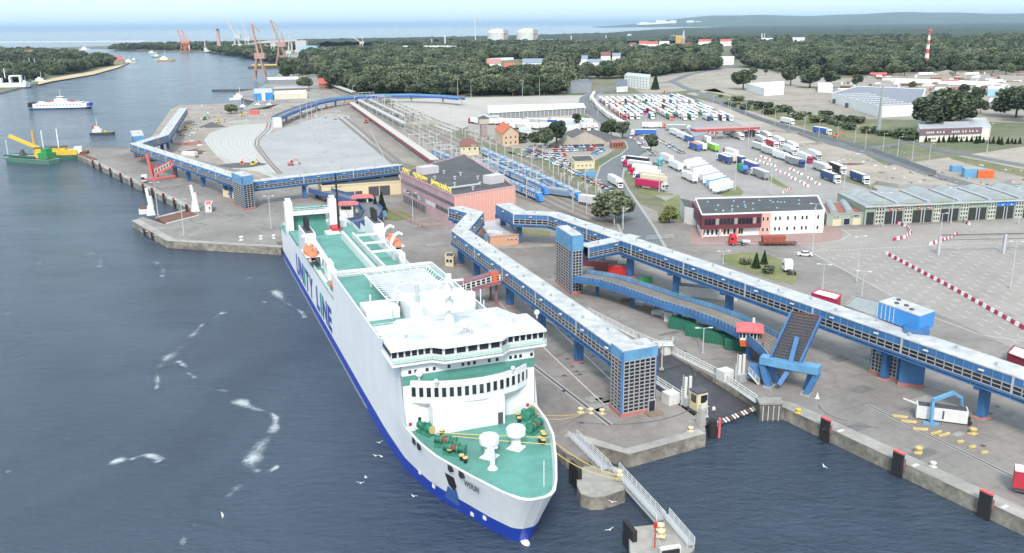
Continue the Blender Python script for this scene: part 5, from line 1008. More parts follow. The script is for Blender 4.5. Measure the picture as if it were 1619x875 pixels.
# fenders
def fender_proto(label):
    r = thing('quay_fender', label, 'fender', (0, 0, 0), 0, 'black quay fenders'); m = MB(); m.box((0, -.55, -3.6), (1.9, .5, 5.4), black); m.box((0, -.5, 1.8), (2.0, .65, .25), pinkred); m.build('panel', r)
    m = MB(); m.box((1.05, -.25, -.6), (.2, .4, 1.6), dkred); m.box((0, -.1, -3), (1.2, .6, 3.6), dkgrey); m.build('bracket', r); m = MB(); m.box((2.1, 1.1, -.25), (1.9, 2.0, .35), offwhite, 0, top=(.4, 1.2)); m.build('base_block', r); return r
NF = [((1310, 676), 'first'), ((1419, 732), 'second'), ((1556, 797), 'third')]; pf = None
qd = (at(1619, 822) - at(1240, 645)).normalized(); aq = math.atan2(qd.y, qd.x)
for i, ((x, y), o) in enumerate(NF):
    p = at(x, y); q = at(1240, 645) + qd * (p - at(1240, 645)).dot(qd)
    if not pf: pf = fender_proto(''); pf.location = q; u = pf
    else: u = copy_tree(pf)
    u.location = (q.x, q.y, Z); u.rotation_euler = (0, 0, aq); u['label'] = 'tall black fender with red top on the basin quay, %s from the linkspan' % o
qd2 = (at(109, 239) - at(297, 330)).normalized(); fa = at(297, 330)
for i, (x, y) in enumerate(((150, 258), (164, 263), (180, 271), (196, 279), (215, 287), (233, 296), (248, 303), (264, 312), (282, 320), (299, 330))):
    p = at(x, y); q = fa + qd2 * (p - fa).dot(qd2); u = copy_tree(pf); u.location = (q.x, q.y, Z); u.rotation_euler = (0, 0, math.atan2(qd2.y, qd2.x) + PI); u.scale = (1.1, 1, 1); u['label'] = 'tall black fender on the far west quay, %s from its river end' % nth(i)
for i, (x, y) in enumerate(((229, 365), (241, 371))):
    u = copy_tree(pf); u.location = at(x, y, 2.0); u.scale = (.6, .6, .5); e = (at(264, 381.5) - at(208, 349)).normalized(); u.rotation_euler = (0, 0, math.atan2(e.y, e.x)); u['label'] = 'small fender on the slanting end of the far quay, %s from the river' % nth(i)
m = MB(); a = at(1215, 640); m.box((a.x, a.y - .6, -1), (4.2, 2.2, 4.4), mat('worn_timber_fender', (.12, .11, .10), .9, .5, 1)); m.box((a.x, a.y - .6, 3.3), (4.6, 2.6, .4), concrete)
for k in (-1.5, -.5, .5, 1.5): m.beam((a.x + k, a.y - 1.78, -1), (a.x + k, a.y - 1.78, 3), .22, .12, offwhite)
m.build('timber_fender', label='tall dark timber dolphin between the near linkspan and the basin quay', cat='fender')
m = MB(); a = at(1127, 672); m.tube((a.x, a.y, -1), (a.x, a.y, 3.4), .8, black, 12); m.box((a.x + 1.2, a.y, -1), (.4, .5, 4.8), pinkred); m.build('roller_fender', label='round black fender with red post at the lip of the near linkspan', cat='fender')
# bollards and small blocks
def bollard(p, mt, lab, s=1.0, grp='bollards on the quay'):
    r = thing('bollard', lab, 'bollard', p, random.uniform(0, 3), grp); r.scale = (s, s, s); m = MB(); m.lathe((0, 0, 0), [(.42, 0), (.3, .15), (.27, .5), (.5, .62), (.5, .8), (.25, .92)], mt, 12); m.build('post', r); m = MB(); m.box((0, 0, -.02), (1.1, .9, .12), mt); m.build('base', r)
for x, y, mt, s, lab in ((1262, 653, yellow, 1, 'bright yellow bollard on the basin quay beside the raised bascule'), (1452, 716, brass, 1.3, 'yellow bollard on the basin quay left of the second fender'), (1538, 686, brass, 1.3, 'yellow bollard beside the footbridge pier and white container'), (918, 652, cream, 1.1, 'bollard nearest the ferry on the quay below the lift tower'), (934, 653, cream, 1.1, 'middle bollard of three below the tall lift tower'), (952, 654, cream, 1.1, 'bollard nearest the tall lift tower'), (979, 752, cream, 1.1, 'upper bollard on the inner concrete dolphin'), (980, 758, cream, 1.1, 'lower bollard on the inner concrete dolphin'),
    (1044, 838, cream, 1.2, 'upper bollard on the outer concrete dolphin'), (1045, 848, cream, 1.2, 'lower bollard on the outer concrete dolphin'), (1092, 682, cream, 1, 'lone bollard at the rounded quay corner near the linkspan'), (1475, 738, offwhite, 1, 'white bollard on the basin quay right of the second fender'), (382, 380, offwhite, 1.6, 'white bollard on the far quay, left of three'), (413, 378, offwhite, 1.4, 'white bollard on the far quay, middle of three'), (433, 377, offwhite, 1.4, 'white bollard on the far quay nearest the stern')):
    bollard(at(x, y, Z + .05), mt, lab, s)
for i, (x, y, rz) in enumerate(((1423, 660, .35), (1437, 668, .3), (1455, 680, .1), (1480, 686, -.45), (1493, 689, -.45), (1518, 700, -.3), (1537, 708, -.3), (1556, 717, -.3))):
    m = MB(); m.box((0, 0, 0), (2.6 if i < 5 else 1.3, .4, .35), brass); o = m.build('kerb_beam', label='yellowed concrete kerb beam in the row by the white container, %s from the left' % nth(i), cat='kerb beam', group='kerb beams by the white container'); o.location = at(x, y, Z + .03); o.rotation_euler = (0, 0, -rz + .0)
k = thing('crane_container', 'white open topped container with a light blue loading crane arched over it', 'container', at(1487, 664), -.36); m = MB()
m.box((0, 0, .3), (8.5, 2.5, 2.4), offwhite); m.box((0, 0, 2.7), (8.0, 2.1, .05), dkgrey); m.box((.2, -1.27, .7), (.3, .05, 1.6), dkgrey); m.build('container_body', k); m = MB(); m.beam((-4.2, 0, 2.6), (-6.6, .3, 3.2), .2, .2, offwhite); m.build('drawbar', k)
m = MB(); m.beam((-1.8, -2.6, .2), (-1.9, -2.4, 4.6), .5, .5, ltblue); m.beam((-1.9, -2.4, 4.6), (1.6, 0, 5.6), .6, .6, ltblue); m.beam((1.6, 0, 5.6), (3.0, .6, 4.6), .45, .5, ltblue); m.beam((3.0, .6, 4.6), (3.2, .8, 3.0), .4, .4, ltblue); m.box((-1.8, -2.6, 0), (2.6, 1.2, .25), ltblue); m.build('crane_arm', k)
for s in (-1, 1):
    for q in (4.6, -2.6): m = MB(); m.tube((q, s * .9, .5), (q, s * 1.2, .5), .45, black, 10); m.build('wheel', k)
# traffic cones
for x, y, lab in ((1292, 630, 'white traffic cone on the quay right of the raised bascule'),):
    m = MB(); m.lathe((0, 0, 0), [(.35, 0), (.35, .06), (.22, .08), (.05, .9)], white, 10); o = m.build('traffic_cone', label=lab, cat='cone'); o.location = at(x, y); o.scale = (1.3,) * 3
# dolphins with catwalks
def dolphin(name, poly, lab, h=2.2):
    P2 = [at(x, y, h) for x, y in poly]; c = sum(P2, Vector()) / len(P2); r = thing('mooring_dolphin', lab, 'dolphin', (c.x, c.y, 0)); m = MB(); m.prism([(p.x - c.x, p.y - c.y) for p in P2], -3, h, quaycon); m.prism([((p.x - c.x) * .97, (p.y - c.y) * .97) for p in P2], None, h + .02, concrete); m.build('concrete_block', r); return r, c
d1, c1 = dolphin('d', [(912, 742), (925, 737), (975, 738), (992, 758), (988, 775), (955, 786), (935, 787), (918, 782), (912, 768)], 'inner concrete mooring dolphin off the bow with a black fender')
m = MB(); p = at(913, 768, 0) - c1; m.box((p.x - .4, p.y - .4, -1.5), (.7, 3.6, 5.4), black, .35); m.box((p.x + .4, p.y - 1.2, -1.2), (.3, .4, 4.9), pinkred, .35); m.build('fender', d1)
d2, c2 = dolphin('d', [(994, 842), (1000, 833), (1050, 828), (1085, 850), (1098, 870), (1070, 900), (1000, 905), (995, 870)], 'outer concrete mooring dolphin at the bottom edge with a red light post')
m = MB(); p = at(997, 868, 0) - c2; m.box((p.x - .2, p.y - .2, -1.5), (.7, 3.4, 5.4), black, .3); m.box((p.x + .5, p.y - 1.0, -1.2), (.3, .4, 4.9), pinkred, .35); m.build('fender', d2); m = MB(); p = at(1060, 880, 2.2) - c2; m.box((p.x, p.y + .4, .9), (3.0, .6, 2.6), offwhite, .25); m.box((p.x, p.y, .9), (2.6, .4, 2.3), black, .25); m.build('front_fender', d2)
m = MB(); p = at(1035, 868, 2.2); m.tube((p.x, p.y, 2.2), (p.x, p.y, 6.4), .1, red, 8); m.tube((p.x, p.y, 5.6), (p.x, p.y, 6.3), .28, red, 8); m.box((p.x, p.y, 2.2), (.7, .7, .2), concrete)
for k in (-.9, .9): m.beam((p.x, p.y, 5), (p.x + k, p.y + .6, 2.2), .05, .05, offwhite)
m.build('beacon_post', label='red beacon post on the outer dolphin', cat='beacon')
def catwalk(a, b, lab, w=1.3, za=2.6, zb=2.6):
    a, b = at(*a, za), at(*b, zb); r = thing('catwalk', lab, 'catwalk', a); b = b - a; d = b.normalized(); nn = Vector((d.y, -d.x, 0)); m = MB(); m.beam((0, 0, 0), b, w, .3, grey); m.beam(nn * w * .4 - Vector((0, 0, .5)), b + nn * w * .4 - Vector((0, 0, .5)), .2, .5, offwhite); m.beam(-nn * w * .4 - Vector((0, 0, .5)), b - nn * w * .4 - Vector((0, 0, .5)), .2, .5, offwhite); m.build('walkway', r)
    for s in (-1, 1): m = MB(); railing(m, [nn * s * w / 2, b + nn * s * w / 2], 1.1, offwhite, 1.5, .08, 3); m.build('guard_rail', r)
catwalk((905, 690), (958, 742), 'steel catwalk from the quay to the inner dolphin', 1.7); catwalk((972, 742), (1045, 822), 'steel catwalk between the two dolphins', 1.5); catwalk((1052, 815), (1092, 862), 'steel catwalk along the edge of the outer dolphin', 1.2)
# gulls over the water and on it
gm = MB(); gm.ball((0, 0, 0), (.32, .13, .12), white, 8, 5); gm.add([(.12, 0, .05), (-.12, 0, .05), (-.2, .65, .22), (.05, .6, .22), (-.3, 1.1, .1)], [(0, 1, 2, 3), (3, 2, 4)], offwhite); gm.add([(.12, 0, .05), (-.12, 0, .05), (-.2, -.65, .22), (.05, -.6, .22), (-.3, -1.1, .1)], [(1, 0, 3, 2), (2, 4, 3)], offwhite); gme = gm.mesh('gull_body')
for i, (x, y, z, lab) in enumerate(((654, 785, 4, 'left of the anchor of the ferry'), (578, 755, 3, 'lower left of the ferry bow'), (570, 764, 3, 'farther left of the ferry bow'), (594, 721, 3, 'beside the blue hull under the bridge wing'), (603, 722, 3, 'closest to the blue hull'), (352, 815, 3, 'beside the foam trail at the bottom left'), (968, 794, 3, 'between the bow and the dolphin'), (964, 838, 2, 'just left of the outer dolphin'), (600, 700, 3, 'above the pair beside the hull'), (1303, 738, 1, 'swimming left of the second fender'))):
    o = bpy.data.objects.new('gull', gme); C.objects.link(o); o.location = at(x, y, z); o.rotation_euler = (random.uniform(-.3, .3), 0, random.uniform(0, 6)); o.scale = (.7,) * 3; tag(o, 'white gull over the water, ' + lab, 'gull', 'gulls over the water')
# people
def person(p, coat, trousers, lab):
    m = MB(); n = 8
    def ring(x, y, z, rx, ry): return [(x + rx * math.cos(2 * PI * i / n), y + ry * math.sin(2 * PI * i / n), z) for i in range(n)]
    for s in (-1, 1): m.loft([ring(s * .1, s * .06, 0, .06, .1), ring(s * .1, s * .03, .45, .065, .07), ring(s * .09, 0, .85, .09, .1)], trousers, True)
    m.loft([ring(0, 0, .8, .17, .12), ring(0, 0, 1.1, .16, .11), ring(0, 0, 1.42, .21, .12), ring(0, 0, 1.48, .07, .07), ring(0, 0, 1.55, .06, .06)], coat, True)
    for s in (-1, 1): m.loft([ring(s * .23, 0, 1.42, .055, .055), ring(s * .27, .04, 1.1, .045, .045), ring(s * .26, .12, .85, .04, .04)], coat, True)
    m.ball((0, 0, 1.66), (.095, .11, .13), mat('skin', (.45, .28, .2), .6, .05)); m.ball((0, -.02, 1.71), (.1, .115, .1), dkgrey); o = m.build('person', smooth=True, label=lab, cat='person'); o.location = p; o.rotation_euler.z = random.uniform(0, 6)
person(at(1128, 655, Z), white, dkgrey, 'person in a white jacket standing at the near linkspan by the cream cabin'); person(at(1206, 548, Z + 5.25), mat('pinkred_coat', (.5, .1, .1)), dkgrey, 'person in a red top walking on the blue road ramp'); person(at(1127, 285, Z + .1), dkgrey, navy, 'person in dark clothes standing in the lorry yard by the white trailers')
# drain covers and patched asphalt
m = MB(); r_ = random.Random(9)
for i in range(60):
    x, y = r_.choice(((r_.uniform(880, 960), r_.uniform(540, 680)), (r_.uniform(1290, 1600), r_.uniform(545, 760)), (r_.uniform(930, 1180), r_.uniform(450, 560)), (r_.uniform(230, 440), r_.uniform(300, 380)), (r_.uniform(620, 900), r_.uniform(365, 500)))); p = at(x, y)
    if i < 30: m.box((p.x, p.y, Z), (.8, .8, .035), dkgrey, .5)
    else: m.box((p.x, p.y, Z), (r_.uniform(2, 7), r_.uniform(1, 3), .018), mat('asphalt_patch', (.15, .14, .135), .9, .3, .8) if i % 2 else mat('pale_patch', (.30, .28, .26), .9, .3, .8), .5)
o = m.build('paving_patches'); o['kind'] = 'structure'
# quay lamps
def lamp(x, y, h, lab, grp, arms=2, col=midgrey, base=None, rz=0):
    r = thing('lamp_post', lab, 'lamp post', at(x, y), rz, grp); m = MB(); m.tube((0, 0, 0), (0, 0, h), .17 + h * .004, col, 8, .09); m.box((0, 0, 0), (.9, .9, .35), base or concrete); m.build('post', r)
    for k in range(arms): t = k * 2 * PI / arms; m = MB(); c_, s_ = math.cos(t), math.sin(t); m.beam((0, 0, h), (c_ * 1.2, s_ * 1.2, h + .15), .09, .09, col); m.box((c_ * 1.5, s_ * 1.5, h + .05), (.9, .42, .16), offwhite, t); m.build('lamp_head', r)
    return r
for x, y, h, lab in ((291, 373, 13, 'lamp post on the slanting far quay'), (250, 341, 13, 'lamp post left of the far linkspan'), (429, 362, 12, 'lamp post left of the ferry stern'), (1354, 446, 13, 'tall lamp post at the kerb of the paved plaza'), (1597, 456, 13, 'tall lamp post near the right edge of the plaza'), (1284, 402, 16, 'tall lamp post at the corner of the white office'), (1483, 400, 12.5, 'lamp post standing behind the grey sign gantry'), (1396, 358, 12, 'lamp post before the customs hall, left'), (1503, 354, 13, 'lamp post before the customs hall, middle'), (1610, 355, 13, 'lamp post before the customs hall, right'),
    (970, 353, 12, 'lamp post on the near bank of the access road'), (1143, 418, 4, 'low lamp post on the traffic island'), (1218, 308, 14, 'lamp post behind the office roof'), (1162, 302, 15, 'lamp post by the parked white trailers'), (1042, 303, 13, 'lamp post by the red curtain lorry'), (1560, 243, 16, 'very tall lamp mast on the sandy field below the purple office'), (1183, 232, 13, 'lamp post at the red canopy'), (1273, 272, 13, 'lamp post along the outer queue of lorries'), (1334, 300, 13, 'lamp post ahead of the outer queue of lorries'), (1300, 458, 7, 'small lamp post on the kerb of the plaza'), (1362, 470, 7, 'second small lamp post on the kerb of the plaza'), (653, 347, 10, 'lamp post in front of the pink terminal'), (1046, 585, 6, 'small lamp post on the near linkspan rail'), (780, 412, 9, 'dark lamp post under the long footbridges'), (1111, 560, 6, 'lamp post above the linkspan rail')):
    lamp(x, y, h, lab, 'lamp posts of the port', rz=random.uniform(-.4, .4), col=yellow if x == 970 else midgrey)
# ================================================================ buildings
def wallwin(mb, a, b, zs, n, w, h, m0=.05, m1=.95, fr=offwhite):   # window row on the wall a-b: list of panes
    pass
def building(name, label, cat, foot, h, wall, roof=None, parapet=.5, z0=0, group=None, atroof=0):
    """foot: pixels of the corners on the ground, the visible front corners first"""
    P2 = [at(x, y, Z + (h if atroof else 0)) for x, y in foot]
    for p in P2: p.z = Z
    o = P2[0].copy(); r = thing(name, label, cat, o, 0, group); P2 = [p - o for p in P2]
    if len(P2) == 3: P2.append(P2[0] + P2[2] - P2[1])
    m = MB(); m.prism([p.xy for p in P2], z0 - .05, h, wall); m.build('wall', r)
    c = sum(P2, Vector()) / len(P2); m = MB(); m.prism([(c + (p - c) * .985).xy for p in P2], None, h + .03, roof or roofdark); rf = m.build('roof', r)
    if parapet:
        m = MB()
        for i in range(len(P2)): a, b = P2[i] + Vector((0, 0, h)), P2[(i + 1) % len(P2)] + Vector((0, 0, h)); m.beam(a + Vector((0, 0, parapet / 2)), b + Vector((0, 0, parapet / 2)), .35, parapet, wall)
        m.build('parapet', r)
    return r, P2, c
def panes(r, a, b, c, rows, mt=None, name='window', frame=offwhite):
    """rows: (z, height, [centre fractions], width)"""
    d = (b - a); L = d.length; d = d / L; nn = Vector((d.y, -d.x, 0)); nn = nn if ((a + b) / 2 - c).dot(nn) > 0 else -nn
    for z, h, fr, w in rows:
        for f in fr:
            p = a + d * L * f; m = MB(); u, v = p - d * w / 2 + nn * .04, p + d * w / 2 + nn * .04; m.quad((u.x, u.y, z), (v.x, v.y, z), (v.x, v.y, z + h), (u.x, u.y, z + h), mt or glass)
            if frame:
                o = nn * .03
                for A, B in (((u.x, u.y, z), (v.x, v.y, z)), ((u.x, u.y, z + h), (v.x, v.y, z + h))): m.beam(Vector(A) + o, Vector(B) + o, .1, .1, frame)
                for A, B in (((u.x, u.y, z), (u.x, u.y, z + h)), ((v.x, v.y, z), (v.x, v.y, z + h))): m.beam(Vector(A) + o, Vector(B) + o, .1, .1, frame, upv=nn)
            m.build(name, r)
def fr(n, a=.06, b=.94): return [a + (b - a) * i / max(1, n - 1) for i in range(n)]
# pink ferry terminal
r, P2, c = building('terminal_building', 'long pink and mauve ferry terminal with flat roof and yellow rooftop letters', 'terminal', [(720, 363), (635, 318), (735, 285), (815, 345)], 11.8, mauve, roofdark, .6)
a, b, b2, a2 = P2[0], P2[1], P2[2], P2[3]; Hh = 11.8
m = MB(); d = (a2 - a); nn = Vector((d.y, -d.x, 0)).normalized(); nn = nn if (a - c).dot(nn) > 0 else -nn; ln = d.length; d.normalize()
q = [a + nn * .1 - d * .1, a2 + nn * .1, a2, a - d * .1]; m.prism([p.xy for p in q], 0, Hh + .7, pink)
for i in range(int(ln / 1.1)): p = a + d * (i * 1.1 + .5) + nn * .14; m.beam((p.x, p.y, .3), (p.x, p.y, Hh + .65), .16 if i % 2 else .3, .1, mat('pale_salmon', (.78, .44, .38), .6, .05), upv=nn)
m.build('salmon_facade', r)
d = (b - a).normalized(); L = (b - a).length; nn = Vector((d.y, -d.x, 0)); nn = nn if (a - c).dot(nn) > 0 else -nn
def band(z0, z1, f0, f1, mt, name, n=0, off=.05):
    m = MB(); u, v = a + (b - a) * f0 + nn * off, a + (b - a) * f1 + nn * off; m.quad((u.x, u.y, z0), (v.x, v.y, z0), (v.x, v.y, z1), (u.x, u.y, z1), mt)
    for i in range(n + 1): p = u.lerp(v, i / max(1, n)) + nn * .03; m.beam((p.x, p.y, z0), (p.x, p.y, z1), .12, .08, grey, upv=nn)
    m.build(name, r)
band(8.0, 9.3, .01, .99, glass, 'ribbon_window', 60); 
for f0, f1 in ((.1, .32), (.52, .6), (.66, .88)): band(4.3, 5.9, f0, f1, glass, 'window_band', 10)
for f0, f1 in ((.02, .09), (.33, .5), (.61, .65), (.9, .95)): band(4.3, 5.9, f0, f1, offwhite, 'panel_band', 6)
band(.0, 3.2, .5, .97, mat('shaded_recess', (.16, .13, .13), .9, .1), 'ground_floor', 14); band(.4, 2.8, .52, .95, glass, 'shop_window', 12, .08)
m = MB()
for i in range(int(L / 1.3)): p = a + d * (i * 1.3) + nn * .02; m.beam((p.x, p.y, 6), (p.x, p.y, Hh + .5), .08, .06, dkred, upv=nn)
m.build('cladding_rib', r)
for (u, v, sx, sy, h) in ((.35, .85, 8, 5, 3.0), (.88, .22, 7, 4.4, 3.2)):
    p = a + (b - a) * u * 0 + (b - a) * v + (a2 - a) * u; m = MB(); m.box((p.x, p.y, Hh), (sx, sy, h), mat('pale_mauve', (.52, .48, .50), .6, .1), math.atan2((a2 - a).y, (a2 - a).x)); m.build('roof_hut', r)
for u, v in ((.3, .3), (.5, .5), (.62, .2), (.25, .6), (.7, .6), (.4, .1), (.8, .4), (.55, .75)): p = a + (b - a) * v + (a2 - a) * u; m = MB(); m.tube((p.x, p.y, Hh), (p.x, p.y, Hh + 1.2), .35, midgrey, 8); m.box((p.x, p.y, Hh + 1.2), (1.1, 1.1, .2), midgrey); m.build('roof_vent', r)
m = MB(); p, q = a + (b - a) * .2 + (a2 - a) * .02, a + (b - a) * .18 + (a2 - a) * .6; m.tube((p.x, p.y, Hh + .9), (q.x, q.y, Hh + .9), .4, midgrey, 10); m.build('roof_duct', r)
m = MB()
for k in range(16): p, q = a2 + (b2 - a2) * (.1 + k * .045), a2 + (b2 - a2) * (.145 + k * .045); z0, z1 = Hh + .3, Hh + 1.8; m.beam((p.x, p.y, z0), (q.x, q.y, z1), .12, .12, offwhite); m.beam((q.x, q.y, z0), (q.x, q.y, z1), .12, .12, offwhite); m.beam((p.x, p.y, z1), (q.x, q.y, z1), .14, .14, offwhite); m.beam((p.x, p.y, z0), (q.x, q.y, z0), .14, .14, offwhite)
m.build('lattice_girder', r)
yl = mat('letter_yellow', (.80, .62, .12), .6, .08)
for txt, f0, f1 in (('PORT', .97, .80), ('PROMOWY', .75, .47), ('ŚWINOUJŚCIE', .41, .06)):
    me = text_mesh(txt, 2.6, .12, yl, .03); w = max(v.co.x for v in me.vertices); p, q = a + (b - a) * f0, a + (b - a) * f1; me.transform(Matrix.Diagonal(((q - p).length / w, 1, 1, 1))); put_mesh('roof_lettering', me, r, upright(p + Vector((0, 0, Hh + .8)) - nn * .3, (q - p)))
# loading building behind the stern footbridge and the small sheds
r, P2, c = building('warehouse', 'long cream loading shed behind the stern footbridge with dark doors', 'shed', [(636, 307), (510, 316), (500, 300), (628, 290)], 5.5, cream, roofdark, .5); panes(r, P2[0], P2[1], c, [(0, 4.2, (.22, .36), 4.5), (.2, 2.4, (.55, .65, .75, .85), 3.0)], dkgrey, 'door', None)
r, P2, c = building('kiosk', 'low salmon kiosk block with grey roof between the footbridge starts', 'kiosk', [(775, 391), (820, 387), (800, 362), (757, 366)], 3.4, mat('tan_wall', (.60, .33, .22), .8, .1), midgrey, .3); panes(r, P2[0], P2[1], c, [(1.7, .5, (.62, .76, .9), .9)], dkgrey)
m = MB(); m.box((1, 6, 3.45), (4.5, 1.2, .8), offwhite, -.3); m.box((3, 5, 3.45), (3, .8, .7), offwhite, -.3); m.build('roof_unit', r)
r, P2, c = building('cabin', 'cream cabin with dark windows beside the pier lift tower', 'cabin', [(380, 317), (353, 311), (362, 301)], 2.9, cream, dkgrey, .2); panes(r, P2[0], P2[1], c, [(1.1, 1.2, (.3, .62), 1.4)])
r, P2, c = building('cabin', 'white cabin with red roof on the far west quay', 'cabin', [(335, 336), (325, 336), (327, 330)], 3.0, offwhite, pinkred, .15); panes(r, P2[0], P2[1], c, [(1.3, 1, (.3,), .6)])
r, P2, c = building('checkpoint_booth', 'small beige booth standing between the ferry and the footbridge', 'booth', [(717, 422), (704, 421), (707, 415)], 3.0, cream, dkgrey, .2); panes(r, P2[0], P2[1], c, [(1.2, 1.1, (.3, .7), .9)])
# office with maroon glazed front
r, P2, c = building('office_building', 'office with maroon glazed upper storey beside a plain white wing', 'office building', [(1108, 375), (1301, 368), (1290, 342), (1098, 347)], 7.6, white, roofdark, .45)
a, b, b2, a2 = P2; d = (b - a).normalized(); nn = Vector((d.y, -d.x, 0)); nn = nn if (a - c).dot(nn) > 0 else -nn; L = (b - a).length; F_ = lambda t, o=0: a + (b - a) * t + nn * o
m = MB(); m.prism([F_(-.01, 1.8).xy, F_(.47, 1.8).xy, F_(.47, 0).xy, (F_(-.01, 0)).xy], 3.0, 7.9, maroon); p, q = F_(-.01, 1.8), a + (a2 - a) * .75; m.prism([F_(-.01, 1.8).xy, F_(0, 0).xy, (a + (a2 - a) * .8).xy, (a + (a2 - a) * .8 - d * 1.6).xy], 3.0, 7.9, maroon)
m.prism([F_(-.01, 1.9).xy, F_(.47, 1.9).xy, F_(.47, 0).xy, F_(-.01, 0).xy], 7.9, 8.1, offwhite); m.build('maroon_storey', r)
for i in range(15): u, v = F_(.01 + i * .03, 1.86), F_(.036 + i * .03, 1.86); m = MB(); m.quad((u.x, u.y, 4.5), (v.x, v.y, 4.5), (v.x, v.y, 6.6), (u.x, u.y, 6.6), glass if i % 5 != 3 else mat('blinds', (.30, .27, .25), .6, .1)); m.build('window', r)
m = MB(); m.prism([F_(.47, .12).xy, F_(.56, .12).xy, F_(.56, 0).xy, F_(.47, 0).xy], 0, 8.05, pink); m.build('pink_pier', r)
panes(r, F_(0, .1), F_(1, .1), c, [(4.9, 1.4, (.50, .535), .7), (1.2, 1.3, (.5, .535), .7)], None); panes(r, F_(0), F_(1), c, [(4.9, 1.4, (.60, .635, .70, .76, .82, .855, .95), .75), (1.3, 1.3, (.60, .635, .70, .76, .82, .855, .95), .75), (.6, 1.9, (.02, .055, .09, .125, .19, .22, .27, .31, .33), .8)])
m = MB(); 
for t in (0, .14, .28): p = F_(t, 1.6); m.box((p.x, p.y, 0), (.5, .5, 3), pink)
m.build('column', r)
for i in range(26): u, v = random.uniform(.04, .95), random.uniform(.12, .8); p = a + (b - a) * u + (a2 - a) * v; m = MB(); m.lathe((p.x, p.y, 7.63), [(.35, 0), (.35, .2), (.2, .35)], mat('skylight_blue', (.25, .45, .55), .3, .1), 8); m.build('skylight_dome', r)
m = MB(); p = a + (a2 - a) * 1.0; m.prism([(a + (a2 - a) * .6 - d * .2).xy, (a - d * .2 + (a2 - a) * 1.1).xy, (a - d * 5 + (a2 - a) * 1.35).xy, (a - d * 4.4 + (a2 - a) * .8).xy], 0, 6.2, roofdark, offwhite); m.build('side_wing', r); m = MB(); q = a2 + (b2 - a2) * .55; m.box((q.x + 6, q.y + 3, 0), (16, 4, 7.2), brick, math.atan2(d.y, d.x)); m.build('rear_wing', r)
sheet('red_paving', [(1090, 385), (1105, 388), (1290, 388), (1330, 378), (1335, 368), (1310, 355), (1295, 335), (1270, 345), (1095, 355)], H0 + .02, mat('red_paviours', (.30, .20, .18), .9, .12, .5))
# customs hall
r, P2, c = building('customs_hall', 'long pale green customs hall with barrel vaulted roof and open truck lanes', 'customs hall', [(1366, 356), (1760, 338), (1716, 314), (1322, 332)], 6.6, palegreen, steelroof, .2)
a, b, b2, a2 = P2; d = (b - a).normalized(); nn = Vector((d.y, -d.x, 0)); nn = nn if (a - c).dot(nn) > 0 else -nn; L = (b - a).length; bk = (a2 - a)
def F_(t, o=0, k=0): return a + (b - a) * t + nn * o + bk * k
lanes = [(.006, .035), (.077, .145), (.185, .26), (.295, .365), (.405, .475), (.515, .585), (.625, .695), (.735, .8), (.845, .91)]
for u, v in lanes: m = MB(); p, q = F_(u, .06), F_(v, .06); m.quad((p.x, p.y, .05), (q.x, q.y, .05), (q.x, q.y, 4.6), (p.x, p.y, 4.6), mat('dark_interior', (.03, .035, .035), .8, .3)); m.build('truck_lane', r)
last = 0
for i, (u, v) in enumerate(lanes[1:]):
    u0 = lanes[i][1]; m = MB(); p, q = F_(u0 + .004, 0), F_(u - .004, 0); m.prism([(p + nn * .35).xy, (q + nn * .35).xy, q.xy, p.xy], 0, 6.4, mat('beige_frames', (.42, .43, .38), .6, .1)); mp = m.build('mullion_wall', r); m = MB()
    for k in range(3):
        for z in (.8, 2.3, 3.8, 5.1): w = (q - p) / 3; s = p + w * (k + .25) + nn * .38; e = p + w * (k + .75) + nn * .38; m.quad((s.x, s.y, z), (e.x, e.y, z), (e.x, e.y, z + .8), (s.x, s.y, z + .8), glass)
    m.build('window', mp); m = MB(); p = F_((u + v) / 2, .3)
    for o in (-.5, .5): m.box((p.x + o, p.y, 0), (.3, .3, 4.6), midgrey)
    m.build('lane_post', r)
m = MB()
for i in range(80): p = F_(i / 80, .05); m.beam((p.x, p.y, 4.65), (p.x, p.y, 6.5), .14, .1, mat('green_rib', (.20, .28, .21), .6, .1), upv=nn)
m.build('cladding_rib', r)
m = MB(); p, q = F_(-.004, .5), F_(1, .5); m.beam(p + Vector((0, 0, 6.6)), q + Vector((0, 0, 6.6)), .9, .25, midgrey); m.build('eaves', r)
for i in range(8):
    m = MB(); u0, u1 = .03 + i * .122, .118 + i * .122; ring = []
    for k in (.08, .98):
        ring.append([(lambda p: (p.x, p.y, 6.7 + 1.5 * math.sin(PI * j / 10)))(F_(u0 + (u1 - u0) * j / 10, 0, k)) for j in range(11)])
    m.loft(ring, steelroof); m.add(ring[0], [tuple(range(11))], palegreen); m.build('barrel_vault', r)
    m = MB(); p, q = F_(u1 + .017, 0, .1), F_(u1 + .017, 0, .95); m.beam(p + Vector((0, 0, 6.9)), q + Vector((0, 0, 6.9)), 1.4, .6, grey); m.build('rooflight', r)
for k, (t, kind) in enumerate(((.098, 0), (.128, 0), (.205, 0), (.24, 0), (.53, 1), (.565, 1))):
    p = F_(t, .25) + Vector((0, 0, 5.5)); m = MB()
    if kind: m.box((p.x, p.y, 4.9), (4.4, .15, 1.4), mat('sign_blue', (.03, .16, .6), .5, .03), math.atan2(d.y, d.x)); q = p + nn * .1; m.box((q.x - .8, q.y, 5.2), (1.9, .12, .7), white, math.atan2(d.y, d.x)); m.box((q.x + .5, q.y, 5.1), (.5, .12, .45), white, math.atan2(d.y, d.x))
    else: m.tube(p, p + nn * .08, .55, red, 16); m.beam(p + nn * .12 - d * .38, p + nn * .12 + d * .38, .06, .2, white)
    m.build('lane_sign' if kind else 'no_entry_sign', r)
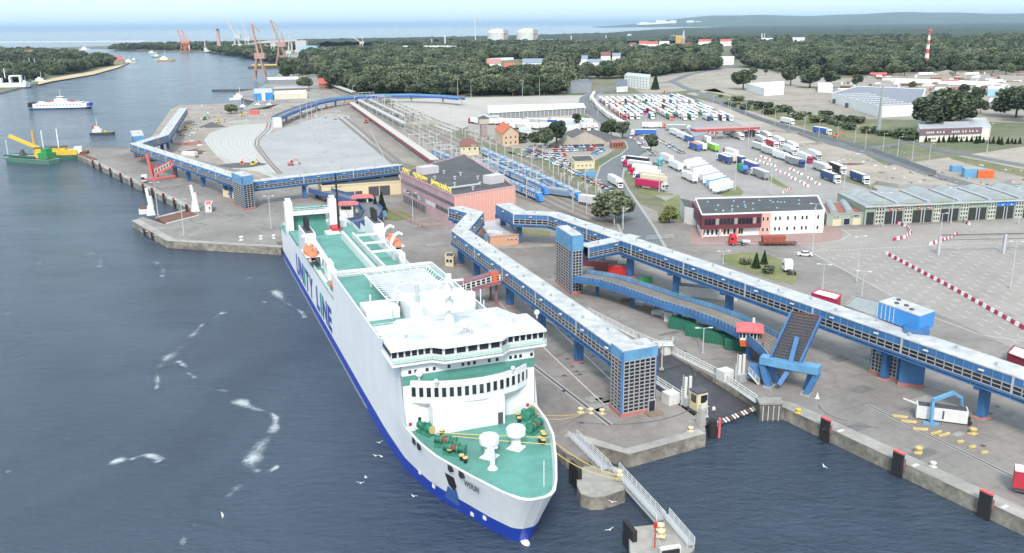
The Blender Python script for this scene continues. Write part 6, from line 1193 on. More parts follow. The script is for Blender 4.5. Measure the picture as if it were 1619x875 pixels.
r, P2, c = building('annex', 'low pale green annexe with red roof and two rounded rooflights', 'annexe', [(1306, 358), (1364, 355), (1352, 336), (1298, 340)], 4.2, palegreen, brick, .3); panes(r, P2[0], P2[1], c, [(0, 2.4, (.28, .82), 3.0)], cream, 'garage_door'); panes(r, P2[0], P2[1], c, [(.1, 2.4, (.55,), 2.4)], glass, 'door'); panes(r, P2[0], P2[1], c, [(2.9, .7, (.25, .8), 2.2)])
for t in (.2, .62):
    m = MB(); p, q = P2[0] + (P2[1] - P2[0]) * t, P2[3] + (P2[2] - P2[3]) * t; m.tube(p + Vector((0, 0, 4.2)), q + Vector((0, 0, 4.2)), 1.5, steelroof, 12); m.build('rounded_rooflight', r)
# pitched houses
def gable(name, label, cat, foot, h, rise, wall, roof, hip=0, over=.5, axis=0, win=((1.2, 1.4),), nwin=3, group=None, chim=0):
    P2 = [at(x, y) for x, y in foot]; o = P2[0].copy(); r = thing(name, label, cat, o, 0, group); P2 = [p - o for p in P2]
    if len(P2) == 3: P2.append(P2[0] + P2[2] - P2[1])
    c = sum(P2, Vector()) / 4; m = MB(); m.prism([p.xy for p in P2], -.1, h, wall)
    if axis: Q = [P2[1], P2[2], P2[3], P2[0]]
    else: Q = P2
    z = Vector((0, 0, h)); e0, e1 = (Q[0] + Q[3]) / 2, (Q[1] + Q[2]) / 2; t0, t1 = e0 + z + Vector((0, 0, rise)), e1 + z + Vector((0, 0, rise))
    if not hip: m.add([Q[0] + z, Q[3] + z, t0], [(0, 1, 2)], wall); m.add([Q[1] + z, Q[2] + z, t1], [(0, 1, 2)], wall)
    m.build('wall', r); m = MB(); ax = (e1 - e0).normalized() * over; T0, T1 = (t0 + (t1 - t0) * hip, t1 - (t1 - t0) * hip) if hip else (t0 - ax, t1 + ax); ex = 1 + over / max(2, (Q[0] - c).length) * 1.2
    K = [c + (q - c) * ex + z - Vector((0, 0, .15)) for q in Q]; up_ = Vector((0, 0, .12))
    m.add(K + [T0, T1] + [k + up_ for k in K] + [T0 + up_, T1 + up_], [(6, 7, 11, 10), (8, 9, 10, 11), (9, 6, 10), (7, 8, 11), (0, 1, 7, 6), (1, 2, 8, 7), (2, 3, 9, 8), (3, 0, 6, 9), (0, 4, 5, 1), (2, 5, 4, 3), (3, 4, 0), (1, 5, 2)] if hip else [(6, 7, 11, 10), (8, 9, 10, 11), (0, 1, 7, 6), (2, 3, 9, 8), (1, 0, 4, 5), (3, 2, 5, 4)], roof); rf = m.build('roof', r)
    for i in range(chim): p = t0.lerp(t1, .3 + .4 * i); m = MB(); m.box((p.x, p.y, p.z - 1), (.8, .8, 2.2), brick); m.build('chimney', rf)
    for zz, hh in win:
        for u, v in ((P2[0], P2[1]), (P2[1], P2[2]), (P2[3], P2[0])):
            panes(r, u, v, c, [(zz, hh, fr(nwin, .2, .8), .9)], None, 'window', None)
    return r, P2, c
gable('railway_house', 'orange tiled house with brick ground floor beside the water tower', 'house', [(795, 232), (820, 229), (808, 221), (783, 223)], 7.5, 4.2, mat('sand_render', (.62, .45, .32), .8, .1), terracotta, over=.6, axis=1, win=((1.2, 1.3), (4.4, 1.3)), nwin=3, chim=1)
gable('signal_house', 'square cream house with brown hipped roof among the catenary poles', 'house', [(728, 247), (757, 246), (752, 238), (727, 239)], 5.4, 3.4, cream, mat('brown_tiles', (.20, .09, .07), .85, .3, 2), hip=.42, win=((3.2, 1.2),), nwin=3)
r, P2, c = building('water_tower', 'slim grey water tower with stepped head and pyramid roof', 'water tower', [(762, 222), (771, 221), (768, 217)], 9.5, mat('old_render', (.38, .31, .28), .85, .25), None, 0); m = MB(); m.box((c.x, c.y, 9.5), (6.4, 6.4, 3.6), mat('old_render2', (.44, .38, .33), .85, .2), .2); m.build('tank_room', r); m = MB(); m.box((c.x, c.y, 13.1), (7, 7, 1.6), dkgrey, .2, top=(1, 1)); m.build('cap', r); panes(r, P2[0], P2[1], c, [(1.5, 1.4, (.5,), .9), (7.5, 1, (.5,), .7)], None)
r, P2, c = building('garage', 'small yellow building with dark roof and four little windows by the access road', 'small building', [(908, 268), (940, 267), (933, 258), (901, 259)], 3.8, cream, roofdark, .25); panes(r, P2[0], P2[1], c, [(1.5, .7, (.2, .4, .6, .8), .9)])
gable('gatehouse', 'red brick gatehouse with flat roof at the bend of the access road', 'gatehouse', [(967, 236), (987, 234), (983, 229), (964, 231)], 3.4, .5, brick, mat('rust_roof', (.25, .13, .11), .8, .2), over=.5, nwin=4)
m = MB(); p = at(934, 279); m.box((0, 0, 0), (4.6, 2.6, 2.6), ltblue); o = m.build('site_container', label='bright blue container on the grass beside the car row', cat='container'); o.location = p
# long canopies and sheds of the gravel lot
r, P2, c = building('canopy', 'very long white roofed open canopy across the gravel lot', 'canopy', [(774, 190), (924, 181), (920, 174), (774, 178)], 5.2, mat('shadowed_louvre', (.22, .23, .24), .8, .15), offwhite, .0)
for q in c,: m = MB(); m.prism([(c + (p - c) * 1.03).xy for p in P2], 5.2, 5.6, white); m.build('roof_slab', r)
m = MB()
for i in range(24): p = P2[0].lerp(P2[1], i / 23); m.box((p.x, p.y - .3, 0), (.3, .3, 5.2), offwhite)
m.build('columns', r)
building('shed', 'low grey shed at the left end of the white canopy', 'shed', [(757, 195), (790, 193), (788, 187)], 3.6, grey, midgrey, .1)
building('shed', 'white flat shed behind the trees of the car park', 'shed', [(822, 217), (840, 216), (838, 211)], 4, offwhite, midgrey, .2)
building('shed', 'long pale shed behind the gravel heaps', 'shed', [(885, 208), (918, 206), (918, 199), (885, 200)], 4.4, offwhite, midgrey, .2)
# red canopy of the checkpoint
r = thing('checkpoint_canopy', 'long red checkpoint canopy across the lorry lanes', 'canopy', at(1100, 222)); O = Vector(r.location); p, q = at(1096, 206, Z + 6) - O, at(1196, 202, Z + 6) - O; m = MB(); m.beam(p, q, 9, 1.5, mat('canopy_red', (.38, .07, .07), .6, .15)); m.beam(p + Vector((0, 0, .8)), q + Vector((0, 0, .8)), 9.2, .15, mat('canopy_top', (.45, .25, .24), .7, .15)); m.build('roof', r)
for i in range(7): s = p.lerp(q, (i + .5) / 7); m = MB(); m.box((s.x, s.y, 0), (.6, .6, 5.4), midgrey); m.build('column', r)
building('checkpoint_office', 'grey checkpoint office under the left end of the red canopy', 'office', [(1098, 230), (1118, 224), (1108, 210), (1085, 216)], 5.2, mat('grey_panels', (.36, .35, .36), .7, .1), mat('blue_grey_roof', (.22, .26, .33), .6, .1), .2)
# sheds and offices on the right
r, P2, c = building('purple_office', 'purple and cream two storey office with window rows behind small conifers', 'office building', [(1453, 225), (1564, 221), (1556, 205), (1450, 208)], 7.4, mat('ivory', (.66, .63, .56), .7, .06), midgrey, .3); a, b = P2[0], P2[1]; d = (b - a).normalized(); nn = Vector((d.y, -d.x, 0)); m = MB(); nn = nn if (a - c).dot(nn) > 0 else -nn; m.prism([(a - d * .4 + nn * .4).xy, (b - d * 6 + nn * .4).xy, (b - d * 6).xy, (a - d * .4).xy], 3.9, 7.8, mat('dusty_purple', (.17, .11, .13), .7, .15)); m.build('purple_storey', r)
panes(r, a + nn * .42, b + nn * .42, c, [(5, 1.1, [.09, .12, .15, .18, .24, .28, .33, .45, .48, .51, .54, .6, .64, .7, .74, .8], .9)], offwhite, 'window', None); panes(r, a, b, c, [(1.2, 1.1, [.13, .16, .19, .22, .28, .33, .45, .48, .51, .54, .57, .63, .67, .78, .81, .84, .87], .9)], dkgrey, 'window', None); m = MB(); m.box((c.x, c.y, 7.4), (16, 6, 1.5), grey); m.build('roof_plant', r)
r, P2, c = building('skylight_hall', 'large white industrial hall with rows of skylights on its grey roof', 'industrial hall', [(1388, 186), (1314, 162), (1355, 150), (1462, 155), (1452, 183)], 8.2, white, mat('hall_roof', (.20, .21, .24), .7, .15), .3)
a, b, b2 = P2[0], P2[1], P2[4] - P2[0]; bb = P2[2] - P2[1]
for i in range(7):
    for j in range(9): p = a + (b - a) * (.08 + .13 * i) + b2 * (.06 + .1 * j); m = MB(); m.box((p.x, p.y, 8.22), (2.2, 3.0, .35), offwhite, .1); m.build('skylight', r)
for t in (.1, .4): m = MB(); p = b + (a - b) * t; m.box((p.x, p.y, 0), (1, 5, 4), dkgrey, math.atan2((a - b).y, (a - b).x)); m.build('loading_door', r)
building('white_shed', 'low white flat shed left of the three trees on the storage field', 'shed', [(1208, 152), (1239, 150), (1239, 139), (1180, 143)], 7, white, offwhite, .3); building('small_white_shed', 'small white shed with a low gable on the sandy ground', 'shed', [(1293, 146), (1316, 147), (1314, 141)], 6.2, white, offwhite, .4)
building('blue_shed', 'light blue shed beyond the tall narrow trees', 'shed', [(1561, 152), (1587, 152), (1585, 146)], 6, mat('shed_blue', (.28, .46, .56), .6, .1), offwhite, .2)
building('petrol_station', 'flat roofed filling station behind the purple office', 'filling station', [(1560, 172), (1600, 176), (1619, 166), (1565, 164)], 5, mat('grey_panels', (.36, .35, .36)), offwhite, .3)
building('grey_house_block', 'grey apartment block in scaffolding left of the lorry queue', 'apartment block', [(897, 148), (935, 147), (930, 141), (897, 142)], 11, mat('scaffold_grey', (.25, .27, .30), .8, .5, 1), mat('slate', (.13, .14, .17), .8, .2), .3)
gable('slate_villa', 'white villa with steep dark slate roof at the head of the lorry park', 'villa', [(975, 146), (992, 145), (990, 141)], 6, 5, white, mat('slate', (.13, .14, .17)), win=((2, 1.4),), nwin=2, chim=1)
r, P2, c = building('white_apartments', 'white four storey apartment block at the head of the lorry park', 'apartment block', [(1026, 142), (987, 137), (992, 132), (1028, 136)], 12.5, white, midgrey, .4); panes(r, P2[0], P2[1], c, [(z, 1.5, fr(8, .1, .92), 1.2) for z in (1.2, 4.2, 7.2, 10)], None, 'window', None)
r, P2, c = building('storage_hall', 'big white peaked storage hall beside the crane quay', 'storage hall', [(478, 96), (503, 101), (541, 89), (514, 85)], 5, offwhite, offwhite, 0); m = MB(); q = [p + Vector((0, 0, 5)) for p in P2]; t0, t1 = (q[0] + q[1]) / 2 + Vector((0, 0, 15)), (q[2] + q[3]) / 2 + Vector((0, 0, 15)); m.add(q + [t0, t1], [(0, 1, 4), (1, 2, 5, 4), (2, 3, 5), (3, 0, 4, 5)], offwhite); m.build('pitched_roof', r)
gable('harbour_house', 'red roofed brick harbour house at the end of the railway yard', 'house', [(505, 142), (522, 140), (516, 133), (502, 135)], 6, 4.5, mat('rose_wall', (.60, .38, .32), .8, .1), mat('red_roof', (.50, .10, .07), .7, .2), over=.6, nwin=3)
r, P2, c = building('marina_office', 'bright blue and white office on the marina quay', 'office', [(403, 160), (432, 158), (430, 150), (402, 151)], 7, mat('marina_blue', (.05, .28, .65), .5, .05), midgrey, .2); m = MB(); a = P2[0].lerp(P2[1], .42); m.box((a.x, a.y - .2, 0), (6, .5, 7.2), white, -.06); m.build('white_bay', r); panes(r, P2[0], P2[1], c, [(4, 1.4, (.1, .42, .8), 1.2), (1.2, 1.4, (.1, .42), 1.2)])
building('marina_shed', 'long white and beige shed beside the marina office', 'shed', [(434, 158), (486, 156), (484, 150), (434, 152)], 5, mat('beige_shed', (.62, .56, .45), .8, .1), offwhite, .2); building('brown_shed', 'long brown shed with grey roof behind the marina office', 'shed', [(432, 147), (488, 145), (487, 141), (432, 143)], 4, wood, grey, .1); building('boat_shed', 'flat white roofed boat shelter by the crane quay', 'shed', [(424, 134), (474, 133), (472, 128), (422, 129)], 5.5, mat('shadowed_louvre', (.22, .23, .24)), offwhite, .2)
# far tanks, halls, town
def tank(x, y, R_, h, lab):
    p = at(x, y); r = thing('gas_tank', lab, 'gas tank', p, 0, 'gas storage tanks'); m = MB(); m.lathe((0, 0, 0), [(R_, 0), (R_, h), (R_ * .85, h + R_ * .16), (R_ * .5, h + R_ * .3), (.5, h + R_ * .36)], mat('tank_white', (.56, .56, .54), .7, .06, .02), 40); m.build('shell', r, False); m = MB(); m.box((R_ * .75, -R_ * .55, 0), (R_ * .5, R_ * .35, h * 1.2), mat('tank_frame', (.34, .33, .32), .7, .4, .1), .6)
    for k in range(3): m.box((R_ * .75, -R_ * .57, h * (.3 + .3 * k)), (R_ * .56, R_ * .4, h * .03), midgrey, .6)
    for k in (-1, 1): m.beam((R_ * .75 + k * 4, -R_ * .55, 0), (R_ * .75 + k * 4, -R_ * .55, h * 1.35), 1.0, 1.0, midgrey)
    m.build('stair_tower', r)
tank(787, 70.5, 38, 44, 'left one of two huge white gas tanks beyond the wood'); tank(833, 70.5, 38, 44, 'right one of two huge white gas tanks beyond the wood'); building('plant', 'low white plant building right of the gas tanks', 'plant', [(856, 69), (875, 69), (874, 67)], 12, white, offwhite, 0); 
building('long_shed', 'very long white shed in front of the gas tanks', 'shed', [(636, 82), (722, 78), (722, 74.5), (636, 78)], 10, white, offwhite, 0); building('blue_plant', 'pale blue plant buildings right of the long white shed', 'plant', [(700, 76), (748, 75), (748, 72), (702, 73)], 13, mat('pale_blue', (.30, .46, .58), .7, .1), grey, 0); building('white_strip', 'thin white roof strip in the wood above the villas', 'shed', [(765, 97), (812, 95), (812, 94)], 4, white, white, 0)
T_ = [(770, 115, 792, 9, 5, 0, 'rose roofed white villa half hidden in the wood'), (798, 118, 814, 7, 4, 3, 'pink villa below the wood edge'), (826, 112, 862, 8, 4, 2, 'long white villa with blue grey roof in the wood'), (913, 105, 929, 8, 4, 2, 'small white villa among trees, left of the pair'), (928, 111, 951, 8, 3, 2, 'white villa with solar panels on its roof'), (950, 99, 965, 8, 5, 4, 'brown roofed house above the solar villa'), (968, 98, 981, 7, 4, 2, 'grey roofed house right of the brown one'), (884, 110, 894, 6, 4, 1, 'tiny white cottage in the trees'), (790, 124, 806, 6, 4, 4, 'grey roofed cottage at the edge of the gravel lot'), (800, 128, 814, 6, 4, 3, 'pink cottage at the edge of the gravel lot'),
    (995, 79, 1006, 8, 5, 4, 'leftmost house of the town with brown roof'), (1010, 77, 1024, 9, 5, 3, 'red roofed town house left of the church'), (1022, 78, 1040, 9, 5, 3, 'wide red roofed block in the town'), (1042, 77, 1058, 9, 4, 1, 'white block left of the church'), (1068, 72, 1078, 18, 2, 5, 'orange block beside the church'), (1104, 73, 1124, 9, 4, 3, 'red roofed terrace right of the church'), (1138, 73, 1158, 9, 4, 3, 'second red roofed terrace right of the church'), (1204, 69, 1222, 9, 2, 1, 'white house far beyond the wood, left'), (1252, 69, 1272, 9, 3, 1, 'white house far beyond the wood, right'), (1136, 103, 1160, 7, 2, 1, 'white shed where the far road meets the wood'), (712, 108, 726, 5, 4, 4, 'brown roof glimpsed in the middle of the wood'), (1060, 62, 1074, 8, 2, 1, 'white roof far behind the church'), (992, 61, 998, 12, 1, 1, 'small white tower in the far wood'),
    (503, 143, 0, 0, 0, 0, '')]
RC = [mat('rose_roof', (.42, .20, .17), .8, .2), offwhite, mat('bluegrey_roof', (.22, .26, .33), .7, .2), mat('red_roof', (.50, .10, .07)), mat('brown_tiles', (.20, .09, .07)), mat('ochre', (.60, .34, .12), .8, .1)]
for x0, y, x1, h, rs, rc, lab in T_:
    if not x1: continue
    gable('village_house', lab, 'house', [(x0, y), (x1, y - .3), (x1 - .5, y - (x1 - x0) * .09 - .6)], h * 1.5, rs * 1.3, mat('ochre', (.60, .34, .12)) if rc == 5 else (mat('pink_house', (.62, .40, .40), .8, .1) if 'pink' in lab else white), RC[rc], nwin=3, win=((h * .4, 1.8),))
p = at(1084, 75); r = thing('church', 'church with slender grey spire rising from the far town', 'church', p); m = MB(); m.box((8, 0, 0), (26, 12, 14), brick); m.box((-8, 0, 0), (9, 9, 26), mat('spire_stone', (.35, .28, .24), .8, .2)); m.build('nave', r); m = MB(); m.box((-8, 0, 26), (9, 9, 26), grey, 0, top=(.3, .3)); m.build('spire', r)
# ================================================================ lorries, cars, trains
COL = dict(white=(.74, .74, .73), silver=(.48, .49, .50), grey=(.27, .28, .30), black=(.03, .03, .035), blue=(.04, .12, .38), navy=(.03, .07, .20), lightblue=(.14, .38, .66), red=(.50, .03, .04), darkred=(.20, .03, .05), crimson=(.42, .02, .09), orange=(.70, .16, .05), green=(.05, .28, .10), lime=(.22, .50, .05), teal=(.08, .45, .45), beige=(.62, .54, .40), purple=(.08, .07, .30), yellow=(.65, .48, .08))
def lorry_proto(name='lorry', near=True, cab=True, trailer=True, curved=False):
    r = thing(name, '', 'lorry' if cab else 'trailer'); L = 13.6
    if trailer:
        m = MB(); m.box((-1.9, 0, 1.15), (L, 2.55, 2.85), tarp); t = m.build('trailer', r); m = MB(); m.box((-1.9, 0, 4.0), (L - .1, 2.5, .06), white); m.build('trailer_roof', t)
        if near:
            m = MB(); m.box((-1.9 - L / 2 - .03, 0, 1.3), (.06, 2.4, 2.6), tarp); m.box((-1.9 - L / 2 - .07, 0, 1.3), (.05, .08, 2.6), grey); m.build('rear_door', t)
    m = MB(); m.box((-1.5 if cab else -2.2, 0, .75), (15 if cab else 12.5, 1.0, .38), dkgrey) if trailer else m.box((4.8, 0, .75), (5.6, 1.0, .38), dkgrey)
    if trailer: m.box((-8.5, 0, .5), (.15, 2.4, .35), grey)
    for s in (-1, 1) if trailer else (): m.box((-2.4, s * 1.2, .6), (4.5, .06, .5), grey)
    if not near:
        for x in ((-7.2, -5.9, -4.6) + ((3.2, 6.6) if cab else ())): m.box((x, 0, 0), (.95, 2.45, .95), black)
    m.build('chassis', r)
    if near:
        wm = MB(); wm.tube((0, -.17, 0), (0, .17, 0), .5, black, 12); wm.tube((0, -.18, 0), (0, .18, 0), .24, grey, 8); me = wm.mesh('wheel')
        for x in (((-7.2, -5.9, -4.6) if trailer else ()) + ((3.2, 6.6) if cab else ())):
            for s in (-1, 1): o = bpy.data.objects.new('wheel', me); C.objects.link(o); o.parent = r; o.location = (x, s * 1.05, .5)
    if cab:
        m = MB(); m.box((6.65, 0, .85), (2.3, 2.45, 2.0), paint); m.box((6.6, 0, 2.85), (2.15, 2.4, .9), paint, top=(1.5, 2.2)); m.box((7.84, 0, .35), (.12, 2.4, .6), paint); c = m.build('cab', r)
        m = MB(); m.box((7.82, 0, 1.95), (.05, 2.15, .85), glass); 
        for s in (-1, 1): m.box((7.0, s * 1.235, 1.95), (.9, .04, .75), glass)
        m.build('windscreen', c)
        if near: m = MB(); m.box((7.84, 0, .95), (.04, 1.6, .6), dkgrey); m.build('grille', c)
    return r
def paint_tree(o, t, c, roof='white'):
    for ch in o.children:
        k = ch.name.split('.')[0]; ch.color = tuple(COL[c] if k == 'cab' else COL[t]) + (1,)
        for g in ch.children: g.color = ch.color
        if k == 'trailer' and roof != 'white':
            for g in ch.children:
                if g.name.startswith('trailer_roof'): g.data = g.data.copy(); g.data.materials[0] = mat(roof + '_roof', COL[roof], .6, .1)
PR = dict(near=lorry_proto(), far=lorry_proto(near=False), trailer=lorry_proto('semi_trailer', True, False), tractor=lorry_proto('tractor_unit', True, True, False)); used = {k: False for k in PR}
def lorry(kind, p, h, t, c, label, group, roof='white', z=None, sc=1):
    o = PR[kind] if not used[kind] else copy_tree(PR[kind]); used[kind] = True; d = Vector((math.cos(rad(h)), math.sin(rad(h)), 0)); o.location = Vector((p[0], p[1], H0 + .03)); o.rotation_euler = (0, 0, rad(h)); o['label'] = label; o['group'] = group; o.scale = (sc,) * 3
    paint_tree(o, t, c, roof); return o
tc = random.choices; rr = random.Random(11)
pal = ['white'] * 9 + ['silver', 'silver', 'grey', 'blue', 'navy', 'red', 'darkred', 'green', 'beige', 'lightblue', 'orange']; cabs = ['white'] * 11 + ['red', 'blue', 'silver', 'crimson', 'green', 'orange', 'navy']
lanes_x = [87 + 5.3 * i for i in range(6)] + [121 + 5.3 * i for i in range(9)]
for li, lx in enumerate(lanes_x):
    y = (690 if li < 6 else 682 - (lx - 120) * .28) + rr.uniform(0, 4); k = 0; top = 850 + (lx - 87) * .35
    while y < top:
        if rr.random() < .88 and not (786 < y < 802):
            t, c = rr.choice(pal), rr.choice(cabs); lorry('far', (lx + (y - 680) * (-.008) + rr.uniform(-.3, .3), y + 4, 0), -90 + rr.uniform(-1.2, 1.2), t, c, '%s lorry with %s cab, %s from the front in the %s queue lane' % (t, c, nth(k), nth(li)), 'lorries waiting in the queue lanes', sc=1.08); k += 1
        y += 19.0 + rr.uniform(0, 1.6)
cv = [at(*p) for p in ((939, 152), (935, 159), (944, 172), (957, 184), (972, 194), (986, 202))]; d = 0; k = 0
segs = [(cv[i + 1] - cv[i]).length for i in range(5)]; tot = sum(segs)
while d < tot:
    e = d; i = 0
    while e > segs[i]: e -= segs[i]; i += 1
    p = cv[i].lerp(cv[i + 1], e / segs[i]); v = cv[i + 1] - cv[i]; lorry('far', p, math.degrees(math.atan2(v.y, v.x)), rr.choice(['white', 'white', 'beige', 'silver', 'green']), 'white', 'lorry in the curved outer lane left of the queue, %s from the far end' % nth(k), 'lorries in the curved outer lane'); d += 17.8; k += 1
Q = 'lorries ahead of the checkpoint'
for px, py, h, t, c, lab, *ro in ((1201, 238, -80, 'silver', 'white', 'silver lorry, last one of the inner exit lane'), (1217, 245, -80, 'silver', 'white', 'silver lorry with orange top edge, second last in the inner exit lane'), (1236, 253, -80, 'white', 'white', 'all white lorry in the middle of the inner exit lane'), (1257, 262, -80, 'grey', 'navy', 'dark grey lorry with dark cab in the inner exit lane'), (1300, 272, -85, 'silver', 'white', 'grey sided lorry with rounded white top near the end of the exit lanes'), (1313, 287, -85, 'navy', 'white', 'navy lorry with pale orange roof, nearer one of two', 'beige'),
    (1203, 226, -88, 'silver', 'white', 'silver lorry at the back of the middle exit lane'), (1221, 233, -88, 'red', 'white', 'red trailer lorry in the middle exit lane'), (1249, 243, -88, 'white', 'white', 'white lorry behind the one with crimson cab'), (1273, 256, -88, 'white', 'crimson', 'white trailer lorry with crimson cab in the middle exit lane'), (1324, 273, -88, 'black', 'white', 'black sided lorry with white cab in the exit lanes'), (1359, 288, -88, 'navy', 'white', 'navy lorry with pale orange roof, foremost of the exit lanes', 'beige'),
    (1212, 220, -91, 'silver', 'white', 'silver lorry at the back of the outer exit lane'), (1231, 228, -91, 'white', 'white', 'white lorry second from the back of the outer exit lane'), (1253, 237, -91, 'white', 'white', 'white lorry third from the back of the outer exit lane'), (1288, 251, -91, 'white', 'silver', 'white trailer with grey cab, front of the outer exit lane'), (1191, 215, -85, 'darkred', 'white', 'dark red trailer lorry just past the red canopy'), (1152, 214, -85, 'grey', 'green', 'dark lorry with green cab leaving the red canopy'), (1166, 220, -82, 'silver', 'white', 'grey lorry with white cab ahead of the red canopy'), (1173, 213, -85, 'beige', 'white', 'beige roofed lorry under the right part of the red canopy'),
    (1035, 203, -8, 'white', 'orange', 'white trailer with bright orange cab standing across the front of the queue'), (1016, 215, 172, 'blue', 'white', 'blue curtain lorry standing across below the orange cab lorry'), (1073, 207, -8, 'grey', 'white', 'grey curtain lorry with white cab standing across the queue front'), (1066, 214, 98, 'white', 'white', 'white trailer behind the blue one, left of two in line'), (1078, 220, 98, 'white', 'white', 'white trailer parked nose to tail with its twin below the canopy'),
    (1089, 225, 98, 'blue', 'white', 'blue lorry left of the white sided canopy truck'), (1097, 237, 98, 'blue', 'white', 'blue box lorry with orange roof, rear to the camera', 'orange'), (1106, 236, 98, 'white', 'white', 'white box lorry right of the orange roofed one'), (1113, 225, 98, 'white', 'white', 'white lorry beside the checkpoint office'), (1125, 238, 98, 'lime', 'lime', 'bright lime green box lorry'), (1144, 257, 98, 'navy', 'white', 'dark blue sided lorry with pale back doors'), (1152, 255, 98, 'beige', 'white', 'pale beige lorry beside the dark blue one'), (1154, 247, 98, 'white', 'crimson', 'white and crimson lorry behind the pale pair'),
    (1164, 257, 98, 'navy', 'white', 'narrow dark lorry right of the pale pair'), (1185, 268, 98, 'purple', 'white', 'purple blue lorry behind the blue drum'), (1200, 281, 98, 'grey', 'white', 'grey curtain lorry at the end of the mid yard'), (1053, 256, 98, 'white', 'white', 'white box lorry, farthest of three with backs to the camera'), (1067, 268, 98, 'white', 'white', 'white box lorry, middle of three with backs to the camera'), (1089, 286, 98, 'white', 'white', 'white box lorry, nearest of three with backs to the camera'),
    (1003, 260, 133, 'black', 'white', 'black sided lorry, farthest in the slanting row by the road bend'), (1006, 267, 133, 'silver', 'crimson', 'silver trailer with crimson cab in the slanting row'), (1014, 274, 133, 'white', 'crimson', 'white trailer with small crimson cab in the slanting row'), (1019, 280, 133, 'white', 'red', 'white trailer with red and blue cab in the slanting row'), (1024, 286, 133, 'beige', 'white', 'beige roofed trailer with white cab in the slanting row', 'beige'), (1028, 291, 133, 'beige', 'navy', 'orange roofed trailer with navy cab in the slanting row', 'beige'), (1031, 300, -46, 'crimson', 'silver', 'crimson curtain lorry with silver cab, nearest in the slanting row', 'crimson'),
    (973, 294, -80, 'white', 'white', 'white box lorry driving down the access road'), (945, 327, -40, 'silver', 'white', 'long white roofed lorry parked beside the railway behind the round tree'), (1245, 196, -78, 'white', 'white', 'white coach like lorry on the bypass'), (1300, 212, -72, 'blue', 'white', 'blue sided lorry on the bypass')):
    lorry('near' if py > 205 else 'far', at(px, py), h, t, c, lab, Q, *ro)
for i in range(10):
    t = i / 9; lorry('trailer', at(1092 + 47 * t, 264 + 40 * t) + Vector((2.2, 1, 0)), 48, ('white', 'white', 'silver', 'white', 'white', 'silver', 'white', 'lightblue', 'white', 'white')[i], 'white', 'white roofed semi trailer in the slanting trailer row, %s from the back' % nth(i), 'semi trailers parked in a slanting row')
for i in range(13): lorry('far', at(752 + i * 14.2, 196 + (i % 3) * .6), 128, rr.choice(['white', 'white', 'white', 'blue', 'silver', 'lightblue']), rr.choice(['white', 'white', 'yellow', 'crimson']), 'lorry in the front row below the white canopy, %s from the left' % nth(i), 'lorries below the white canopy')
for i in range(11): lorry('far', at(800 + i * 12.5, 204), 128, rr.choice(['white', 'white', 'silver']), rr.choice(['white', 'red', 'white']), 'lorry in the second row behind the orange roofed house, %s from the left' % nth(i), 'lorries behind the orange roofed house')
for i, x in enumerate((930, 941)): lorry('far', at(x, 206), -90, 'white', 'white', 'white lorry facing the camera right of the lone slender tree, %s' % ('left' if i == 0 else 'right'), 'lorries below the white canopy')
lorry('tractor', at(1258, 440), 94, 'white', 'white', 'white tractor unit parked by the traffic island lawn', 'tractor units'); lorry('tractor', at(1030, 260), -60, 'white', 'teal', 'teal tractor unit at the far end of the slanting row', 'tractor units')
k = lorry('tractor', at(1190, 388), 178, 'white', 'red', 'bright red tractor unit pulling a rusty skip trailer before the office', 'tractor units'); m = MB(); m.box((2.2, 0, 1.1), (2.4, 1.6, .5), white); m.build('tank', k)
k = thing('skip_trailer', 'rusty red skip on a low trailer behind the red tractor unit', 'trailer', at(1222, 388)); m = MB(); m.box((0, 0, 1.2), (7, 2.4, 2.0), mat('skip_red', (.30, .07, .05), .8, .3), -.03, top=(7.6, 2.5)); 
for i in range(9): m.box((-3.3 + i * .82, -1.25, 1.3), (.12, .1, 1.8), brick)
m.build('skip', k); m = MB(); m.box((1.5, 0, .7), (12, 2.3, .4), rust, -.03); m.build('chassis', k)
for i in range(5): m = MB(); m.tube((-2 + i * 1.5, -1.1, .45), (-2 + i * 1.5, 1.1, .45), .45, black, 10); m.build('wheel_axle', k)
k = thing('truck_mixer', 'green lorry carrying a big blue drum in the middle of the yard', 'lorry', at(1174, 274), rad(100)); m = MB(); m.box((-1, 0, .8), (10, 2.3, .4), dkgrey); m.build('chassis', k); m = MB(); m.box((3.2, 0, 1), (2.6, 2.4, 3.2), green); m.build('cab', k); m = MB(); m.tube((-1.8, -1.2, 2.6), (-1.8, 1.2, 2.6), 1.5, mat('drum_blue', (.05, .2, .6), .4, .1), 18); m.build('drum', k)
k = thing('curtain_trailer', 'red curtain trailer with white roof cut by the right edge of the photo', 'trailer', at(1676, 790), rad(-27)); m = MB(); m.box((0, 0, 1.1), (13, 2.55, 2.8), mat('curtain_red', (.42, .03, .05), .5, .12)); m.box((0, 0, 3.9), (13, 2.5, .08), white); m.build('trailer_box', k); m = MB(); m.box((0, 0, .5), (12.6, 2.2, .6), dkgrey); m.build('chassis', k)
building('red_container_block', 'dark red block with pale roof by the right edge behind the long footbridge', 'container', [(1590, 578), (1660, 606), (1670, 593)], 2.8, mat('wine_red', (.22, .02, .04), .6, .15), offwhite, .1)
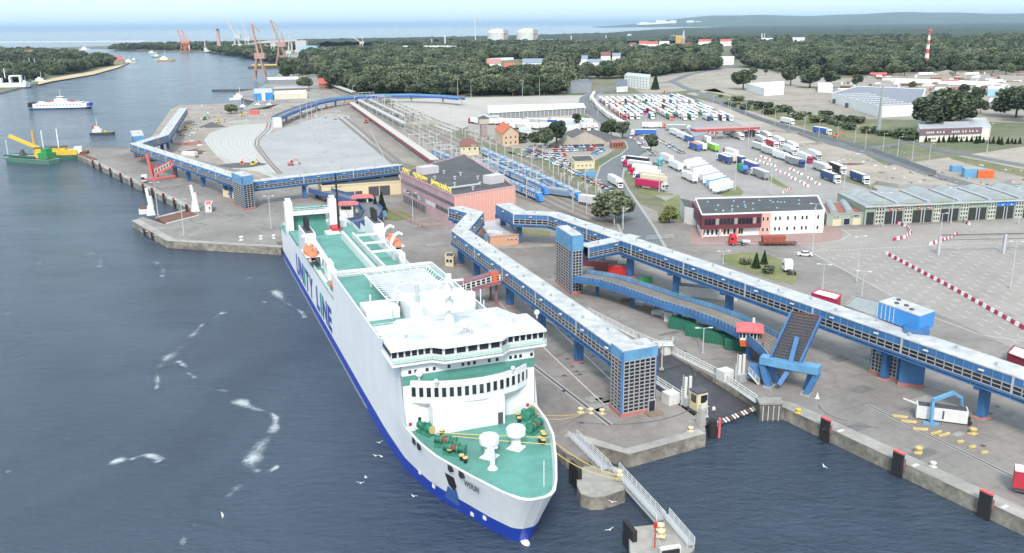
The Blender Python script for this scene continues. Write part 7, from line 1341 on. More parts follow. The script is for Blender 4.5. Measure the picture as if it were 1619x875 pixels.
# cars
def car_proto():
    r = thing('car', '', 'car'); m = MB(); m.box((0, 0, .32), (4.3, 1.75, .55), paint, top=(4.2, 1.7)); m.box((-.15, 0, .87), (2.5, 1.6, .5), glass, top=(1.7, 1.3)); b = m.build('body', r); m = MB(); m.box((-.15, 0, 1.36), (1.65, 1.28, .05), paint); m.build('roof', b)
    w = MB(); w.tube((0, -.1, 0), (0, .1, 0), .32, black, 8); me = w.mesh('wheel')
    for x in (-1.35, 1.35):
        for s in (-.8, .8): o = bpy.data.objects.new('wheel', me); C.objects.link(o); o.parent = r; o.location = (x, s, .32)
    return r
CP = car_proto(); cu = [False]; cpal = ['white'] * 5 + ['silver'] * 5 + ['grey', 'grey', 'grey', 'black', 'navy', 'lightblue', 'red', 'darkred', 'beige']
def car(p, h, c, lab, grp='parked cars of the port'):
    o = CP if not cu[0] else copy_tree(CP); cu[0] = True; o.location = (p[0], p[1], H0 + .03); o.rotation_euler = (0, 0, rad(h)); o['label'] = lab; o['group'] = grp; o.scale = (1.05,) * 3
    for b in o.children:
        b.color = tuple(COL[c]) + (1,)
        for g in b.children: g.color = b.color
def carrow(a, b, n, h, where, skip=.06, fixed={}):
    a, b = at(*a), at(*b)
    for i in range(n):
        if rr.random() < skip: continue
        c = fixed.get(i) or rr.choice(cpal); car(a.lerp(b, i / max(1, n - 1)) + Vector((rr.uniform(-.3, .3), rr.uniform(-.3, .3), 0)), h + rr.uniform(-3, 3) + (180 if rr.random() < .3 else 0), c, '%s car %s, %s from its far end' % (c, where, nth(i)))
carrow((877, 240), (942, 238), 12, -80, 'in the front row below the gravel heaps', .0, {0: 'red', 10: 'red', 11: 'white', 9: 'red'}); carrow((880, 234), (940, 233), 11, -80, 'in the back row below the gravel heaps')
carrow((833, 238), (905, 272), 20, -15, 'in the long column beside the railway, upper part'); carrow((906, 273), (968, 303), 16, -15, 'in the long column beside the railway, lower part'); carrow((846, 239), (880, 256), 9, -15, 'in the second column beside the railway'); carrow((868, 246), (892, 247), 6, -70, 'in the loose group by the yellow building'); carrow((882, 251), (900, 262), 5, 60, 'beside the wall of the yellow building'); carrow((826, 246), (845, 252), 4, -10, 'nearest the rails of the sidings')
carrow((1007, 221), (1033, 247), 13, -10, 'in the row left of the yard tree'); carrow((1046, 224), (1078, 243), 14, -10, 'in the row right of the yard tree'); carrow((940, 244), (952, 238), 5, -40, 'near the brick gatehouse')
car(at(1272, 405), 170, 'white', 'white car driving beside the plaza kerb'); car(at(1161, 321), 175, 'silver', 'silver car behind the roof of the maroon office'); car(at(1184, 320), 175, 'grey', 'grey car behind the roof of the maroon office')
for i in range(14): c = rr.choice(cpal); car(at(612 + i * 4.5, 182 + rr.uniform(-5, 6)), rr.uniform(0, 180), c, '%s car on the gravel near the railway curve, %s from the left' % (c, nth(i)))
# trains
def train(a, b, n, lab):
    a, b = at(*a), at(*b); v = b - a; L = v.length / n; r = thing('train', lab, 'train', a, math.atan2(v.y, v.x), 'blue electric trains in the sidings')
    for i in range(n):
        x0 = i * L + .4; last = i == n - 1; m = MB(); m.box((x0 + L / 2 - .4, 0, .9), (L - .8, 2.8, 2.6), bluetrain if i % 2 else ltblue, top=(L - .8, 2.7)); m.box((x0 + L / 2, 0, 3.5), (L - 1.2, 2.2, .35), midgrey)
        for k in range(3): m.box((x0 + L * (.2 + .3 * k), 0, 3.85), (3, 1.6, .35), grey if k % 2 else ltblue)
        m.box((x0 + L / 2, 0, .3), (L * .8, 2.2, .6), dkgrey)
        if last: m.add([(x0 + L - .8, -1.4, .5), (x0 + L - .8, 1.4, .5), (x0 + L - .8, 1.35, 3.5), (x0 + L - .8, -1.35, 3.5), (x0 + L + 2, -.9, .5), (x0 + L + 2, .9, .5), (x0 + L + 1, .8, 2.4), (x0 + L + 1, -.8, 2.4)], [(4, 5, 6, 7), (0, 4, 7, 3), (1, 2, 6, 5), (3, 7, 6, 2)], bluetrain)
        cch = m.build('coach', r); m = MB()
        for s in (-1, 1):
            m.box((x0 + L / 2, s * 1.4, 1.5), (L * .86, .03, 1.3), white)
            for k in range(int(L / 2)): m.box((x0 + 1.6 + k * 2, s * 1.425, 1.9), (1.1, .03, .8), glass if k % 5 != 2 else bluetrain)
        m.build('window_band', cch)
    return r
train((686, 247), (760, 280), 3, 'blue train nearest the terminal roof, farther half'); train((764, 280), (853, 319), 4, 'blue train nearest the terminal, curved nose by the posts'); train((768, 262), (862, 308), 4, 'blue train in the middle siding'); train((760, 243), (915, 318), 7, 'longest blue train beside the car column, nose towards the camera')
# the low flat wagon next to it
k = thing('works_train', 'grey blue roof equipment wagon ending beside the blue trains', 'train', at(868, 308), math.atan2(-70, 45) + .25); m = MB(); m.box((4, 0, .8), (16, 2.8, 1.9), mat('steel_blue', (.18, .25, .38), .6, .2)); m.build('wagon_body', k); m = MB(); m.box((4, 0, 2.7), (14, 2.2, .7), grey); m.build('roof_gear', k)
# ================================================================ tracks, masts, heaps, barriers, far port, boats
mb = MB(); railm = mat('rail_steel', (.13, .10, .085), .6, .2); sl = mat('sleepers', (.20, .17, .145), .9, .2)
def track(pts, z=H0 + .05):
    pp = [tuple(at(x, y, z)) for x, y in pts]; road(mb, pp, 2.5, z, sl)
    for off in (-.75, .75):
        L, R = strip([(p[0], p[1]) for p in pp], abs(off) * 2); E = L if off > 0 else R; road(mb, [(q[0], q[1], z) for q in E], .16, z + .08, railm)
for k in range(7): track([(524 + k * 6, 143), (566 + k * 8, 163 - k), (640 + k * 9, 205 - k * 2.2), (705 + k * 11, 240 - k * 3.5), (790 + k * 10, 283 - k * 4), (880 + k * 9, 328 - k * 4), (960 + k * 8, 362 - k * 4)])
track([(700, 262), (800, 305), (853, 322), (930, 352)]); track([(545, 185), (600, 230), (640, 262)]); track([(535, 186), (590, 232), (628, 264)])
structure('railway_track', mb)
mb = MB(); pr_ = mat('pale_track_strip', (.45, .43, .40), .8, .1); dr = mat('brown_track_strip', (.20, .14, .11), .8, .2)
for k in range(7):
    s = [(375 + k * 8, 199 - k * .7), (349 + k * 12, 208 - k * .6), (326 + k * 13, 220 + k * .2), (328 + k * 12.5, 228 + k * .3), (345 + k * 13, 247 + k * 1.5), (372 + k * 11.5, 268 + k * 1.2)]
    for o in (0, 5.2): road(mb, [tuple(at(x + o, y, H0 + .09)) for x, y in s], 1.0, H0 + .09, dr if k == 6 else pr_)
structure('slab_track', mb)
mb = MB()
for pts in ([(473, 190), (520, 262)], [(585, 205), (608, 250)]): road(mb, [tuple(at(x, y, H0 + .1)) for x, y in pts], .5, H0 + .1, grey)
structure('apron_joint', mb)
for i, (x, y) in enumerate(((476, 191), (487, 202), (495, 214), (504, 227), (513, 241), (525, 258), (539, 268))): lamp(x, y, 26, 'tall thin mast on the pale apron, %s from the far end' % nth(i), 'tall masts on the pale apron')
for x, y, h, lab in ((714, 238, 26, 'tallest lattice mast above the signal house'), (724, 158, 22, 'lamp mast at the end of the curved overpass'), (745, 160, 20, 'lamp mast on the gravel lot'), (853, 152, 20, 'lamp mast at the far edge of the gravel lot'), (826, 157, 18, 'second lamp mast at the far edge of the gravel lot')): lamp(x, y, h, lab, 'masts by the gravel lot')
# catenary
mastm = mat('mast_grey', (.46, .46, .45), .7, .1)
def catenary(p, w, lab, ang, h=8.5):
    r = thing('catenary_portal' if w else 'catenary_mast', lab, 'catenary mast', p, ang, 'railway catenary masts'); m = MB()
    for s in ((-1, 1) if w else (0,)):
        if s == 1: m.build('post', r); m = MB()
        m.box((s * w / 2, 0, 0), (.3, .3, h), mastm)
    if not w: m.beam((0, 0, h - .8), (2.6, 0, h - .4), .14, .14, offwhite); m.beam((0, 0, h - 1.9), (2.4, 0, h - .5), .09, .09, offwhite)
    m.build('post', r)
    if w: m = MB(); m.beam((-w / 2, 0, h - .4), (w / 2, 0, h - .4), .25, .35, mastm); m.build('cross_beam', r)
i = 0
for k, (a, b, n, w) in enumerate((((560, 165), (700, 240), 15, 0), ((585, 160), (760, 235), 16, 0), ((572, 157), (690, 200), 12, 12), ((640, 182), (735, 222), 9, 14), ((700, 250), (790, 286), 7, 0), ((745, 232), (900, 292), 11, 0), ((730, 262), (870, 318), 5, 13), ((880, 300), (990, 352), 7, 0), ((510, 120), (570, 150), 10, 12), ((530, 118), (590, 146), 8, 0), ((835, 248), (955, 318), 7, 0), ((740, 255), (860, 305), 8, 0), ((900, 330), (1000, 368), 5, 0), ((655, 235), (720, 265), 5, 9))):
    A, B = at(*a), at(*b)
    for j in range(n): catenary(A.lerp(B, (j + .5) / n) + Vector((random.uniform(-1, 1), random.uniform(-2, 2), 0)), w, 'pale catenary %s, %s from the far end of its %s line' % ('portal' if w else 'mast', nth(j), nth(k)), .45, random.uniform(7.5, 10))
# platform canopies
def platform(a, b, w, fas, lab, n=16):
    a, b = at(*a), at(*b); v = b - a; r = thing('platform_canopy', lab, 'platform canopy', a, math.atan2(v.y, v.x)); L = v.length; m = MB(); m.box((L / 2, 0, -.02), (L, w, .9), concrete); m.build('platform', r); m = MB(); m.box((L / 2, 0, 4.2), (L, w * .9, .3), mat('old_pale_roof', (.46, .43, .40), .8, .2)); rf = m.build('roof', r); m = MB(); m.box((L / 2, -w * .48, 3.2), (L, .25, 1.2), fas); m.build('fascia', rf)
    for i in range(n): m = MB(); m.box((L * (i + .5) / n, 0, .8), (.35, .35, 3.5), offwhite); m.build('column', r)
platform((556, 170), (688, 266), 5.5, mat('train_red', (.34, .04, .05), .6, .2), 'very long narrow platform canopy with dark red side beside the pale apron'); platform((563, 163), (640, 205), 4, concrete, 'pale platform canopy left of the railway masts', 10); platform((520, 137), (560, 152), 5, offwhite, 'far platform canopy beyond the overpass', 6); platform((575, 160), (640, 193), 2.5, concrete, 'thin platform canopy in the middle of the tracks', 8)
# curved blue overpass
pts = [at(x, y, Z + 6.5) for x, y in ((437, 187), (452, 180), (475, 171), (500, 163), (530, 157), (565, 153.5), (600, 151.5), (650, 151), (700, 153), (730, 156))]; O = pts[0].copy(); O.z = Z; r = thing('overpass', 'blue railed overpass curving across the railway yard', 'bridge', O); m = MB(); pp = [p - O for p in pts]; L, R = strip([(p.x, p.y) for p in pp], 7); road(m, [tuple(p) for p in pp], 7, 6.5, asphalt); m.build('deck', r)
for E, nm in ((L, 'girder'), (R, 'girder')):
    m = MB()
    for a, b in zip(E[:-1], E[1:]): m.beam((a[0], a[1], 5.9), (b[0], b[1], 5.9), .4, 1.7, mat('deep_blue', (.04, .10, .38), .6, .15)); m.beam((a[0], a[1], 7.4), (b[0], b[1], 7.4), .15, .9, ltblue)
    m.build(nm, r)
for p in pp[1::1]: m = MB(); m.box((p.x, p.y, 0), (1.2, 3, 5.6), concrete); m.build('pier', r)
m = MB(); m.box((0, 0, 0), (6, 9, 6.6), offwhite, .4); m.build('abutment', r)
# old curved ramp behind the stern
pts = [at(x, y, Z + 3.6) for x, y in ((500, 300), (530, 308), (556, 314), (580, 322), (590, 333), (584, 346), (560, 352), (520, 356))]; O = pts[0].copy(); O.z = Z; r = thing('road_ramp', 'old blue curved road ramp with parapets behind the ferry stern', 'road ramp', O); pp = [p - O for p in pts]; L, R = strip([(p.x, p.y) for p in pp], 7); m = MB(); road(m, [tuple(p) for p in pp], 7, 3.6, asphalt2); road(m, [tuple(p) for p in pp], 7, 2.9, blue); m.build('carriageway', r)
for E in (L, R):
    m = MB()
    for a, b in zip(E[:-1], E[1:]): m.beam((a[0], a[1], 3.7), (b[0], b[1], 3.7), .3, 1.9, mat('dusty_blue', (.06, .11, .26), .7, .2))
    m.build('parapet', r)
for p in pp[::2]: m = MB(); m.box((p.x, p.y, 0), (1, 3, 3), blue); m.build('pier', r)
for x, y, lab in ((550, 345, 'red roofed control hut inside the curved ramp behind the ferry'), (574, 333, 'red slanting roof beside the old curved ramp')):
    k = thing('control_hut', lab, 'hut', at(x, y)); m = MB(); m.box((0, 0, 0), (5, 4, 5.5), offwhite); m.build('hut_wall', k); m = MB(); m.box((0, 0, 5.5), (8.5, 6, .8), pinkred, .2, top=(5, 3)); m.build('roof', k); m = MB(); m.box((0, -2.02, 3.6), (4, .05, 1.3), glass); m.build('window', k)
m = MB(); m.box((0, 0, 0), (.3, .3, 3), offwhite); m.box((0, -.2, 1.6), (2.2, .2, 2.2), ltblue); o = m.build('sign_board', label='small blue direction sign on the lawn left of the pink terminal', cat='sign'); o.location = at(607, 349); o2 = o.copy(); C.objects.link(o2); o2.location = at(771, 387); o2['label'] = 'small blue sign beside the tan kiosk'
# heaps
def heap(x, y, R_, h, mt, lab, sx=1):
    n, k = 22, 7; vs = []; r_ = random.Random(int(x))
    for j in range(k + 1):
        for i in range(n): t = 2 * PI * i / n; q = 1 - j / k; w = 1 + .12 * math.sin(3 * t + x) + r_.uniform(-.05, .05); vs.append((math.cos(t) * R_ * q * w * sx, math.sin(t) * R_ * q * w, h * (1 - q) ** .85 + r_.uniform(-.1, .1)))
    m = MB(); m.add(vs, [(j * n + i, j * n + (i + 1) % n, (j + 1) * n + (i + 1) % n, (j + 1) * n + i) for j in range(k) for i in range(n)], mt); o = m.build('gravel_heap', label=lab, cat='heap', group='heaps of gravel and earth'); o.location = at(x, y); return o
bg_ = mat('brown_gravel', (.30, .255, .21), .95, .25, 1, bump=.5)
for a in ((897, 229, 8, 5.5, bg_, 'smaller brown gravel heap beside the car park trees', 1.2), (925, 228, 11, 7.5, bg_, 'larger brown gravel heap beside the car park', 1.2), (912, 218, 10, 6, darkgravel, 'dark grey gravel heap behind the brown ones, left', 1.5), (938, 222, 13, 7, darkgravel, 'largest dark gravel heap behind the brown ones', 1.3), (335, 201, 7, 3.6, darkgravel, 'dark earth heap beside the curved slab tracks', 1.3), (322, 206, 5, 2, gravel, 'low grey heap left of the dark earth heap', 1.3), (383, 262, 9, 1.6, darkgravel, 'flat dark spoil under the orange excavator', 1.4), (672, 196, 9, 3.5, sandm, 'sand heap left of the tall lattice mast', 1.6),
    (1497, 118, 14, 6, sandm, 'big pale sand heap right of the striped mast', 1.6), (1525, 119, 10, 4, gravel, 'grey heap right of the big sand heap', 1.5), (400, 193, 12, 1.6, concrete, 'long pale spoil bank beside the pale apron', 2), (300, 228, 6, 1.2, brick, 'brick rubble heap on the construction ground', 1.6), (305, 240, 5, 1.0, rust, 'reddish rubble heap nearer the pier footbridge', 1.6), (1345, 260, 3, .6, rust, 'patch of dug brown earth on the sandy site', 2.5)): heap(*a)
# debris scatter on the construction ground
dm = MB(); r_ = random.Random(5)
for i in range(420):
    x, y = r_.uniform(262, 560), r_.uniform(166, 285); p = at(x, y)
    if (prj(p)[0] > 410 and 195 < y < 280 and x < 600) or (320 < x < 430 and 195 < y < 275): continue
    if x < 262 + (285 - y) * .3 or y > 240 + (x - 240) * .19: continue
    dm.box((p.x, p.y, Z), (r_.uniform(.4, 4), r_.uniform(.4, 1.5), r_.uniform(.15, 1.1)), r_.choice([rust, brick, offwhite, grey, concrete, wood, dkgrey, offwhite]), r_.uniform(0, 3))
o = dm.build('building_rubble', kind='stuff')
dm = MB()
for i in range(260):
    x = r_.uniform(1235, 1619); y = r_.uniform(228, 300); p = at(x, y)
    if y > 240 + (x - 1240) * .3 or y < 216 + (x - 1240) * .1 or (x > 1440 and y < 262): continue
    dm.box((p.x, p.y, Z), (r_.uniform(.3, 2.5), r_.uniform(.3, 1.2), r_.uniform(.1, .6)), r_.choice([rust, offwhite, grey, concrete, wood, sandm, sandm]), r_.uniform(0, 3))
dm.build('building_rubble', kind='stuff')
# machines
def excavator(x, y, col, lab, rz=.5):
    k = thing('excavator', lab, 'excavator', at(x, y), rz, 'excavators on the sites'); k.scale = (.72,) * 3; m = MB(); m.box((0, -1.1, 0), (4, .6, .9), dkgrey); m.box((0, 1.1, 0), (4, .6, .9), dkgrey); m.build('tracks', k); m = MB(); m.box((-.5, 0, 1), (3.4, 2.7, 1.3), col); m.box((.6, .7, 2.1), (1.5, 1.2, 1.5), glass); m.build('body', k); m = MB(); m.beam((1, 0, 1.6), (4, 0, 5), .5, .6, col); m.beam((4, 0, 5), (6.5, 0, 2), .4, .5, col); m.box((6.5, 0, 1), (1, 1.2, 1), dkgrey); m.build('arm', k)
for a in ((384, 263, orange, 'orange excavator at the end of the slab tracks', 1.8), (401, 263, yellow, 'yellow excavator at the end of the slab tracks', 1.2), (345, 195, yellow, 'yellow digger behind the dark earth heap', .4), (382, 184, yellow, 'pale yellow digger by the marina bush', 0), (324, 190, green, 'green machine on the construction ground', 1.0), (292, 206, yellow, 'yellow digger beside the pier footbridge', .3), (308, 198, grey, 'grey machine beside the pier footbridge', 2), (517, 172, orange, 'small red crane machine under the overpass', 2), (544, 163, yellow, 'yellow machine under the overpass', 0), (1322, 218, orange, 'orange digger in the sandy cutting', 0), (1050, 148, orange, 'orange loader at the head of the lorry park', 0), (460, 262, pinkred, 'red machine on the pale apron', 0), (579, 195, orange, 'orange machine beside the long platform canopy', 1)): excavator(*a)
# containers and boxes
def box_thing(name, x, y, d, rz, mt, lab, top=None, grp='containers of the port'):
    k = thing(name, lab, 'container', at(x, y), rz, grp); m = MB(); m.box((0, 0, 0), d, mt); 
    for i in range(int(d[0] / 1.2)): m.box((-d[0] / 2 + .6 + i * 1.2, -d[1] / 2 - .03, .1), (.12, .06, d[2] - .2), mt)
    m.build('container_body', k)
    if top: m = MB(); m.box((0, 0, d[2]), (d[0] * .98, d[1] * .98, .08), top); m.build('lid', k)
    return k
RW = -.47
for x, y, d, rz, mt, lab, *t in ((938, 420, (6.5, 3, 2.6), -.35, maroon, 'dark red container at the far end of the row by the square lift tower', mat('rusty_lid', (.22, .13, .12), .9, .3)), (958, 427, (6.5, 3, 2.6), -.35, mat('faded_maroon', (.30, .10, .10), .8, .25), 'faded red container in the middle of the row by the lift tower', mat('rusty_lid', (.22, .13, .12))), (980, 433, (6.5, 3, 2.6), -.35, red, 'bright red container at the near end of the row by the lift tower', mat('rusty_lid', (.22, .13, .12))),
    (1022, 446, (3.2, 1.8, 1.5), -.3, green, 'bright green skip between ramp and longest footbridge', dkgreen), (1064, 470, (3, 1.8, 1.3), -.3, green, 'green skip half hidden by the ramp parapet', dkgreen), (1118, 470, (16, 2.8, 2.8), -.40, offwhite, 'long white container with dark roof behind the road ramp', dkgrey), (1078, 520, (6.1, 2.5, 2.6), -.5, dkgreen, 'dark green container under the ramp, farther one'), (1106, 532, (6.1, 2.5, 2.6), -.5, dkgreen, 'dark green container under the ramp, middle one'), (1134, 542, (6.1, 2.5, 2.6), -.5, dkgreen, 'dark green container under the ramp, third one'), (1164, 552, (5, 2.6, 2.6), -.3, dkgreen, 'green container nearest the control cabin'), (1057, 508, (2, 1.2, 2.4), -.4, offwhite, 'white cabinet under the road ramp'),
    (1511, 271, (5, 3, 2.8), 0, ltblue, 'blue site container left of the blue and orange one'), (1538, 280, (9, 5, 4), -.2, ltblue, 'long blue site container with pale roof', steelroof), (1556, 281, (7, 4.6, 3.6), -.2, orange, 'orange container joined to the long blue one'), (250, 255, (9, 3, 1), -.2, rust, 'low rusty pontoon block beside the pier tower'), (300, 246, (9, 3, 2.2), -.3, offwhite, 'white container row on the construction ground'), (402, 181, (8, 3, 3.4), 0, pinkred, 'red construction frame by the overpass abutment')):
    box_thing('container', x, y, d, rz, mt, lab, t[0] if t else None)
for i, (x, y) in enumerate(((1025, 490), (1040, 497), (1045, 487), (1008, 482), (992, 476), (1055, 501))): m = MB(); m.box((0, 0, 0), (3, 1.6, .8), offwhite if i % 2 else wood); o = m.build('timber_stack', label='low stack of pale slabs under the road ramp, %s of six' % nth(i), cat='stack', group='stacks under the road ramp'); o.location = at(x, y); o.rotation_euler.z = -.5 + i * .1
for i in range(3): m = MB(); m.box((0, 0, 0), (1.4, 1.4, 1.0), yellow); o = m.build('yellow_crate', label='yellow crate at the foot of the square lift tower, %s from the left' % nth(i), cat='crate', group='yellow crates'); o.location = at(926 + i * 6, 452 + i * .5)
# barriers
bp = None
def barrier(p, rz, c, lab, L=2.0):
    m = MB(); m.box((0, 0, 0), (L, .6, .25), c); m.box((0, 0, .25), (L, .4, .75), c, top=(L, .22)); o = m.build('barrier', label=lab, cat='barrier', group='red and white plastic barriers'); o.location = (p[0], p[1], H0 + .03); o.rotation_euler.z = rz
def barrier_line(pts, n, where, L=2.0):
    P_ = [at(*p) for p in pts]; seg = [(b - a).length for a, b in zip(P_[:-1], P_[1:])]; T = sum(seg)
    for i in range(n):
        d = T * (i + .5) / n; j = 0
        while d > seg[j]: d -= seg[j]; j += 1
        v = P_[j + 1] - P_[j]; barrier(P_[j] + v * (d / seg[j]), math.atan2(v.y, v.x), (white, mat('barrier_red', (.45, .03, .08), .6, .1))[i % 2], '%s barrier %s, %s from its far end' % ('red' if i % 2 else 'white', where, nth(i)), L)
barrier_line([(1401, 403), (1500, 455), (1619, 522)], 40, 'in the long diagonal line across the plaza'); barrier_line([(1412, 352), (1434, 360), (1440, 370), (1430, 377), (1412, 381)], 20, 'in the curved line before the customs hall', 1.6); barrier_line([(1470, 388), (1490, 382), (1513, 372)], 14, 'in the short slanting line on the plaza', 1.6); barrier_line([(1143, 320), (1200, 320)], 14, 'behind the office roof', 2.6); barrier_line([(1520, 350), (1532, 356)], 5, 'at the middle lane of the customs hall'); barrier_line([(1238, 306), (1250, 300)], 8, 'at the corner of the lorry yard', 1.4); barrier_line([(996, 219), (1040, 221)], 10, 'below the blue curtain lorry', 2.4); barrier_line([(1108, 210), (1135, 212)], 8, 'under the red canopy', 2.4); barrier_line([(1456, 303), (1500, 300)], 14, 'behind the customs hall', 2)
for i, (x, y) in enumerate(((1204, 249), (1212, 252), (1196, 254), (1208, 259), (1220, 262), (1228, 271), (1242, 276), (1250, 269), (1252, 283), (1266, 289), (1278, 283), (1290, 291), (1272, 294), (1262, 275))):
    for j in range(3): barrier(at(x + j * 2.6, y + j * 1.0), -.5, (white, mat('barrier_red', (.45, .03, .08)))[j % 2 if i % 2 else 0 if j != 1 else 1], 'barrier in the %s small group on the lorry yard, %s of three' % (nth(i), nth(j)), 1.1)
# fences and walls
def fence(name, pts, h, mt, lab, solid=True, cat='fence', z=Z):
    P_ = [at(*p) for p in pts]; O = P_[0].copy(); r = thing(name, lab, cat, O); m = MB()
    for a, b in zip(P_[:-1], P_[1:]):
        a, b = a - O, b - O
        if solid: m.beam(a + Vector((0, 0, h / 2)), b + Vector((0, 0, h / 2)), .2, h, mt)
        else: railing(m, [a, b], h, mt, 2.2, .1, 3)
    m.build('panels', r)
fw_ = mat('grey_fence', (.30, .30, .31), .85, .15, .5)
fence('noise_wall', [(1085, 152), (1130, 163), (1200, 190), (1290, 216), (1380, 240), (1480, 277)], 2.2, fw_, 'long grey wall along the bypass beside the sandy site'); fence('site_fence', [(1375, 300), (1385, 292), (1420, 298), (1560, 300), (1600, 290)], 1.8, fw_, 'grey sheet fence curving behind the customs hall'); fence('garden_fence', [(855, 352), (880, 356), (935, 361)], 1.3, mat('pinkish_fence', (.45, .25, .22), .8, .2), 'low pinkish fence by the footbridge start', False); fence('garden_fence', [(612, 333), (650, 352), (668, 360), (700, 357)], 1.3, mat('pinkish_fence', (.45, .25, .22)), 'low reddish fence below the pink terminal', False); fence('retaining_wall', [(770, 372 + 22), (830, 392), (935, 387)], .9, concrete, 'low concrete wall along the terminal yard', True, 'wall')
fence('gate', [(1022, 381), (1065, 378)], 1.6, midgrey, 'steel gate across the access road', False, 'gate'); fence('cutting_wall', [(1180, 204), (1260, 232), (1300, 228), (1260, 212), (1215, 208)], 1.4, concrete, 'concrete walls of the road cutting', True, 'wall'); fence('heap_wall', [(868, 234), (955, 232)], 1.6, dkgrey, 'low dark wall in front of the gravel heaps', True, 'wall'); fence('gravel_fence', [(430, 168), (395, 175), (360, 178)], 1.0, concrete, 'low quay wall of the marina basin', True, 'wall')
k = thing('sign_gantry', 'long grey sign gantry on posts over the plaza', 'gantry', at(1483, 403)); O = Vector(k.location)
for x, y in ((1483, 403), (1586, 401), (1690, 398)): m = MB(); p = at(x, y) - O; m.box((p.x, p.y, 0), (.7, .7, 6.2), midgrey); m.build('post', k); m = MB(); p, q = at(1483, 403) - O, at(1690, 398) - O; m.beam(p + Vector((0, 0, 6.1)), q + Vector((0, 0, 6.1)), .5, .4, midgrey); m.beam(p + Vector((0, 0, 4.6)), q + Vector((0, 0, 4.6)), .2, .2, midgrey); m.build('cross_beam', k)
building('flat_annexe', 'low grey flat roofed annexe behind the longest footbridge', 'annexe', [(1384, 502), (1335, 484), (1352, 469), (1392, 478)], 4.0, concrete, steelroof, .3, atroof=1); building('red_annexe', 'small red edged flat roof behind the longest footbridge', 'annexe', [(1322, 475), (1283, 464), (1295, 458), (1330, 467)], 3.6, mat('barrier_red', (.45, .03, .08)), offwhite, .2, atroof=1)
# red and white lattice chimney, pylon
p = at(1463, 113); k = thing('lattice_mast', 'tall red and white banded lattice mast at the wood edge', 'mast', p)
for i in range(9): m = MB(); z0 = i * 6.2; w0, w1 = 6 - i * .45, 6 - (i + 1) * .45; m.box((0, 0, z0), (w0 * .8, w0 * .8, 6.2), (pinkred, white)[i % 2], .4, top=(w1 * .8, w1 * .8)); m.build('mast_section', k)
m = MB(); m.box((0, 0, 55.8), (4.5, 4.5, 2), pinkred); m.build('head', k)
k = thing('power_pylon', 'slim grey power pylon on the meadow before the skylight hall', 'pylon', at(1388, 214)); m = MB(); m.box((0, 0, 0), (2.1, 2.1, 31), mat('pylon_grey', (.30, .32, .34), .6, .2), .3, top=(.7, .7)); m.build('tower', k); m = MB()
for z, w in ((19, 6), (24, 5), (28, 4)): m.beam((-w, 0, z), (w, 0, z), .3, .3, grey)
m.build('cross_arm', k)
for i in range(15): x = 1130 + i * 24; lamp(x + random.uniform(-5, 5), 172 + (x - 1130) * .27, 11, 'street lamp along the bypass meadow, %s from the left' % nth(i), 'street lamps along the bypass', 1)
for i in range(12): lamp(945 + i * 19, 200 - abs(i - 5) * 3 + random.uniform(-4, 18), 14, 'lamp mast among the queued lorries, %s from the left' % nth(i), 'lamp masts of the lorry park')
# wind turbine parts on the storage field
for i in range(9):
    m = MB(); m.tube((0, 0, 1.4), (62, 0, 1.2), 1.9, white, 10, .5); o = m.build('turbine_blade', label='white wind turbine blade lying on the storage field, %s from the left' % nth(i), cat='turbine blade', group='turbine blades on the storage field'); o.location = at(1395 + i * 13, 128 + (i % 3) * 1.6 + i * .5); o.rotation_euler.z = -.25
for i in range(6): m = MB(); m.tube((0, 0, 2), (22, 0, 2), 2, white if i % 3 else pinkred, 12); o = m.build('tower_section', label='tower tube on the storage field, %s from the left' % nth(i), cat='tube', group='tower tubes on the storage field'); o.location = at(1375 + i * 38, 120 + (i % 2) * 12); o.rotation_euler.z = .1 * i
dm = MB(); r_ = random.Random(21)
for i in range(150):
    x, y = r_.uniform(1320, 1619), r_.uniform(117, 150)
    if 1340 < x < 1475 and y > 145: continue
    p = at(x, y); dm.box((p.x, p.y, Z), (r_.uniform(2, 16), r_.uniform(1.5, 3), r_.uniform(.8, 3)), r_.choice([rust, offwhite, offwhite, white, grey, brick, wood]), r_.choice((-.2, .1, 1.2)))
dm.build('stored_steel', kind='stuff')
# ---- harbour cranes and lighthouse
def gantry_crane(x, y, s, col, lab, boom=60, dirx=-1):
    p = at(x, y); k = thing('harbour_crane', lab, 'crane', p, 0, 'harbour cranes'); m = MB(); w = 9 * s
    for a in (-1, 1):
        for b in (-1, 1): m.beam((a * w, b * w * .7, 0), (a * w * .35, b * w * .35, 30 * s), 1.8 * s, 1.8 * s, col)
    m.box((0, 0, 12 * s), (w * 1.9, 3 * s, 2.5 * s), col); m.build('portal', k); m = MB(); m.box((2 * s, 0, 30 * s), (15 * s, 8 * s, 8 * s), col); m.build('machine_house', k); m = MB(); c, d = math.cos(rad(boom)), math.sin(rad(boom)); m.beam((0, 0, 34 * s), (dirx * 46 * s * c, 0, (34 + 46 * d) * s), 2.6 * s, 2.6 * s, col); m.beam((dirx * 46 * s * c, 0, (34 + 46 * d) * s), (dirx * 30 * s * c - 9 * s * dirx * d, 0, (28 + 40 * d) * s), 1.5 * s, 1.5 * s, col); m.beam((6 * s, 0, 38 * s), (3 * s, 0, 56 * s), 1.5 * s, 1.5 * s, col); m.beam((3 * s, 0, 56 * s), (dirx * 30 * s * c, 0, (34 + 30 * d) * s), .8 * s, .8 * s, col); m.build('boom', k)
gc = mat('crane_orange', (.62, .20, .10), .7, .1, .1); gp = mat('crane_rust', (.40, .24, .20), .7, .15, .1); gl = mat('crane_pale', (.48, .47, .46), .7, .1, .1)
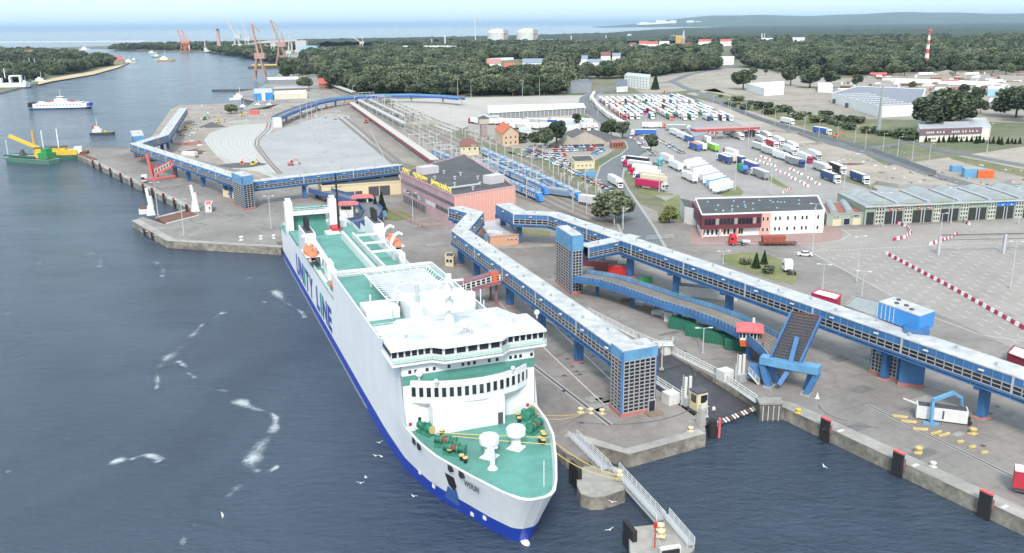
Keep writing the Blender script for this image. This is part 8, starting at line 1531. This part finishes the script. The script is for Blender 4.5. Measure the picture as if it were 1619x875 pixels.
for a in ((290, 82, .85, gc, 'left orange crane on the far headland', 70, -1), (297, 82, .85, gc, 'right orange crane on the far headland', 70, -1), (376, 82, 1.3, gl, 'pale crane with long jib beside the lighthouse', 62, -1), (392, 83, 1.1, gl, 'small pale crane right of the long jib one', 80, -1), (412, 126, .95, gp, 'rust red harbour crane nearest the river', 82, -1), (446, 101, 1.1, gp, 'rust red harbour crane on the crane quay', 70, -1), (457, 103, .7, gl, 'pale harbour crane behind the rust red ones', 80, 1), (433, 92, .9, gl, 'pale crane bridge behind the rust red cranes', 72, 1), (470, 96, .6, gl, 'small pale crane by the storage hall', 60, 1), (572, 84, .8, gl, 'white conveyor crane in the wood', 35, -1)): gantry_crane(*a)
m = MB(); p, q = at(418, 110, 8), at(443, 106, 8); 
k = thing('crane_pontoon', 'long yellow and grey pontoon under the rust red cranes', 'pontoon', at(424, 108, 0)); O = Vector(k.location); m.box((0, 0, -1), (70, 22, 4.5), dkgrey); m.build('hull', k); m = MB(); m.box((4, 0, 5), (64, 14, 2), yellow); m.build('deck_beam', k)
k = thing('conveyor', 'long pale conveyor bridge climbing from the far quay', 'conveyor', at(345, 82)); O = Vector(k.location); m = MB(); q = at(470, 83) - O; m.beam((0, 0, 4), (q.x * .55, q.y * .55, 28), 7, 5, gl); m.beam((q.x * .55, q.y * .55, 28), (q.x, q.y, 34), 7, 6, gl)
m.build('bridge', k)
for i in range(5): m = MB(); m.box((q.x * (.3 + .16 * i), q.y * (.3 + .16 * i), 0), (4, 4, 14 + i * 4), gl); m.build('support', k)
for x, y, w_, h_, c_ in ((385, 82, 60, 22, gl), (405, 83, 70, 16, gl), (425, 83, 60, 20, gp), (335, 82, 40, 12, offwhite), (487, 88, 50, 24, mat('pale_blue', (.30, .46, .58))), (497, 86, 60, 16, gl), (478, 84, 30, 34, gl)):
    m = MB(); m.box((0, 0, 0), (w_, 25, h_), c_); o = m.build('port_block', label='pale port building %d m wide below the far cranes' % w_ if 0 else 'port building near %s on the far crane quay' % {385: 'the long jib crane', 405: 'the middle of the conveyor', 425: 'the rust red cranes', 335: 'the lighthouse', 487: 'the storage hall, pale blue', 497: 'the storage hall, grey', 478: 'the storage hall, tall'}[x], cat='port building'); o.location = at(x, y)
k = thing('lighthouse', 'tall brick lighthouse with dark lantern on the far headland', 'lighthouse', at(347, 80)); m = MB(); m.lathe((0, 0, 0), [(9, 0), (9, 14), (6.2, 16), (5, 58), (6.5, 59), (6.5, 61)], mat('lighthouse_brick', (.48, .32, .25), .8, .1, .1), 16); m.build('tower', k); m = MB(); m.lathe((0, 0, 61), [(3.6, 0), (3.6, 5), (4.2, 5.5), (.4, 9)], dkgrey, 12); m.build('lantern', k)
k = thing('tower_crane', 'thin tower crane left of the gas tanks', 'crane', at(752, 72)); m = MB(); m.box((0, 0, 0), (4, 4, 95), gl); m.build('mast', k); m = MB(); m.beam((-28, 0, 96), (32, 0, 98), 2, 2, gl); m.build('jib', k)
for i, (x, y, h_) in enumerate(((786, 74, 70), (704, 77, 40), (683, 77, 30), (903, 70, 30), (918, 66, 14), (958, 66, 25), (1081, 66, 40), (1204, 66, 30), (1208, 66, 30), (300, 82, 20), (325, 82, 40))): m = MB(); m.box((0, 0, 0), (2.5, 2.5, h_), white if i % 2 else gl); o = m.build('thin_mast', label='thin pale mast rising from the far wood, %s from the left' % nth(i), cat='mast', group='thin masts over the woods'); o.location = at(x, y)
# far town on the other shore
for i in range(16): m = MB(); m.box((0, 0, 0), (random.uniform(90, 240), 100, random.uniform(25, 90)), mat('far_white', (.75, .74, .72), .8, .05, .01)); o = m.build('seaside_block', label='white seaside building below the far hills, %s from the left' % nth(i), cat='building', group='white seaside buildings below the far hills'); x = 1012 + i * 6.5 + (20 if i > 8 else 0) + (30 if i > 12 else 0); p = at(x, 36.4 + 6.5 - (x - 1000) * .011, 0); o.location = (p.x * .985, p.y * .985, 45)
# ---- boats
def hullmesh(m, L, W, h, mt, bow=.3, z0=-.5, sternw=.9, dmt=None):
    n = 14; A = []; B = []
    for i in range(n + 1): t = i / n; w = W / 2 * (sternw + (1 - sternw) * min(1, t * 4)) * (1 if t < 1 - bow else math.sqrt(max(0.002, 1 - ((t - 1 + bow) / bow) ** 2))); A.append((-L / 2 + t * L * .97, w * .85)); B.append((-L / 2 + t * L, w))
    ring = lambda P_, z: [(x, -y, z) for x, y in P_] + [(x, y, z) for x, y in P_[::-1]]
    m.loft([ring(A, z0), ring(B, h)], mt, closed=True); m.add(ring(B, h - .02), [tuple(range(2 * n + 2))], dmt or mt)
def boat(name, x, y, rz, lab, cat, L, W, h, mt, dmt=None, bow=.3, sub=(), z=0):
    k = thing(name, lab, cat, at(x, y, 0), rz); m = MB(); hullmesh(m, L, W, h, mt, bow, dmt=dmt); m.build('hull', k)
    for nm, bx, by, bz, sx, sy, sz, mm, *tp in sub: m = MB(); m.box((bx, by, bz), (sx, sy, sz), mm, 0, top=tp[0] if tp else None); m.build(nm, k)
    return k
W_ = white; hb_ = mat('ferry_blue', (.05, .13, .34), .5, .1)
k = boat('river_ferry', 98, 172, .12, 'white and blue double ended car ferry crossing the river', 'ferry', 56, 13, 1.3, hb_, grey, .12, (('side_wall', 0, -5.7, 1.3, 48, .9, 4.1, W_), ('side_wall', 0, 5.7, 1.3, 48, .9, 4.1, W_), ('deck_house', 0, 0, 5.4, 40, 11.5, .6, W_), ('wheelhouse', 0, 0, 6, 9, 9, 3.2, W_), ('wheelhouse', 0, 0, 9.2, 6, 6, 2.2, W_), ('bow_ramp', -27, 0, 2.2, 4, 9, 4, black), ('stern_ramp', 26, 0, 2.2, 3, 8, 3, navy), ('mast', 0, 0, 11.4, .8, .8, 7, grey), ('saloon_window', 0, 0, 9.9, 6.1, 6.1, .9, glass)))
for i in range(14): m = MB(); m.box((-20 + i * 3, -6.2, 3.4), (1.3, .05, .9), glass); m.build('window', k)
for i in range(7): m = MB(); m.box((-17 + i * 5.4, (-2.5, 2.5)[i % 2], 6), (4, 1.8, 1.4), [W_, red, grey, blue][i % 4]); m.build('life_raft', k)
boat('tugboat', 163, 213, .15, 'small dark tug with white and red wheelhouse on the river', 'tug', 17, 5.6, 1.8, dkgrey, mat('tug_deck', (.20, .26, .20)), .35, (('deck_house', -3.5, 0, 1.8, 6, 4, 2.2, white), ('wheelhouse', -3.5, 0, 4, 3.4, 3.2, 2.2, white), ('roof', -3.5, 0, 6.2, 3.8, 3.4, .3, red), ('funnel', -6.2, 0, 4, 1, 1.6, 2.4, red), ('mast', -3.5, 0, 6.5, .25, .25, 5, white), ('winch', 2, 0, 1.8, 1.6, 1.6, 1.1, yellow)))
k = boat('dredger', 88, 252, .25, 'dredger with yellow crane and wheelhouse on the river', 'dredger', 32, 10, 2.2, mat('hull_green', (.07, .20, .14), .6, .3), dkgrey, .2, (('machine_house', -2, 1.5, 2.4, 16, 6, 4.4, yellow), ('roof', -2, 1.5, 6.8, 16.4, 6.4, .5, dkgrey), ('deck_house', 8, 0, 2.4, 9, 6, 3, yellow), ('cabin', 13, 0, 2.4, 4, 4, 4.4, white), ('pile', -11, 3, -1, 1.3, 1.3, 18, mat('spud_ochre', (.45, .30, .10))), ('stern_gear', 16, 0, 2.4, 4, 7, 1.6, rust), ('mast', 3, -2, 6.8, .5, .5, 11, white)))
m = MB(); m.beam((-7, 1, 6), (-24, 5, 14), 1.8, 1.8, yellow); m.build('crane_boom', k)
k = boat('hopper_barge', 48, 257, 2.75, 'long green hopper barge alongside the dredger', 'barge', 38, 9, 2.6, mat('barge_green', (.10, .22, .17), .7, .3), grey, .2, (('hold', 4, 0, 3.2, 22, 6.5, .4, mat('pale_sand_load', (.45, .40, .33), .9, .2)), ('coaming', 4, 3.4, 3.2, 24, .5, 1.1, dkgreen), ('coaming', 4, -3.4, 3.2, 24, .5, 1.1, dkgreen), ('deck_house', -14, 0, 3.2, 7, 6.4, 3, green), ('wheelhouse', -14, 0, 6.2, 4, 4, 2.4, green), ('tank', -9, 1.8, 3.2, 3, 2, 3, yellow), ('mast', -12, 0, 8.6, .4, .4, 10, white), ('mast', 17, 0, 3.2, .4, .4, 9, offwhite), ('grab', 5, 0, 3.6, 3, 3, 3.6, dkgrey, (1, 1))))
boat('moored_ship', 8, 140, .3, 'large white ferry moored at the left bank, cut by the left edge', 'ship', 62, 13, 7, white, grey, .1, (('deck_gantry', 8, 0, 7, 2, 12, 9, white), ('deck_gantry', 20, 0, 7, 2, 12, 8, white), ('bridge_beam', 14, 0, 15, 14, 12, 1.2, white), ('deck_house', -14, 0, 7, 24, 11, 6, white), ('funnel', -12, 0, 13, 4, 4, 8, white), ('mast', 2, 0, 13, .8, .8, 12, white), ('waterline', 0, 0, -.5, 60, 12.6, 1.6, black)))
for x, y, L_, c_, lab in ((41, 134, 20, red, 'first red boat moored at the left bank'), (50, 130, 20, red, 'second red boat moored at the left bank'), (66, 130, 26, white, 'white pleasure boat moored beyond the red boats'), (72, 122, 16, white, 'small white boat behind the pleasure boat'), (205, 100, 30, white, 'white boat at the tip of the left bank'), (213, 96, 18, grey, 'small grey boat off the tip of the left bank'), (241, 84, 24, white, 'small white sailboat near the far headland'), (262, 97, 42, mat('far_dredger', (.5, .33, .15)), 'yellow brown dredger in the far fairway'), (249, 91, 30, mat('hull_green', (.05, .25, .16)), 'small green barge in the far fairway'), (380, 158, 22, white, 'white patrol boat at the marina pier'), (386, 171, 12, grey, 'grey boat in the marina basin, left'), (410, 170, 14, white, 'white boat in the marina basin, middle'), (428, 170, 14, white, 'white boat in the marina basin, right'), (455, 159, 16, offwhite, 'boat below the long white marina shed'), (135, 79, 40, white, 'low white boat before the far breakwater')):
    k = boat('boat', x, y, random.uniform(0, .5), lab, 'boat', L_, L_ * .24, L_ * .09, c_, offwhite, .35, (('cabin', -L_ * .1, 0, L_ * .09, L_ * .4, L_ * .16, L_ * .11, white), ('cabin', -L_ * .1, 0, L_ * .2, L_ * .18, L_ * .12, L_ * .08, white), ('mast', 0, 0, L_ * .28, L_ * .02, L_ * .02, L_ * .3, offwhite)))
gable('pilot_station', 'red roofed yellow station on the tip of the left bank', 'house', [(180, 103), (196, 101), (190, 97), (178, 99)], 8, 6, cream, mat('red_roof', (.50, .10, .07)), nwin=3); building('brick_fort', 'brick block among the trees of the left bank', 'fort', [(40, 97), (54, 97), (54, 94)], 22, brick, brick, 0)
for i in range(12): m = MB(); m.box((0, 0, 0), (.6, .6, random.uniform(14, 20)), white); o = m.build('yacht_mast', label='white yacht mast in the west bank marina, %s from the left' % nth(i), cat='mast', group='yacht masts of the west bank'); o.location = at(16 + i * 8, 109 + random.uniform(-2, 1), 1)
m = MB(); a = at(388, 144, 0); m.box((a.x, a.y, -1), (78, 5, 3), dkgrey, .05); m.build('pier', label='long dark pier reaching into the river by the marina', cat='pier')
m = MB(); a, b = at(112, 239), at(150, 253); m.beam(a, b, 3, .8, rust); m.build('rusty_pontoon', label='rusty pontoon lying on the river tip of the west quay', cat='pontoon')
for o in list(C.objects):                             # nothing unlabelled is left over
    if o.parent is None and o.type == 'EMPTY' and not o.get('label'): bpy.data.objects.remove(o)
